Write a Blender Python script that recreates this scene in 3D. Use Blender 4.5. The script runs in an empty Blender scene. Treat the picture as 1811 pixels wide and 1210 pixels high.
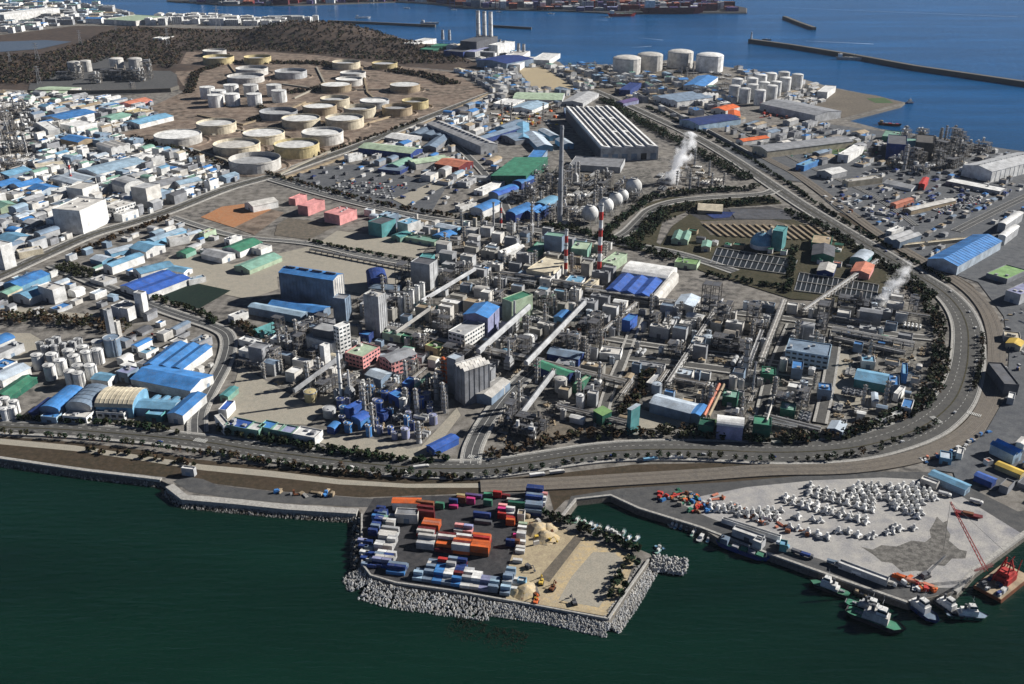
import bpy, math, random
import numpy as np
from mathutils import Vector
random.seed(7); rng = random.Random(11)
sc = bpy.context.scene
COL = sc.collection
# ------------------------------------------------------------------ camera
HAZE = 1.1e-5; H = 400.0; F = 1700.0; CX = 905.5; CY = 605.0
TH = math.atan(785.0/F); CT = math.cos(TH); ST = math.sin(TH)
cam = bpy.data.cameras.new('camera'); cam.sensor_width = 36; cam.lens = 36*F/1811
cam.clip_start = 5; cam.clip_end = 90000
co = bpy.data.objects.new('camera', cam); COL.objects.link(co)
co.location = (0, 0, H); co.rotation_euler = (math.pi/2-TH, 0, 0); sc.camera = co
# ------------------------------------------------------------------ light
EL = math.radians(29); AZ = math.radians(17)
W = bpy.data.worlds.new('World'); sc.world = W; W.use_nodes = True
nt = W.node_tree; bg = nt.nodes['Background']
sky = nt.nodes.new('ShaderNodeTexSky'); sky.sky_type = 'NISHITA'; sky.sun_disc = False
sky.sun_elevation = EL; sky.sun_rotation = math.pi/2-AZ; sky.air_density = .24; sky.dust_density = 0; sky.altitude = 300
nt.links.new(sky.outputs[0], bg.inputs[0]); bg.inputs[1].default_value = 0.06
sl = bpy.data.lights.new('sun', 'SUN'); sl.energy = 5.0; sl.angle = math.radians(0.5); sl.color = (1, 0.96, 0.90)
so = bpy.data.objects.new('sun', sl); COL.objects.link(so)
so.rotation_euler = Vector((math.cos(AZ)*math.cos(EL), math.sin(AZ)*math.cos(EL), math.sin(EL))).to_track_quat('Z', 'Y').to_euler()
sc.view_settings.view_transform = 'Standard'; sc.view_settings.look = 'None'
sc.view_settings.exposure = 0.68; sc.view_settings.gamma = 1
sc.cycles.max_bounces = 8; sc.cycles.diffuse_bounces = 1; sc.cycles.glossy_bounces = 2; sc.cycles.volume_bounces = 6; sc.cycles.volume_step_rate = 2
# ------------------------------------------------------------------ pixel <-> ground
ZO = {'a1': (0, 0), 'a2': (440, 0), 'a3': (880, 0), 'a4': (1331, 0), 'b1': (0, 260), 'b2': (440, 260), 'b3': (880, 260), 'b4': (1331, 260),
      'c1': (0, 540), 'c2': (440, 540), 'c3': (880, 540), 'c4': (1331, 540), 'd1': (240, 820), 'd3': (900, 850), 'd4': (1331, 840)}
def ph(z, p):
    if z is None: return p
    if z == 'd2': return (600+p[0]/4.766, 850+p[1]/4.766)
    o = ZO[z]; return (o[0]+p[0]/3.773, o[1]+p[1]/3.773)
def G(p, z=0.0):
    x = p[0]-CX; y = p[1]-CY
    t = (H-z)/(F*ST+y*CT)
    return (x*t, (F*CT-y*ST)*t)
def PR(x, y, z=0.0):
    dep = y*CT-(z-H)*ST; dn = -y*ST-(z-H)*CT
    return (CX+F*x/dep, CY+F*dn/dep)
def hpx(base, top_y):
    g = G(base); v = top_y-CY
    return H-g[1]*(F*ST+v*CT)/(F*CT-v*ST)
# ------------------------------------------------------------------ materials
MC = {}
def newmat(name):
    m = bpy.data.materials.new(name); m.use_nodes = True
    return m, m.node_tree, m.node_tree.nodes['Principled BSDF']
PAL = {
 'white': (.78, .78, .76), 'offwhite': (.62, .60, .56), 'cream': (.64, .57, .43), 'lgrey': (.46, .47, .48), 'grey': (.28, .29, .31), 'dgrey': (.11, .115, .13),
 'black': (.03, .03, .035), 'blue': (.06, .23, .55), 'bblue': (.04, .12, .44), 'navy': (.02, .05, .20), 'sky': (.17, .37, .54), 'pblue': (.36, .50, .62),
 'bgrey': (.20, .27, .36), 'mint': (.22, .40, .32), 'green': (.06, .24, .15), 'dgreen': (.02, .12, .08), 'lime': (.22, .38, .15), 'teal': (.09, .29, .30),
 'pink': (.72, .32, .31), 'salmon': (.60, .22, .14), 'red': (.50, .04, .035), 'maroon': (.16, .02, .025), 'orange': (.68, .14, .035), 'rust': (.20, .07, .03),
 'yellow': (.70, .48, .08), 'pyellow': (.60, .50, .27), 'tan': (.38, .30, .20), 'lilac': (.30, .32, .50), 'purple': (.12, .08, .22), 'steel': (.27, .245, .215),
 'dsteel': (.095, .09, .085), 'concrete': (.34, .33, .30), 'glass': (.03, .045, .06), 'pgreen': (.42, .53, .38), 'magenta': (.55, .04, .20), 'paleb': (.50, .58, .66), 'silver': (.55, .55, .55), 'brick': (.25, .10, .07)}
def M(key):
    if key in MC: return MC[key]
    c = PAL[key]; m, t, b = newmat('paint_'+key)
    N = t.nodes; L = t.links
    geo = N.new('ShaderNodeNewGeometry')
    n1 = N.new('ShaderNodeTexNoise'); n1.inputs['Scale'].default_value = .11; n1.inputs['Detail'].default_value = 6
    n2 = N.new('ShaderNodeTexNoise'); n2.inputs['Scale'].default_value = .9; n2.inputs['Detail'].default_value = 4; n2.inputs['Roughness'].default_value = .7
    L.new(geo.outputs['Position'], n1.inputs['Vector']); L.new(geo.outputs['Position'], n2.inputs['Vector'])
    oi = N.new('ShaderNodeObjectInfo')
    mr = N.new('ShaderNodeMapRange'); mr.inputs[1].default_value = .3; mr.inputs[2].default_value = .7; mr.inputs[3].default_value = .62; mr.inputs[4].default_value = 1.12
    L.new(n1.outputs[0], mr.inputs[0])
    m2 = N.new('ShaderNodeMapRange'); m2.inputs[1].default_value = .3; m2.inputs[2].default_value = .7; m2.inputs[3].default_value = .78; m2.inputs[4].default_value = 1.12
    L.new(n2.outputs[0], m2.inputs[0])
    m3 = N.new('ShaderNodeMapRange'); m3.inputs[3].default_value = .82; m3.inputs[4].default_value = 1.12
    L.new(oi.outputs['Random'], m3.inputs[0])
    a = N.new('ShaderNodeMath'); a.operation = 'MULTIPLY'; L.new(mr.outputs[0], a.inputs[0]); L.new(m2.outputs[0], a.inputs[1])
    a2 = N.new('ShaderNodeMath'); a2.operation = 'MULTIPLY'; L.new(a.outputs[0], a2.inputs[0]); L.new(m3.outputs[0], a2.inputs[1])
    vm = N.new('ShaderNodeVectorMath'); vm.operation = 'SCALE'; vm.inputs[0].default_value = c; L.new(a2.outputs[0], vm.inputs[3])
    n4 = N.new('ShaderNodeTexNoise'); n4.inputs['Scale'].default_value = .28; n4.inputs['Detail'].default_value = 8; n4.inputs['Roughness'].default_value = .75; n4.inputs['Distortion'].default_value = .6; L.new(geo.outputs['Position'], n4.inputs['Vector'])
    m4 = N.new('ShaderNodeMapRange'); m4.inputs[1].default_value = .52; m4.inputs[2].default_value = .75; m4.inputs[4].default_value = .55; L.new(n4.outputs[0], m4.inputs[0])
    dm = N.new('ShaderNodeMix'); dm.data_type = 'RGBA'; L.new(m4.outputs[0], dm.inputs[0]); L.new(vm.outputs[0], dm.inputs[6]); dm.inputs[7].default_value = (.20, .165, .13, 1)
    L.new(dm.outputs[2] if key not in ('glass', 'black', 'water') else vm.outputs[0], b.inputs['Base Color'])
    b.inputs['Roughness'].default_value = .75 if key != 'glass' else .2
    b.inputs['Specular IOR Level'].default_value = .25
    if key == 'silver': b.inputs['Metallic'].default_value = .3
    MC[key] = m; return m
def ground_mat(key, cols, scales=(.02, .25), bump=0, rough=.95, lo=.35, hi=.65):
    """cols: 3 colours blended by two noises, plus fine speckle"""
    m, t, b = newmat(key); N = t.nodes; L = t.links
    geo = N.new('ShaderNodeNewGeometry')
    def noise(s, d=6, r=.6):
        n = N.new('ShaderNodeTexNoise'); n.inputs['Scale'].default_value = s; n.inputs['Detail'].default_value = d; n.inputs['Roughness'].default_value = r
        L.new(geo.outputs['Position'], n.inputs['Vector'])
        mr = N.new('ShaderNodeMapRange'); mr.inputs[1].default_value = lo; mr.inputs[2].default_value = hi; L.new(n.outputs[0], mr.inputs[0]); return mr.outputs[0]
    mx = N.new('ShaderNodeMix'); mx.data_type = 'RGBA'; mx.inputs[6].default_value = (*cols[0], 1); mx.inputs[7].default_value = (*cols[1], 1); L.new(noise(scales[0]), mx.inputs[0])
    mx2 = N.new('ShaderNodeMix'); mx2.data_type = 'RGBA'; L.new(mx.outputs[2], mx2.inputs[6]); mx2.inputs[7].default_value = (*cols[2], 1); L.new(noise(scales[1]), mx2.inputs[0])
    sp = N.new('ShaderNodeMapRange'); sp.inputs[3].default_value = .8; sp.inputs[4].default_value = 1.2; L.new(noise(1.1, 3, .8), sp.inputs[0])
    vm = N.new('ShaderNodeVectorMath'); vm.operation = 'SCALE'; L.new(mx2.outputs[2], vm.inputs[0]); L.new(sp.outputs[0], vm.inputs[3])
    L.new(vm.outputs[0], b.inputs['Base Color']); b.inputs['Roughness'].default_value = rough; b.inputs['Specular IOR Level'].default_value = .15
    MC[key] = m; return m
ground_mat('land', [(.13, .12, .105), (.06, .058, .057), (.22, .205, .185)], (.012, .09), lo=.38, hi=.6)
ground_mat('asphalt', [(.085, .085, .085), (.11, .108, .105), (.065, .067, .07)], (.01, .15))
ground_mat('road', [(.088, .086, .081), (.11, .107, .10), (.07, .07, .069)], (.008, .2))
ground_mat('yard_asphalt', [(.10, .105, .112), (.14, .145, .15), (.075, .08, .09)], (.015, .12))
ground_mat('dark_yard', [(.05, .05, .055), (.075, .072, .072), (.035, .036, .04)], (.02, .2))
ground_mat('sand', [(.36, .29, .185), (.30, .245, .17), (.40, .335, .22)], (.015, .2))
ground_mat('pale_sand', [(.30, .28, .235), (.265, .25, .21), (.33, .30, .245)], (.01, .15))
ground_mat('yellow_sand', [(.50, .38, .20), (.42, .33, .20), (.36, .31, .23)], (.03, .3))
ground_mat('paleconc', [(.22, .22, .235), (.30, .295, .29), (.38, .365, .34)], (.012, .09))
ground_mat('wetconc', [(.11, .105, .097), (.075, .072, .068), (.17, .163, .15)], (.05, .25), lo=.42, hi=.58)
ground_mat('brown_earth', [(.16, .118, .092), (.07, .058, .048), (.24, .19, .15)], (.012, .06), lo=.4, hi=.6)
ground_mat('orange_earth', [(.42, .17, .07), (.30, .14, .07), (.36, .2, .11)], (.03, .2))
ground_mat('dry_grass', [(.048, .036, .024), (.032, .03, .019), (.07, .052, .036)], (.02, .25))
ground_mat('olive_grass', [(.055, .05, .028), (.085, .07, .045), (.035, .036, .02)], (.02, .25))
ground_mat('green_grass', [(.06, .13, .05), (.09, .12, .06), (.05, .09, .04)], (.03, .3))
ground_mat('hill_ground', [(.06, .047, .04), (.038, .032, .03), (.085, .062, .048)], (.006, .05))
ground_mat('court', [(.012, .028, .02), (.018, .03, .022), (.01, .02, .018)], (.03, .3))
ground_mat('rail_ballast', [(.145, .125, .105), (.115, .105, .095), (.17, .15, .125)], (.02, .4))
ground_mat('stone', [(.30, .29, .27), (.22, .21, .20), (.42, .41, .38)], (.05, .6))
ground_mat('darkstone', [(.10, .09, .08), (.07, .065, .06), (.15, .14, .12)], (.05, .6))
ground_mat('leaf_olive', [(.03, .036, .015), (.048, .043, .02), (.02, .026, .012)], (.05, .5))
ground_mat('leaf_green', [(.02, .045, .022), (.03, .05, .02), (.015, .03, .016)], (.05, .5))
ground_mat('leaf_brown', [(.10, .055, .03), (.07, .045, .026), (.045, .035, .02)], (.05, .5))
ground_mat('twig', [(.055, .042, .034), (.075, .055, .042), (.04, .032, .027)], (.02, .3))
ground_mat('line_white', [(.5, .5, .48), (.42, .42, .4), (.55, .55, .52)], (.1, .8))
ground_mat('pond', [(.022, .026, .03), (.03, .034, .038), (.018, .022, .024)], (.03, .3), rough=.4)
ground_mat('mud_lot', [(.14, .12, .095), (.19, .16, .125), (.10, .09, .075)], (.02, .2))
ground_mat('blue_yard', [(.07, .10, .15), (.09, .115, .16), (.06, .085, .12)], (.01, .1))
ground_mat('plant_floor', [(.11, .105, .095), (.055, .053, .05), (.20, .19, .17)], (.03, .15), lo=.42, hi=.6)
ground_mat('reef', [(.018, .022, .014), (.03, .03, .02), (.012, .016, .012)], (.05, .6))
def water_mat():
    m, t, b = newmat('sea_water'); N = t.nodes; L = t.links
    geo = N.new('ShaderNodeNewGeometry'); sx = N.new('ShaderNodeSeparateXYZ'); L.new(geo.outputs['Position'], sx.inputs[0])
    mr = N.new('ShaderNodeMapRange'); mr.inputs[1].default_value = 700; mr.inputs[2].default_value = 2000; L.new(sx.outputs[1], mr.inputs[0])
    mx = N.new('ShaderNodeMix'); mx.data_type = 'RGBA'; mx.inputs[6].default_value = (.003, .018, .0115, 1); mx.inputs[7].default_value = (.004, .068, .185, 1)  # far blue: own sea tone plus sky reflection painted into the base colour
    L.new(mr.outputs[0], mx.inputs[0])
    n = N.new('ShaderNodeTexNoise'); n.inputs['Scale'].default_value = .004; n.inputs['Detail'].default_value = 5
    mp = N.new('ShaderNodeMapping'); mp.inputs['Scale'].default_value = (.5, 2.2, 1); L.new(geo.outputs['Position'], mp.inputs[0]); L.new(mp.outputs[0], n.inputs['Vector'])
    m2 = N.new('ShaderNodeMapRange'); m2.inputs[1].default_value = .3; m2.inputs[2].default_value = .7; m2.inputs[3].default_value = .68; m2.inputs[4].default_value = 1.35; L.new(n.outputs[0], m2.inputs[0])
    vm = N.new('ShaderNodeVectorMath'); vm.operation = 'SCALE'; L.new(mx.outputs[2], vm.inputs[0]); L.new(m2.outputs[0], vm.inputs[3]); L.new(vm.outputs[0], b.inputs['Base Color'])
    b.inputs['Roughness'].default_value = .22; b.inputs['IOR'].default_value = 1.33; b.inputs['Specular IOR Level'].default_value = .4
    w = N.new('ShaderNodeTexNoise'); w.inputs['Scale'].default_value = .12; w.inputs['Detail'].default_value = 4; L.new(mp.outputs[0], w.inputs['Vector'])
    bp = N.new('ShaderNodeBump'); bp.inputs['Strength'].default_value = .8; bp.inputs['Distance'].default_value = 1.2; L.new(w.outputs[0], bp.inputs['Height']); L.new(bp.outputs[0], b.inputs['Normal'])
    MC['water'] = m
water_mat()
# ------------------------------------------------------------------ mesh builder
class MB:
    def __init__(s): s.v = []; s.f = []; s.m = []
    def add(s, vs, fs, mi=0):
        o = len(s.v); s.v += vs; s.f += [tuple(i+o for i in f) for f in fs]; s.m += [mi]*len(fs)
    def box(s, x0, x1, y0, y1, z0, z1, mi=0, bot=False):
        vs = [(x0, y0, z0), (x1, y0, z0), (x1, y1, z0), (x0, y1, z0), (x0, y0, z1), (x1, y0, z1), (x1, y1, z1), (x0, y1, z1)]
        fs = [(4, 5, 6, 7), (0, 1, 5, 4), (1, 2, 6, 5), (2, 3, 7, 6), (3, 0, 4, 7)]
        if bot: fs.append((3, 2, 1, 0))
        s.add(vs, fs, mi)
    def cyl(s, x, y, z0, z1, r, n=12, mi=0, r2=None, cap=True, x2=None, y2=None):
        r2 = r if r2 is None else r2; x2 = x if x2 is None else x2; y2 = y if y2 is None else y2
        vs = [(x+r*math.cos(2*math.pi*i/n), y+r*math.sin(2*math.pi*i/n), z0) for i in range(n)]
        vs += [(x2+r2*math.cos(2*math.pi*i/n), y2+r2*math.sin(2*math.pi*i/n), z1) for i in range(n)]
        fs = [(i, (i+1) % n, n+(i+1) % n, n+i) for i in range(n)]
        if cap: fs.append(tuple(range(n, 2*n)))
        s.add(vs, fs, mi)
    def lathe(s, x, y, prof, n=16, mi=0):
        vs = []; k = len(prof)
        for r, z in prof: vs += [(x+r*math.cos(2*math.pi*i/n), y+r*math.sin(2*math.pi*i/n), z) for i in range(n)]
        fs = [(j*n+i, j*n+(i+1) % n, (j+1)*n+(i+1) % n, (j+1)*n+i) for j in range(k-1) for i in range(n)]
        s.add(vs, fs, mi)
    def bar(s, a, b, r, n=4, mi=0):
        a = Vector(a); b = Vector(b); d = (b-a)
        if d.length < 1e-6: return
        d.normalize(); u = d.cross(Vector((0, 0, 1)) if abs(d.z) < .9 else Vector((1, 0, 0))).normalized(); w = d.cross(u)
        vs = []
        for p in (a, b):
            for i in range(n):
                q = 2*math.pi*(i+.5)/n; vs.append(tuple(p+u*(r*math.cos(q))+w*(r*math.sin(q))))
        fs = [(i, n+i, n+(i+1) % n, (i+1) % n) for i in range(n)]+[tuple(range(n)), tuple(range(2*n-1, n-1, -1))]
        s.add(vs, fs, mi)
    def ext(s, prof, y0, y1, mi=0):
        n = len(prof)
        vs = [(p[0], y0, p[1]) for p in prof]+[(p[0], y1, p[1]) for p in prof]
        fs = [(i, (i+1) % n, n+(i+1) % n, n+i) for i in range(n)]+[tuple(range(n-1, -1, -1)), tuple(range(n, 2*n))]
        s.add(vs, fs, mi)
    def mesh(s, name, mats):
        me = bpy.data.meshes.new(name); me.from_pydata(s.v, [], s.f)
        for k in mats: me.materials.append(MC[k] if k in MC else M(k))
        if len(mats) > 1: me.polygons.foreach_set('material_index', s.m)
        me.update(); return me
def mobj(name, me, parent=None, loc=None, rz=None, scale=None):
    o = bpy.data.objects.new(name, me); COL.objects.link(o)
    if parent: o.parent = parent
    if loc: o.location = loc
    if rz is not None: o.rotation_euler = (0, 0, rz)
    if scale: o.scale = scale
    return o
def build(mb, name, mats, parent=None, **k): return mobj(name, mb.mesh(name, mats if isinstance(mats, (list, tuple)) else [mats]), parent, **k)
REG = []
def thing(name, cat, label, loc, rz=0, group=None, full=False, mesh=None):
    o = bpy.data.objects.new(name, mesh); COL.objects.link(o); o.location = loc; o.rotation_euler = (0, 0, rz)
    o['category'] = cat
    if group: o['group'] = group
    REG.append((o, label, full)); return o
def struct(o): o['kind'] = 'structure'; return o
# ------------------------------------------------------------------ occupancy raster (2.5 m cells)
CS = 2.5; OX = -3200; OY = 350; NX = int(6000/CS); NY = int(7200/CS)
OCC = np.zeros((NX, NY), bool)
def mark_rect(cx, cy, w, d, rz, pad=1.5):
    r = math.hypot(w, d)/2+pad+CS
    i0 = max(0, int((cx-r-OX)/CS)); i1 = min(NX, int((cx+r-OX)/CS)+1); j0 = max(0, int((cy-r-OY)/CS)); j1 = min(NY, int((cy+r-OY)/CS)+1)
    if i1 <= i0 or j1 <= j0: return None
    X, Y = np.meshgrid(OX+(np.arange(i0, i1)+.5)*CS-cx, OY+(np.arange(j0, j1)+.5)*CS-cy, indexing='ij')
    c, s = math.cos(rz), math.sin(rz)
    return (slice(i0, i1), slice(j0, j1)), (abs(X*c+Y*s) < w/2+pad) & (abs(-X*s+Y*c) < d/2+pad)
def occupy(*a, **k):
    r = mark_rect(*a, **k)
    if r: OCC[r[0]] |= r[1]
def free(*a, **k):
    r = mark_rect(*a, **k)
    return bool(r) and not (OCC[r[0]] & r[1]).any()
def inpoly(p, poly):
    x, y = p; c = False; n = len(poly)
    for i in range(n):
        x1, y1 = poly[i]; x2, y2 = poly[i-1]
        if (y1 > y) != (y2 > y) and x < (x2-x1)*(y-y1)/(y2-y1)+x1: c = not c
    return c
def smooth(pts, k=6):
    out = []
    P = [pts[0]]+list(pts)+[pts[-1]]
    for i in range(1, len(P)-2):
        p0, p1, p2, p3 = [np.array(q, float) for q in P[i-1:i+3]]
        for j in range(k):
            t = j/k
            out.append(tuple(.5*((2*p1)+(-p0+p2)*t+(2*p0-5*p1+4*p2-p3)*t*t+(-p0+3*p1-3*p2+p3)*t**3)))
    out.append(tuple(pts[-1])); return out
def ribbon_pts(pts, off0, off1):
    n = len(pts); L = []; R = []
    for i in range(n):
        a = pts[max(0, i-1)]; b = pts[min(n-1, i+1)]
        dx, dy = b[0]-a[0], b[1]-a[1]; l = math.hypot(dx, dy) or 1; nx, ny = -dy/l, dx/l
        w0 = off0[i] if hasattr(off0, '__len__') else off0; w1 = off1[i] if hasattr(off1, '__len__') else off1
        L.append((pts[i][0]+nx*w1, pts[i][1]+ny*w1)); R.append((pts[i][0]+nx*w0, pts[i][1]+ny*w0))
    return L, R
def ribbon(name, pts, off0, off1, mat, z, dash=None, parent=None, h=0):
    L, R = ribbon_pts(pts, off0, off1); mb = MB(); acc = 0
    for i in range(len(pts)-1):
        seg = math.dist(pts[i], pts[i+1])
        if dash:
            n = max(1, int(seg/dash[0])); u = dash[1]/dash[0]
            for k in range(n):
                t0 = k/n; t1 = (k+u)/n
                q = lambda A, B, t: (A[0]+(B[0]-A[0])*t, A[1]+(B[1]-A[1])*t, z)
                mb.add([q(R[i], R[i+1], t0), q(R[i], R[i+1], t1), q(L[i], L[i+1], t1), q(L[i], L[i+1], t0)], [(0, 1, 2, 3)])
        else:
            mb.add([(*R[i], z), (*R[i+1], z), (*L[i+1], z), (*L[i], z)], [(0, 1, 2, 3)])
            if h:
                mb.add([(*R[i], z-h), (*R[i+1], z-h), (*R[i+1], z), (*R[i], z)], [(0, 1, 2, 3)])
                mb.add([(*L[i], z-h), (*L[i+1], z-h), (*L[i+1], z), (*L[i], z)], [(3, 2, 1, 0)])
    return build(mb, name, mat, parent)
def occ_line(pts, w):
    for a, b in zip(pts[:-1], pts[1:]):
        l = math.dist(a, b); occupy((a[0]+b[0])/2, (a[1]+b[1])/2, l+2, w, math.atan2(b[1]-a[1], b[0]-a[0]), pad=.5)
def occ_poly(pts):
    xs = [p[0] for p in pts]; ys = [p[1] for p in pts]
    i0 = max(0, int((min(xs)-OX)/CS)); i1 = min(NX, int((max(xs)-OX)/CS)+1); j0 = max(0, int((min(ys)-OY)/CS)); j1 = min(NY, int((max(ys)-OY)/CS)+1)
    if i1 <= i0 or j1 <= j0: return
    X, Y = np.meshgrid(OX+(np.arange(i0, i1)+.5)*CS, OY+(np.arange(j0, j1)+.5)*CS, indexing='ij'); c = np.zeros(X.shape, bool); n = len(pts)
    for k in range(n):
        x1, y1 = pts[k]; x2, y2 = pts[k-1]
        if y1 == y2: continue
        c ^= ((y1 > Y) != (y2 > Y)) & (X < (x2-x1)*(Y-y1)/(y2-y1)+x1)
    OCC[i0:i1, j0:j1] |= c
ZL = [0.0]
def patch(name, z, pts, mat, occ=True, lift=None):
    ZL[0] += .02
    zz = lift if lift is not None else .05+ZL[0]
    P = [G(ph(z, p)) for p in pts]
    a = sum(P[i-1][0]*P[i][1]-P[i][0]*P[i-1][1] for i in range(len(P)))
    if a < 0: P = P[::-1]
    mb = MB(); mb.add([(x, y, zz) for x, y in P], [tuple(range(len(P)))])
    o = struct(build(mb, name, mat))
    if occ: occ_poly(P)
    return P
def slab(name, P, z0, z1, mat, side=None, batter=0):
    a = sum(P[i-1][0]*P[i][1]-P[i][0]*P[i-1][1] for i in range(len(P)))
    if a < 0: P = P[::-1]
    n = len(P); mb = MB(); mb.add([(x, y, z1) for x, y in P], [tuple(range(n))])
    vs = []
    for i in range(n):
        p, q, r = P[i-1], P[i], P[(i+1) % n]
        e = (r[0]-p[0], r[1]-p[1]); l = math.hypot(*e) or 1
        vs.append((q[0]+e[1]/l*batter, q[1]-e[0]/l*batter, z0))
    mb.add(vs+[(x, y, z1) for x, y in P], [(i, (i+1) % n, n+(i+1) % n, n+i) for i in range(n)], 1)
    return build(mb, name, [mat, side or mat])
# ================================================================== SETTING
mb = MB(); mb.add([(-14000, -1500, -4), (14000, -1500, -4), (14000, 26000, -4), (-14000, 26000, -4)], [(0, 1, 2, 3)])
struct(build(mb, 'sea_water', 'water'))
# main land, drawn along its shore
coast = [(-260, 800), (-80, 806), (0, 813), (150, 836), (285, 850), (300, 857), (327, 876), (420, 884), (505, 893), (632, 900), (642, 912), (637, 960), (638, 1003), (655, 1025), (700, 1037), (800, 1050), (920, 1072), (1078, 1101),
 (1150, 992), (1150, 980), (1070, 946), (1000, 921), (994, 914), (1018, 884), (1080, 877), (1130, 900), (1240, 934), (1270, 952), (1340, 973), (1500, 1030), (1575, 1056), (1605, 1066), (1689, 1047), (1722, 1010), (1811, 944), (1900, 890), (2150, 700), (2300, 480), (2150, 330),
 (1960, 285), (1811, 268), (1756, 260), (1662, 243), (1556, 228), (1495, 212), (1592, 187), (1600, 181), (1551, 170), (1469, 154), (1421, 140), (1360, 129), (1282, 118), (1240, 108), (1180, 106), (1100, 118), (1040, 112), (1000, 118), (990, 110), (975, 106), (930, 100),
 (900, 92), (860, 88), (800, 82), (770, 76), (740, 74), (700, 66), (640, 52), (585, 42), (560, 36), (480, 35), (400, 33), (330, 32), (243, 30), (236, 22), (183, 10), (180, 8), (120, 5), (60, 3), (0, 1), (-80, 2), (-400, 4), (-500, 300)]
landP = [G(p) for p in coast]
struct(slab('land_ground', landP, -7, 0, 'land', 'darkstone', 4))
far = [G(p) for p in [(296, 1.5), (400, 9), (520, 9), (700, 3), (760, 6), (830, 14), (900, 17), (1000, 19), (1080, 23), (1180, 22), (1320, 22), (1320, 14), (1290, 8), (1180, -4), (900, -12), (300, -12)]]
struct(slab('far_shore_ground', far, -7, 0, 'dark_yard', 'darkstone', 6))
OCC[:] = True
def clr(P):
    xs = [p[0] for p in P]; ys = [p[1] for p in P]
    global OCC
    sv = OCC.copy(); OCC[:] = False; occ_poly(P); m = OCC.copy(); OCC[:] = sv; OCC[m] = False
clr(landP); clr(far)
# ---- ground patches (photo pixels; thin sheets stacked a few cm apart)
patch('hill_slope', None, [(-300, 60), (0, 62), (60, 55), (130, 46), (240, 46), (330, 50), (440, 52), (560, 40), (640, 55), (720, 72), (800, 92), (840, 110), (860, 130), (720, 118), (560, 98), (470, 92), (330, 92), (310, 130), (330, 160), (60, 160), (-300, 150)], 'hill_ground', occ=True)
patch('tank_farm_ground', None, [(330, 92), (470, 92), (560, 98), (720, 118), (800, 128), (868, 165), (760, 208), (640, 262), (560, 290), (500, 312), (440, 300), (330, 265), (200, 240), (290, 215), (265, 190), (330, 160), (310, 130)], 'brown_earth')
patch('verge', None, [(-260, 765), (0, 772), (132, 782), (260, 797), (340, 812), (480, 826), (640, 842), (850, 850), (1000, 836), (1120, 822), (1300, 818), (1500, 815), (1620, 790), (1700, 745), (1740, 690), (1752, 640), (1752, 580), (1730, 540), (1700, 505), (1600, 455), (1480, 378), (1500, 372), (1600, 432), (1720, 505), (1765, 560), (1775, 640), (1765, 705), (1730, 760), (1640, 810), (1540, 838), (1300, 852), (1100, 868), (1000, 885), (980, 905), (970, 868), (640, 880), (480, 868), (350, 852), (300, 845), (150, 828), (0, 808), (-260, 796)], 'dry_grass')
patch('shore_terrace', 'd1', [(330, 85), (450, 105), (560, 150), (900, 185), (1500, 230), (1620, 240), (1620, 290), (1480, 290), (1000, 265), (560, 222), (360, 190), (250, 120)], 'asphalt')
patch('tan_path', None, [(-260, 770), (0, 776), (132, 788), (238, 804), (358, 822), (480, 833), (600, 848), (720, 856), (860, 855), (1000, 848), (1000, 855), (860, 863), (720, 863), (600, 857), (480, 844), (358, 832), (238, 813), (132, 798), (0, 786), (-260, 779)], 'tan_path_m' if False else 'pale_sand')
patch('quay_apron', None, [(994, 914), (1018, 884), (1080, 876), (1130, 899), (1240, 932), (1340, 971), (1500, 1028), (1604, 1064), (1689, 1046), (1722, 1009), (1811, 943), (1900, 888), (1800, 905), (1750, 880), (1690, 850), (1640, 835), (1500, 835), (1300, 852), (1100, 864), (1010, 878)], 'asphalt')
patch('concrete_quay', None, [(1205, 892), (1240, 878), (1320, 862), (1440, 850), (1560, 845), (1655, 850), (1700, 878), (1808, 945), (1722, 1008), (1690, 1040), (1610, 1040), (1480, 1000), (1380, 965), (1240, 910)], 'paleconc')
patch('wet_quay', 'd4', [(720, 480), (800, 500), (860, 470), (960, 480), (1060, 440), (1150, 450), (1190, 420), (1180, 370), (1205, 330), (1230, 280), (1270, 320), (1300, 305), (1295, 360), (1320, 400), (1310, 440), (1380, 500), (1430, 510), (1420, 560), (1330, 560), (1280, 610), (1200, 600), (1150, 650), (1090, 640), (1000, 650), (930, 590), (860, 580), (800, 530)], 'wetconc', occ=False)
patch('container_yard', 'd2', [(290, 150), (1700, 100), (1640, 200), (1560, 320), (1500, 600), (1490, 1005), (440, 875), (250, 800), (190, 640), (200, 300)], 'dark_yard')
patch('sand_yard', 'd3', [(110, 240), (240, 275), (850, 510), (700, 900), (640, 905), (-20, 790), (0, 560)], 'sand')
patch('yellow_sand_lot', 'd3', [(500, 395), (845, 515), (640, 882), (215, 805)], 'yellow_sand')
patch('grey_sand_pad', 'd3', [(560, 480), (700, 480), (790, 560), (600, 850), (330, 800), (420, 640)], 'pale_sand')
patch('haul_track', 'd3', [(440, 370), (500, 380), (270, 680), (200, 650)], 'mud_lot', occ=False)
patch('plant_yard', None, [(424, 648), (460, 668), (540, 713), (600, 690), (628, 676), (545, 752), (400, 748), (394, 735), (412, 690)], 'pale_sand')
patch('plant_margin', None, [(560, 762), (690, 782), (720, 795), (745, 790), (808, 722), (815, 735), (770, 795), (740, 812), (640, 803), (560, 782)], 'pale_sand')
patch('wide_sand_yard', None, [(300, 452), (330, 453), (410, 468), (545, 437), (600, 447), (735, 470), (727, 500), (640, 520), (590, 510), (490, 490), (492, 512), (440, 530), (340, 510), (270, 480)], 'pale_sand')
patch('small_sand_yard', 'b2', [(590, 560), (1225, 640), (1120, 745), (470, 640)], 'pale_sand')
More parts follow.
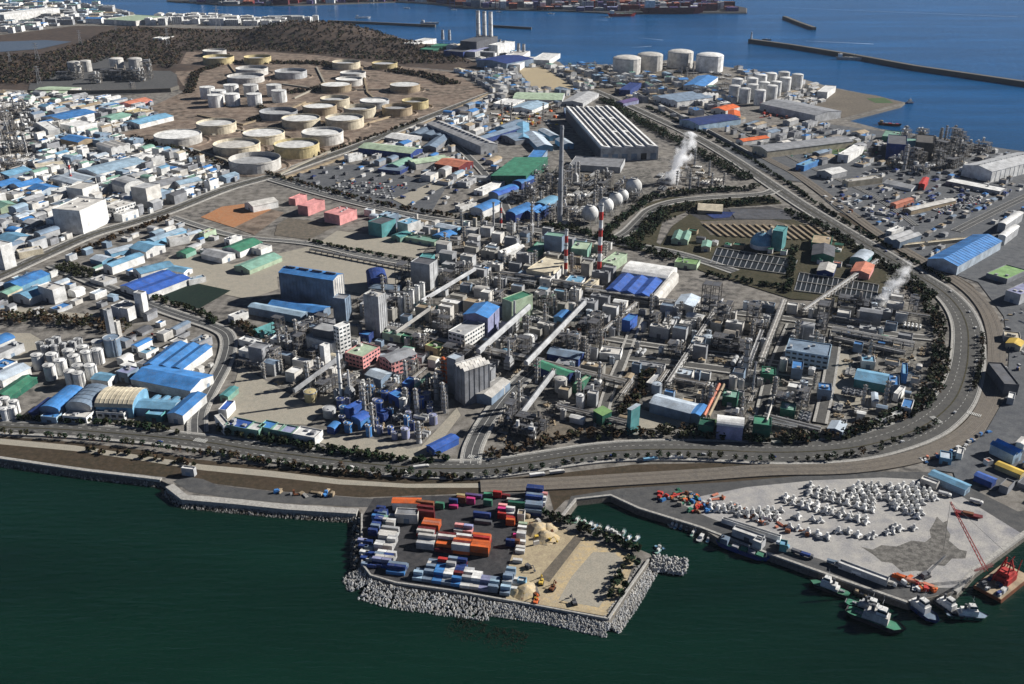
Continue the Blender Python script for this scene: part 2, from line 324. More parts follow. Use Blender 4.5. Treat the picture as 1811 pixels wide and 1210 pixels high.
patch('dark_court', 'b1', [(1050, 1000), (1260, 900), (1540, 960), (1330, 1080)], 'court')
patch('flower_plot', 'b2', [(190, 520), (260, 475), (600, 520), (400, 620), (170, 590)], 'mud_lot')
patch('orange_lot', 'b1', [(1340, 470), (1480, 400), (1640, 380), (1811, 420), (1560, 540)], 'orange_earth', occ=False)
patch('excavated_lot', 'b1', [(1560, 540), (1811, 420), (1900, 440), (1700, 590)], 'brown_earth', occ=False)
patch('tyre_marked_lot', 'b2', [(960, 350), (1340, 190), (1360, 210), (1290, 270), (1060, 400)], 'pale_sand', occ=False)
patch('beige_yard', 'a3', [(130, 460), (300, 450), (540, 605), (240, 595)], 'sand')
patch('seaside_yard', 'a3', [(380, 470), (1250, 450), (1300, 650), (640, 620)], 'mud_lot', occ=False)
patch('headland_ground', 'a4', [(100, 600), (520, 590), (830, 640), (1000, 685), (600, 790), (520, 740)], 'mud_lot', occ=False)
patch('quayside_yard', 'a4', [(-250, 1000), (500, 830), (1200, 920), (1811, 1015), (1811, 1300), (900, 1300), (200, 1200)], 'yard_asphalt', occ=False)
patch('right_yard', None, [(1640, 470), (1600, 440), (1480, 372), (1430, 330), (1560, 300), (1811, 320), (2000, 340), (2050, 420), (1990, 560), (1900, 700), (1811, 830), (1760, 870), (1690, 850), (1680, 815), (1740, 770), (1780, 700), (1785, 620), (1775, 560), (1730, 500)], 'yard_asphalt', occ=False)
patch('boat_shed_yard', 'c4', [(1550, 870), (1811, 760), (1950, 900), (1811, 1200), (1400, 1130), (1200, 1100), (1400, 1000)], 'yard_asphalt', occ=False)
patch('pale_lot', 'c3', [(930, 690), (1280, 790), (1260, 820), (880, 830)], 'pale_sand')
patch('pale_strip', 'c3', [(340, 770), (720, 840), (400, 900), (290, 900), (200, 930), (100, 900), (250, 750)], 'mud_lot', occ=False)
patch('pipe_yard', 'c3', [(620, 420), (900, 420), (830, 560), (640, 660), (520, 560)], 'mud_lot', occ=False)
patch('pale_forecourt', 'c4', [(530, 320), (640, 330), (680, 500), (900, 560), (800, 700), (600, 680), (520, 560)], 'pale_sand', occ=False)
patch('seaside_gravel', 'c1', [(-200, 20), (200, 25), (640, 70), (640, 90), (-200, 60)], 'pale_sand', occ=False)
patch('silo_yard', 'c1', [(-200, 190), (200, 190), (300, 250), (200, 420), (0, 460), (-200, 480)], 'pale_sand', occ=False)
patch('green_border', 'c3', [(1340, 750), (1480, 770), (1440, 840), (1330, 830)], 'green_grass', occ=False)
patch('green_plot', 'a4', [(760, 660), (880, 655), (940, 690), (820, 690)], 'green_grass', occ=False)
patch('lawn', 'a4', [(280, 1000), (520, 920), (760, 950), (760, 1040), (300, 1020)], 'green_grass', occ=False)
patch('grove_ground', 'b3', [(760, 600), (900, 520), (1000, 380), (1140, 340), (1811, 320), (1900, 380), (1300, 420), (1100, 500), (1060, 640), (1150, 720), (900, 690), (520, 600), (480, 570)], 'olive_grass')
patch('reservoir_field', None, [(1165, 440), (1190, 400), (1230, 372), (1350, 368), (1480, 420), (1600, 480), (1560, 540), (1400, 530), (1240, 480)], 'olive_grass', occ=False)
patch('striped_field', 'b3', [(1350, 500), (1811, 485), (2080, 560), (1960, 620), (1420, 590)], 'mud_lot', occ=False)
patch('panel_lot', 'b3', [(1250, 430), (1811, 400), (2150, 470), (1811, 490), (1350, 490)], 'dark_yard', occ=False)
patch('seaside_parking', 'a1', [(-300, 290), (300, 270), (480, 280), (260, 330), (-300, 370)], 'blue_yard', occ=False)
patch('plant_ground', None, [(640, 530), (760, 480), (860, 470), (1040, 515), (1260, 545), (1400, 545), (1560, 530), (1650, 560), (1655, 640), (1620, 715), (1500, 755), (1280, 770), (1130, 762), (900, 790), (870, 780), (890, 720), (840, 650), (650, 590)], 'plant_floor', occ=False, lift=.04)
patch('kiln_ground', None, [(890, 300), (1150, 300), (1160, 345), (1040, 405), (890, 395)], 'plant_floor', occ=False, lift=.04)
patch('car_field', None, [(480, 320), (560, 296), (640, 290), (790, 330), (760, 380), (600, 348)], 'yard_asphalt', occ=False, lift=.045)
patch('factory_terrace', 'a1', [(180, 640), (200, 560), (420, 480), (700, 380), (1000, 400), (1180, 500), (1190, 610), (600, 650)], 'asphalt', occ=False)
# ---- roads
def road(pts, w, mat='road', z=None, walk=True, median=0, name='road', occ=True, lanes=True):
    P = smooth([G(p) for p in pts]); n = len(P)
    ws = w if not hasattr(w, '__len__') else list(np.interp(np.arange(n), np.linspace(0, n-1, len(w)), w))
    hw = [x/2 for x in ws] if hasattr(ws, '__len__') else [ws/2]*n
    ZL[0] += .02; z = 1.05+ZL[0]*.1
    rd = struct(ribbon(name, P, [-x for x in hw], hw, mat, z, h=1.0))
    if lanes:
        for s in (-1, 1):
            ribbon('edge_line', P, [s*(x-.5)-.18 for x in hw], [s*(x-.5)+.18 for x in hw], 'line_white', z+.03, parent=rd)
            if max(hw) > 8:
                ribbon('lane_dashes', P, [s*x*.5-.16 for x in hw], [s*x*.5+.16 for x in hw], 'line_white', z+.03, dash=(18, 7), parent=rd)
        if not median: ribbon('centre_line', P, -.2, .2, 'line_white', z+.03, parent=rd)
    if median: struct(ribbon('median_strip', P, -median/2, median/2, 'olive_grass', z+.15, h=.14))
    if walk:
        for s in (-1, 1):
            struct(ribbon('pavement', P, [s*(x+1.4)-1.2 for x in hw], [s*(x+1.4)+1.2 for x in hw], 'stone', z+.14, h=1.1))
    if occ: occ_line(P, max(hw)*2+5)
    return P
R1 = road([(-160, 745), (-60, 752), (0, 757), (100, 761), (200, 768), (290, 776), (370, 785), (440, 796), (530, 808), (620, 819), (700, 827), (780, 831), (860, 830), (930, 821), (1000, 810), (1060, 802), (1120, 798), (1200, 797), (1280, 799), (1350, 802), (1430, 801), (1500, 795), (1560, 783), (1620, 762), (1660, 737), (1690, 705), (1706, 665), (1712, 625), (1710, 580), (1694, 545), (1664, 515), (1620, 487), (1560, 450), (1490, 408), (1420, 365), (1360, 325), (1290, 278), (1220, 238), (1150, 205), (1085, 175), (1050, 160)],
          [17, 18, 19, 21, 22, 23, 24, 27, 30, 33, 33, 28, 26, 24, 22, 20, 18, 16], median=1.2, name='coast_road')
railpx = [(850, 862), (1000, 856), (1100, 850), (1230, 842), (1360, 833), (1500, 829), (1609, 812), (1680, 785), (1722, 755), (1748, 715), (1760, 660), (1761, 600), (1746, 553), (1715, 516), (1665, 482), (1570, 425), (1490, 368), (1410, 310), (1357, 282), (1230, 212), (1110, 160)]
RL = smooth([G(p) for p in railpx])
struct(ribbon('rail_ballast_bed', RL, -8, 8, 'rail_ballast', 1.15, h=1.1)); occ_line(RL, 18)
for off in (-4.2, -2.8, 2.8, 4.2):
    struct(ribbon('rail_track', RL, off-.1, off+.1, 'steel', 1.3, h=.1))
R2 = road([(-160, 540), (-40, 505), (80, 452), (160, 417), (235, 395), (305, 372), (400, 335), (480, 312), (560, 284), (640, 256), (760, 207), (870, 165)], 20, name='avenue', median=2)
R3 = road([(305, 385), (350, 400), (400, 415), (440, 422), (546, 432), (631, 451), (735, 470)], 8, 'asphalt', name='side_road')
R4 = road([(93, 470), (215, 520), (300, 553), (380, 580), (404, 600), (398, 640), (372, 690), (352, 730), (350, 768)], 12, 'asphalt', name='side_road')
R5 = road([(480, 318), (600, 352), (750, 386), (880, 400), (1000, 416), (1090, 430), (1200, 450), (1300, 482)], 13, 'asphalt', name='cross_road')
R6 = road([(1087, 424), (1110, 410), (1132, 388), (1150, 372), (1190, 358), (1250, 351), (1345, 345), (1372, 336)], 14, name='ramp_road')
R7 = road([(832, 822), (838, 790), (862, 745), (905, 690), (960, 640)], 12, 'asphalt', name='gate_road')
R8 = road([(1110, 634), (1210, 646), (1330, 662), (1440, 678)], 9, 'road', name='plant_road', lanes=False)
R9 = road([(1180, 150), (1250, 200), (1330, 242), (1420, 290), (1540, 345), (1620, 400)], 9, 'asphalt', name='port_road', walk=False)
R10 = road([(1690, 410), (1811, 350), (1950, 290)], 14, 'asphalt', name='port_road', walk=False)
R11 = road([(770, 215), (800, 250), (850, 300), (880, 340), (905, 390)], 9, 'asphalt', name='factory_road', lanes=False)
R12 = road([(880, 488), (1030, 518), (1250, 548), (1400, 566), (1560, 590), (1650, 600)], 8, 'road', name='plant_road', lanes=False)
R13 = road([(-160, 265), (0, 250), (150, 262), (330, 290), (460, 306)], 10, 'asphalt', name='town_road', lanes=False)
R14 = road([(838, 500), (960, 560), (900, 640)][:2]+[(985, 572)], 6, 'road', name='plant_road', lanes=False)
R15 = road([(1010, 590), (1150, 612), (1300, 632), (1400, 648)], 6, 'road', name='plant_road', lanes=False)
R16 = road([(1130, 560), (1100, 640), (1075, 700), (1060, 760)], 6, 'road', name='plant_road', lanes=False)
R17 = road([(1400, 575), (1365, 660), (1345, 740)], 6, 'road', name='plant_road', lanes=False)
R18 = road([(1480, 585), (1465, 680), (1450, 750)], 7, 'road', name='plant_road', lanes=False)
# zebra crossings at the bend
mb = MB()
for (px, py, a) in ((1722, 735, .9), (1655, 745, .3), (840, 812, 1.2), (355, 782, 1.3)):
    cx, cy = G((px, py))
    for k in range(9):
        c, s = math.cos(a), math.sin(a); o = (k-4)*1.3
        q = [(cx+c*u-s*(o+v), cy+s*u+c*(o+v), 1.65) for u, v in ((-2.5, -.35), (2.5, -.35), (2.5, .35), (-2.5, .35))]
        mb.add(q, [(0, 1, 2, 3)])
struct(build(mb, 'crossing_stripes', 'line_white'))
# sea wall strip, terrace kerbs
def wallline(pts, w, h, mat, name, label, cat='wall', z0=-6):
    P = [G(p) for p in pts]; g = P[0]; Q = [(x-g[0], y-g[1]) for x, y in P]; L, R = ribbon_pts(Q, -w/2, w/2); mb = MB()
    for i in range(len(Q)-1):
        vs = [(*R[i], z0), (*R[i+1], z0), (*L[i+1], z0), (*L[i], z0), (*R[i], h), (*R[i+1], h), (*L[i+1], h), (*L[i], h)]
        mb.add(vs, [(4, 5, 6, 7), (0, 1, 5, 4), (2, 3, 7, 6), (1, 2, 6, 5), (3, 0, 4, 7)])
    return thing(name, cat, label, (g[0], g[1], 0), full=True, mesh=mb.mesh(name, [mat]))
wallline([(-260, 798), (-80, 804), (0, 811), (150, 833), (285, 849)], 3, 1.2, 'stone', 'sea_wall', 'long pale concrete sea wall at the foot of the brown grass bank, left edge')
wallline([(300, 860), (326, 881), (420, 889), (505, 898), (632, 906)], 6.5, .9, 'stone', 'sea_wall', 'pale sloped stone revetment below the grey shore terrace left of the container yard', z0=-6)
wallline([(994, 912), (1018, 883), (1080, 876), (1130, 899), (1240, 933), (1340, 972), (1500, 1029), (1604, 1065)], 2, .5, 'stone', 'quay_edge', 'pale kerb running along the whole harbour quay edge', 'kerb')
wallline([(1689, 1046), (1722, 1009), (1811, 943), (1900, 888)], 3, .5, 'stone', 'quay_edge', 'pale quay edge at the far right beside the red crane barge', 'kerb')
wallline([(1326, 73), (1400, 83), (1500, 99), (1620, 121), (1811, 149), (1950, 170)], 16, 7, 'darkstone', 'breakwater', 'long straight dark breakwater crossing the blue sea at upper right', 'breakwater')
wallline([(1387, 31), (1412, 41), (1440, 51)], 14, 5, 'darkstone', 'breakwater', 'short detached dark breakwater far out near the top of the sea', 'breakwater')
wallline([(580, 38), (660, 41), (770, 46)], 8, 4, 'darkstone', 'jetty', 'thin dark jetty in the strait behind the wooded hill', 'jetty')
wallline([(872, 46), (940, 50)], 5, 3, 'darkstone', 'jetty', 'short faint jetty right of the power plant stacks', 'jetty')
wallline([(1120, 163), (1190, 199), (1260, 236), (1330, 275)], 2.5, 4, 'stone', 'retaining_wall', 'low pale wall along the highway behind the silver ribbed factory', 'wall', z0=0)
wallline([(50, 166), (160, 167), (250, 165), (302, 163), (316, 158)], 4, 9, 'darkstone', 'retaining_wall', 'long dark retaining wall below the hillside refinery at upper left', 'wall', z0=0)
wallline([(500, 318), (560, 297), (600, 283), (650, 262), (740, 225), (862, 168)], 5, 3, 'tan', 'pipe_trench', 'long tan pipe corridor between the oil tanks and the avenue', 'pipe corridor', z0=0)
wallline([(640, 912), (640, 960), (641, 1000), (656, 1020), (700, 1033), (800, 1047), (920, 1068), (1076, 1097)], 1.2, 1.6, 'stone', 'parapet_wall', 'thin pale parapet wall between the container yard and its rock armour', z0=0)
wallline([(1076, 1097), (1110, 1045), (1147, 992)], 1.2, 1.8, 'stone', 'parapet_wall', 'thin pale parapet wall on the east side of the sand lot', z0=0)
# ---- hill: height field of the wooded hills
HB = [((560, 70), 250, 200, 50, .1), ((660, 84), 220, 120, 19, -.2), ((440, 66), 200, 140, 15, 0), ((270, 64), 240, 140, 13, 0), ((300, 120), 110, 60, 8, 0), ((-40, 125), 200, 90, 10, 0)]
HBg = [(*G(p), sx, sy, h) for p, sx, sy, h, _ in HB]
def hz(x, y):
    z = 0
    for cx, cy, sx, sy, h in HBg:
        q = ((x-cx)/sx)**2+((y-cy)/sy)**2
        if q < 1: z += h*(1-q)**1.3
    return z
mb = MB(); x0, x1, y0, y1 = -1950, 0, 2050, 3650; nx, ny = 150, 120; idx = {}
for j in range(ny+1):
    for i in range(nx+1):
        x = x0+(x1-x0)*i/nx; y = y0+(y1-y0)*j/ny; z = hz(x, y)
        if z > .1: z += 1.5*math.sin(x*.05+y*.02)*math.cos(y*.06)*min(1, z/8)+rng.uniform(-.4, .4)
        mb.v.append((x, y, max(z, -.3) if z > .1 else -.3))
for j in range(ny):
    for i in range(nx):
        a = j*(nx+1)+i; q = (a, a+1, a+nx+2, a+nx+1)
        if max(mb.v[k][2] for k in q) > .1: mb.f.append(q); mb.m.append(0)
struct(build(mb, 'hills', 'hill_ground'))
# ---- leaf clumps
def clump(mb, x, y, z, r, h, n, leaf=1.2, mi=0):
    for k in range(n):
        a = rng.uniform(0, 6.283); rr = r*math.sqrt(rng.random()); t = rng.random(); zz = z+h*(.15+.85*t); rr *= math.sqrt(max(.05, 1-(2*t-1)**2*.9)); s = leaf*rng.uniform(.6, 1.3)
        c = Vector((x+rr*math.cos(a), y+rr*math.sin(a), zz)); u = Vector((rng.uniform(-1, 1), rng.uniform(-1, 1), rng.uniform(-.6, .6))).normalized()*s
        v = Vector((rng.uniform(-1, 1), rng.uniform(-1, 1), rng.uniform(-.2, 1))).normalized()*s
        mb.add([tuple(c-u-v), tuple(c+u-v*.7), tuple(c+u*.8+v), tuple(c-u+v*.8)], [(0, 1, 2, 3)], mi)
def belt(pts, w, dens, mats, label, name='tree_belt', th=(3, 6), n=22, leaf=1.1, px=True):
    P = [G(p) for p in pts] if px else pts
    mb = MB()
    for a, b in zip(P[:-1], P[1:]):
        l = math.dist(a, b); k = max(1, int(l*w*dens*1.6)); dx, dy = (b[0]-a[0])/l, (b[1]-a[1])/l
        for i in range(k):
            t = rng.random()*l; o = rng.uniform(-w/2, w/2); x = a[0]+dx*t-dy*o; y = a[1]+dy*t+dx*o
            h = rng.uniform(*th); clump(mb, x, y, hz(x, y) if P[0][1] > 2000 else 1, h*.5, h, n, leaf, rng.randrange(len(mats)))
        occupy((a[0]+b[0])/2, (a[1]+b[1])/2, l, w, math.atan2(dy, dx))
    o = build(mb, name, mats); o['kind'] = 'stuff'; o['label'] = label; o['category'] = 'trees'; return o
belt([(868, 812), (905, 800), (960, 785), (1030, 775), (1100, 770), (1170, 770)], 13, .022, ['leaf_brown', 'leaf_brown', 'leaf_olive'], 'rusty brown hedge trees along the inner side of the coast road', th=(4, 7))
belt([(1170, 770), (1230, 770), (1300, 778), (1400, 780), (1480, 773), (1560, 752), (1620, 725), (1650, 690), (1661, 650), (1664, 600), (1655, 563), (1625, 525), (1585, 497)], 14, .026, ['leaf_olive', 'leaf_olive', 'leaf_brown', 'leaf_green'], 'thick olive tree belt inside the curve of the coast road', th=(4, 8))
belt([(-120, 560), (0, 566), (90, 568), (175, 578), (230, 585)], 20, .02, ['leaf_olive', 'leaf_brown'], 'dark brown tree row behind the white silos at left', th=(5, 9))
belt([(-100, 736), (0, 742), (100, 747), (210, 752), (325, 768)], 5, .06, ['leaf_olive', 'leaf_green'], 'dark hedge in front of the barrel-roofed workshops at lower left', th=(3, 5))
belt([(385, 760), (450, 777), (560, 797), (640, 808), (745, 820), (790, 812)], 8, .045, ['leaf_olive', 'leaf_green'], 'dark hedge between the coast road and the beige plant yard', th=(3, 6))
belt([(127, 452), (180, 430), (240, 407), (300, 384)], 12, .03, ['leaf_brown', 'leaf_brown'], 'red-brown shrubs along the left avenue', th=(2.5, 4))
belt([(110, 472), (140, 485), (170, 490)], 22, .02, ['leaf_olive'], 'dark grove on the corner below the left avenue', th=(5, 8))
belt([(1060, 425), (1095, 395), (1125, 372), (1150, 352), (1190, 346), (1260, 340), (1345, 334)], 12, .03, ['leaf_olive', 'leaf_green'], 'dark green trees on the outer side of the ramp road', th=(4, 8))
belt([(1110, 435), (1135, 420), (1155, 392), (1175, 376), (1215, 368), (1300, 362), (1370, 356)], 22, .022, ['leaf_olive', 'leaf_green'], 'dark green grove on the inner side of the ramp road', th=(4, 8))
belt([(960, 400), (1010, 408), (1070, 425), (1130, 440), (1200, 462)], 16, .025, ['leaf_olive', 'leaf_green'], 'tree belt behind the white vault-roofed hall', th=(4, 7))
belt([(1068, 178), (1130, 215), (1200, 252), (1260, 285), (1320, 318)], 22, .02, ['leaf_green', 'leaf_olive'], 'dark conifer belt between the silver factory and the highway', th=(6, 10))
belt([(1145, 190), (1230, 230), (1330, 283), (1400, 330), (1460, 372), (1530, 415), (1610, 460), (1680, 500)], 4, .05, ['leaf_green', 'leaf_olive'], 'thin dark tree line beside the railway', th=(3, 5))
belt([(1390, 375), (1450, 400), (1540, 455), (1600, 490), (1650, 530)], 12, .03, ['leaf_green', 'leaf_olive'], 'dark tree belt along the upper right curve of the road', th=(4, 7))
belt([(960, 912), (1010, 930), (1070, 955), (1130, 978)], 6, .06, ['leaf_green', 'leaf_olive'], 'dark hedge along the north side of the sand lot', th=(3, 5))
belt([(1125, 990), (1112, 1010), (1095, 1040), (1083, 1060)], 9, .02, ['leaf_green'], 'dark shrub clumps along the east side of the sand lot', th=(3, 5))
belt([(270, 525), (300, 540), (350, 552), (385, 575)], 8, .04, ['leaf_olive', 'leaf_green'], 'dark hedge below the dark green court', th=(3, 5))
belt([(470, 308), (530, 325), (620, 350), (700, 368), (800, 385), (870, 392)], 7, .035, ['leaf_olive', 'leaf_brown'], 'dark trees along the upper cross road', th=(3, 6))
belt([(546, 428), (640, 447), (738, 466)], 4, .06, ['leaf_green', 'leaf_olive'], 'dark hedge between the two sand yards', th=(2.5, 4))
belt([(150, 797), (260, 810), (330, 822), (350, 824)], 6, .03, ['leaf_brown', 'leaf_olive'], 'scrub on the bank below the coast road at left', th=(1.5, 3))
belt([(370, 800), (480, 822), (600, 838), (720, 846), (840, 847)], 5, .05, ['leaf_olive', 'leaf_brown'], 'scrub strip on the seaward side of the coast road', th=(1.5, 3.5))
belt([(1095, 735), (1120, 712), (1135, 690), (1150, 660)], 12, .03, ['leaf_olive', 'leaf_brown'], 'brown grove in the middle of the process plant', th=(4, 6))
belt([(420, 575), (440, 590), (455, 600)], 16, .03, ['leaf_olive', 'leaf_brown'], 'brown grove by the teal pipes at left centre', th=(4, 6))
belt([(1405, 440), (1400, 470), (1395, 500), (1390, 520)], 7, .04, ['leaf_olive', 'leaf_green'], 'trees between the two settling basins', th=(4, 6))
belt([(1250, 488), (1320, 500), (1400, 513)], 7, .04, ['leaf_olive', 'leaf_green'], 'hedge in front of the upper settling basin', th=(3, 5))
for q, w_, l_ in [([(335, 165), (345, 130), (400, 112), (470, 108)], 22, 'scrub on the upper left slope of the tank farm'), ([(470, 112), (560, 112), (600, 120)], 40, 'dark scrub between the upper oil tanks'), ([(500, 165), (560, 160), (580, 150)], 30, 'dark scrub right of the white cylinder tanks'), ([(690, 125), (760, 135), (800, 150)], 45, 'dark scrub at the right end of the tank farm'), ([(455, 185), (480, 205), (440, 215)], 12, 'scrub strip left of the dark oil tank'), ([(230, 245), (300, 262), (370, 285), (440, 305)], 9, 'dark hedge below the leftmost oil tank'), ([(740, 215), (640, 250), (560, 278)], 5, 'thin scrub along the tan pipe corridor')]:
    belt(q, w_, .02, ['twig', 'leaf_brown', 'leaf_olive'], l_, th=(3, 7), n=12, leaf=1.7)
for i, q in enumerate([[(262, 250), (330, 262), (400, 285), (420, 300)], [(350, 205), (430, 222), (500, 200), (540, 182)], [(375, 240), (420, 232), (500, 245)], [(500, 222), (560, 215), (640, 222), (700, 205)], [(500, 150), (570, 160), (660, 160), (760, 160)], [(400, 108), (425, 140), (400, 145)], [(560, 120), (575, 150), (520, 175)], [(640, 120), (650, 165), (690, 200)], [(495, 310), (570, 275), (600, 262)]]):
    wallline(q, 4, 3, 'tan' if i % 2 else 'pale_sand', 'earth_dyke', ['long lower', 'left middle', 'short inner', 'right middle', 'upper long', 'upper left', 'central upright', 'right upright', 'lower right'][i]+' pale earth dyke of the tank farm', 'dyke', z0=0)
# woods on the hills: bare brown trees
mb = MB()
hp = [(-250, 62), (0, 64), (60, 57), (130, 50), (240, 50), (330, 54), (440, 55), (560, 42), (640, 56), (720, 74), (790, 94), (830, 112), (720, 114), (560, 96), (470, 90), (330, 92), (305, 125), (190, 105), (60, 150), (-200, 145)]
hpg = [G(p) for p in hp]
n = 0
while n < 5200:
    p = (rng.uniform(-250, 830), rng.uniform(42, 150)); x, y = G(p)
    if not inpoly((x, y), hpg): continue
    
    if x < G((130, 80))[0] and p[1] < 97: continue
    n += 1; s = rng.uniform(4, 8); clump(mb, x, y, hz(x, y), s*.6, s, 7, 2.2, rng.randrange(3))
w = build(mb, 'hill_woods', ['twig', 'leaf_brown', 'leaf_olive']); w['kind'] = 'stuff'; w['label'] = 'bare brown winter woods covering the low hills at upper left'; w['category'] = 'woods'
# ================================================================== KITS
CN = {'white': 'white', 'offwhite': 'off-white', 'cream': 'cream', 'lgrey': 'light grey', 'grey': 'grey', 'dgrey': 'dark grey', 'black': 'black', 'blue': 'blue', 'bblue': 'bright blue', 'navy': 'navy', 'sky': 'sky-blue', 'pblue': 'pale blue', 'bgrey': 'blue-grey',
 'mint': 'mint green', 'green': 'green', 'dgreen': 'dark green', 'lime': 'lime green', 'teal': 'teal', 'pink': 'pink', 'salmon': 'salmon', 'red': 'red', 'maroon': 'maroon', 'orange': 'orange', 'rust': 'rusty', 'yellow': 'yellow', 'pyellow': 'pale yellow', 'tan': 'tan', 'lilac': 'lilac',
 'purple': 'purple', 'steel': 'brown steel', 'dsteel': 'dark steel', 'concrete': 'concrete', 'pgreen': 'pale green', 'magenta': 'magenta', 'paleb': 'pale blue-white', 'silver': 'silver', 'brick': 'brick-red'}
LM = [("the tall blue-roofed block", 555, 500), ("the pink buildings", 575, 375), ("the tall striped chimney", 1060, 440), ("the tall dark chimney", 993, 340), ("the white spheres", 1080, 365), ("the silver factory", 1080, 230), ("the steam plume", 1190, 300),
 ("the domed gas tanks", 1180, 105), ("the power plant stacks", 856, 85), ("the green hall", 900, 295), ("the royal-blue roof", 270, 500), ("the white office block", 150, 380), ("the dark green court", 345, 520), ("the cream ribbed roof", 220, 705), ("the white silos", 130, 625),
 ("the stacked containers", 780, 950), ("the yellow sand lot", 1040, 1010), ("the tetrapod field", 1480, 900), ("the long blue hangar", 1715, 440), ("the grey hangar", 1760, 295), ("the white vault", 1130, 480), ("the pale blue dome", 1345, 425), ("the settling basins", 1400, 490),
 ("the oil tanks", 500, 230), ("the wooded hill", 560, 75), ("the white cylinder tanks", 430, 165), ("the hillside refinery", 210, 130), ("the harbour basin", 1080, 900), ("the road bend", 1700, 620), ("the striped tower", 828, 655), ("the blue process yard", 690, 740), ("the beige yard", 500, 700),
 ("the wispy steam", 1570, 515), ("the east quay tanks", 1370, 145), ("the wide sand yard", 560, 470), ("the pale blue shed", 1200, 718), ("the sky-blue roof", 1540, 668), ("the mint-green block", 690, 400), ("the green-faced tower", 900, 550), ("the grey flare tower", 1330, 650), ("the lilac tank hall", 1290, 755),
 ("the far left shore", 60, 40), ("the maroon ship", 1190, 20), ("the breakwater tip", 1325, 75), ("the fenced beige yard", 960, 140), ("the navy port roof", 1250, 205), ("the dark port towers", 1620, 265), ("the crane barge", 1750, 1020), ("the small town chimney", 127, 300), ("the twin white vaults", 1775, 400), ("the concrete tower", 755, 480), ("the blue twin roofs", 920, 365),
 ("the left avenue", 230, 400), ("the mint striped sheds", 745, 280), ("the settling fields", 1240, 400), ("the lower right shed", 1780, 810), ("the left map edge", 0, 560), ("the white waterfront", 330, 40), ("the orange earth lot", 410, 375), ("the east headland", 1500, 180), ("the right car yard", 1690, 370), ("the olive belt", 1600, 740)]
LM = [l for l in LM if 'map' not in l[0] and 'settling fields' not in l[0]]+[("the left photo edge", 0, 560), ("the mint twin house", 1205, 415)]
def finalise_labels():
    per = {}
    for o, lab, full in REG:
        p = PR(o.location.x, o.location.y, 0); o['_x'] = p[0]
        if not full:
            dd = sorted(LM, key=lambda l: math.hypot(l[1]-p[0], (l[2]-p[1])*1.8))
            best = next(l for l in dd if l[0][4:] not in lab); dx = p[0]-best[1]; dy = (p[1]-best[2])*1.8; d = math.hypot(dx, dy)
            rel = ('left of' if dx < 0 else 'right of') if abs(dx) > abs(dy)*2 else ('behind' if dy < 0 else 'before') if abs(dy) > abs(dx)*2 else (('behind' if dy < 0 else 'front')+'-'+('left of' if dx < 0 else 'right of'))
            q = 'just ' if d < 35 else '' if d < 90 else 'well '
            lab = f"{lab} {q}{rel} {best[0]}"
        per.setdefault(lab.strip(), []).append(o)
    used = set()
    for lab, L in per.items():
        L.sort(key=lambda o: o['_x'])
        for i, o in enumerate(L):
            w = lab.split()
            if len(L) == 1: s = ''; 
            else: s = f", {i+1}{'th' if i > 2 or 10 < i+1 < 14 else ['st', 'nd', 'rd'][i]} of {len(L)} from left"
            k = 16-len(s.replace(',', '').split()); o['label'] = ' '.join(w[:k])+s
            if o['label'] in used:
                for alt in ('nearer', 'farther', 'lower', 'upper', 'smaller', 'plain'):
                    c = ' '.join((alt+' '+o['label']).split()[:16])
                    if c not in used: o['label'] = c; break
            used.add(o['label'])
    for o, _, _ in REG: del o['_x']
def topprof(form, w, h, rise):
    a = w/2
    if form == 'gable': return [(-a, h), (0, h+rise), (a, h)]
    if form == 'arch': return [(-a*math.cos(math.pi*i/8), h+rise*math.sin(math.pi*i/8)) for i in range(9)]
    if form == 'shed': return [(-a, h), (a, h+rise)]
    if form.startswith('multi'):
        n = int(form[5:]); out = []
        for i in range(n): out += [(-a+w*i/n, h), (-a+w*(i+.5)/n, h+rise)]
        return out+[(a, h)]
    if form.startswith('saw'):
        n = int(form[3:]); out = []
        for i in range(n): out += [(-a+w*i/n, h), (-a+w*(i+.9)/n, h+rise)]
        return out+[(a, h)]
    return [(-a, h), (a, h)]
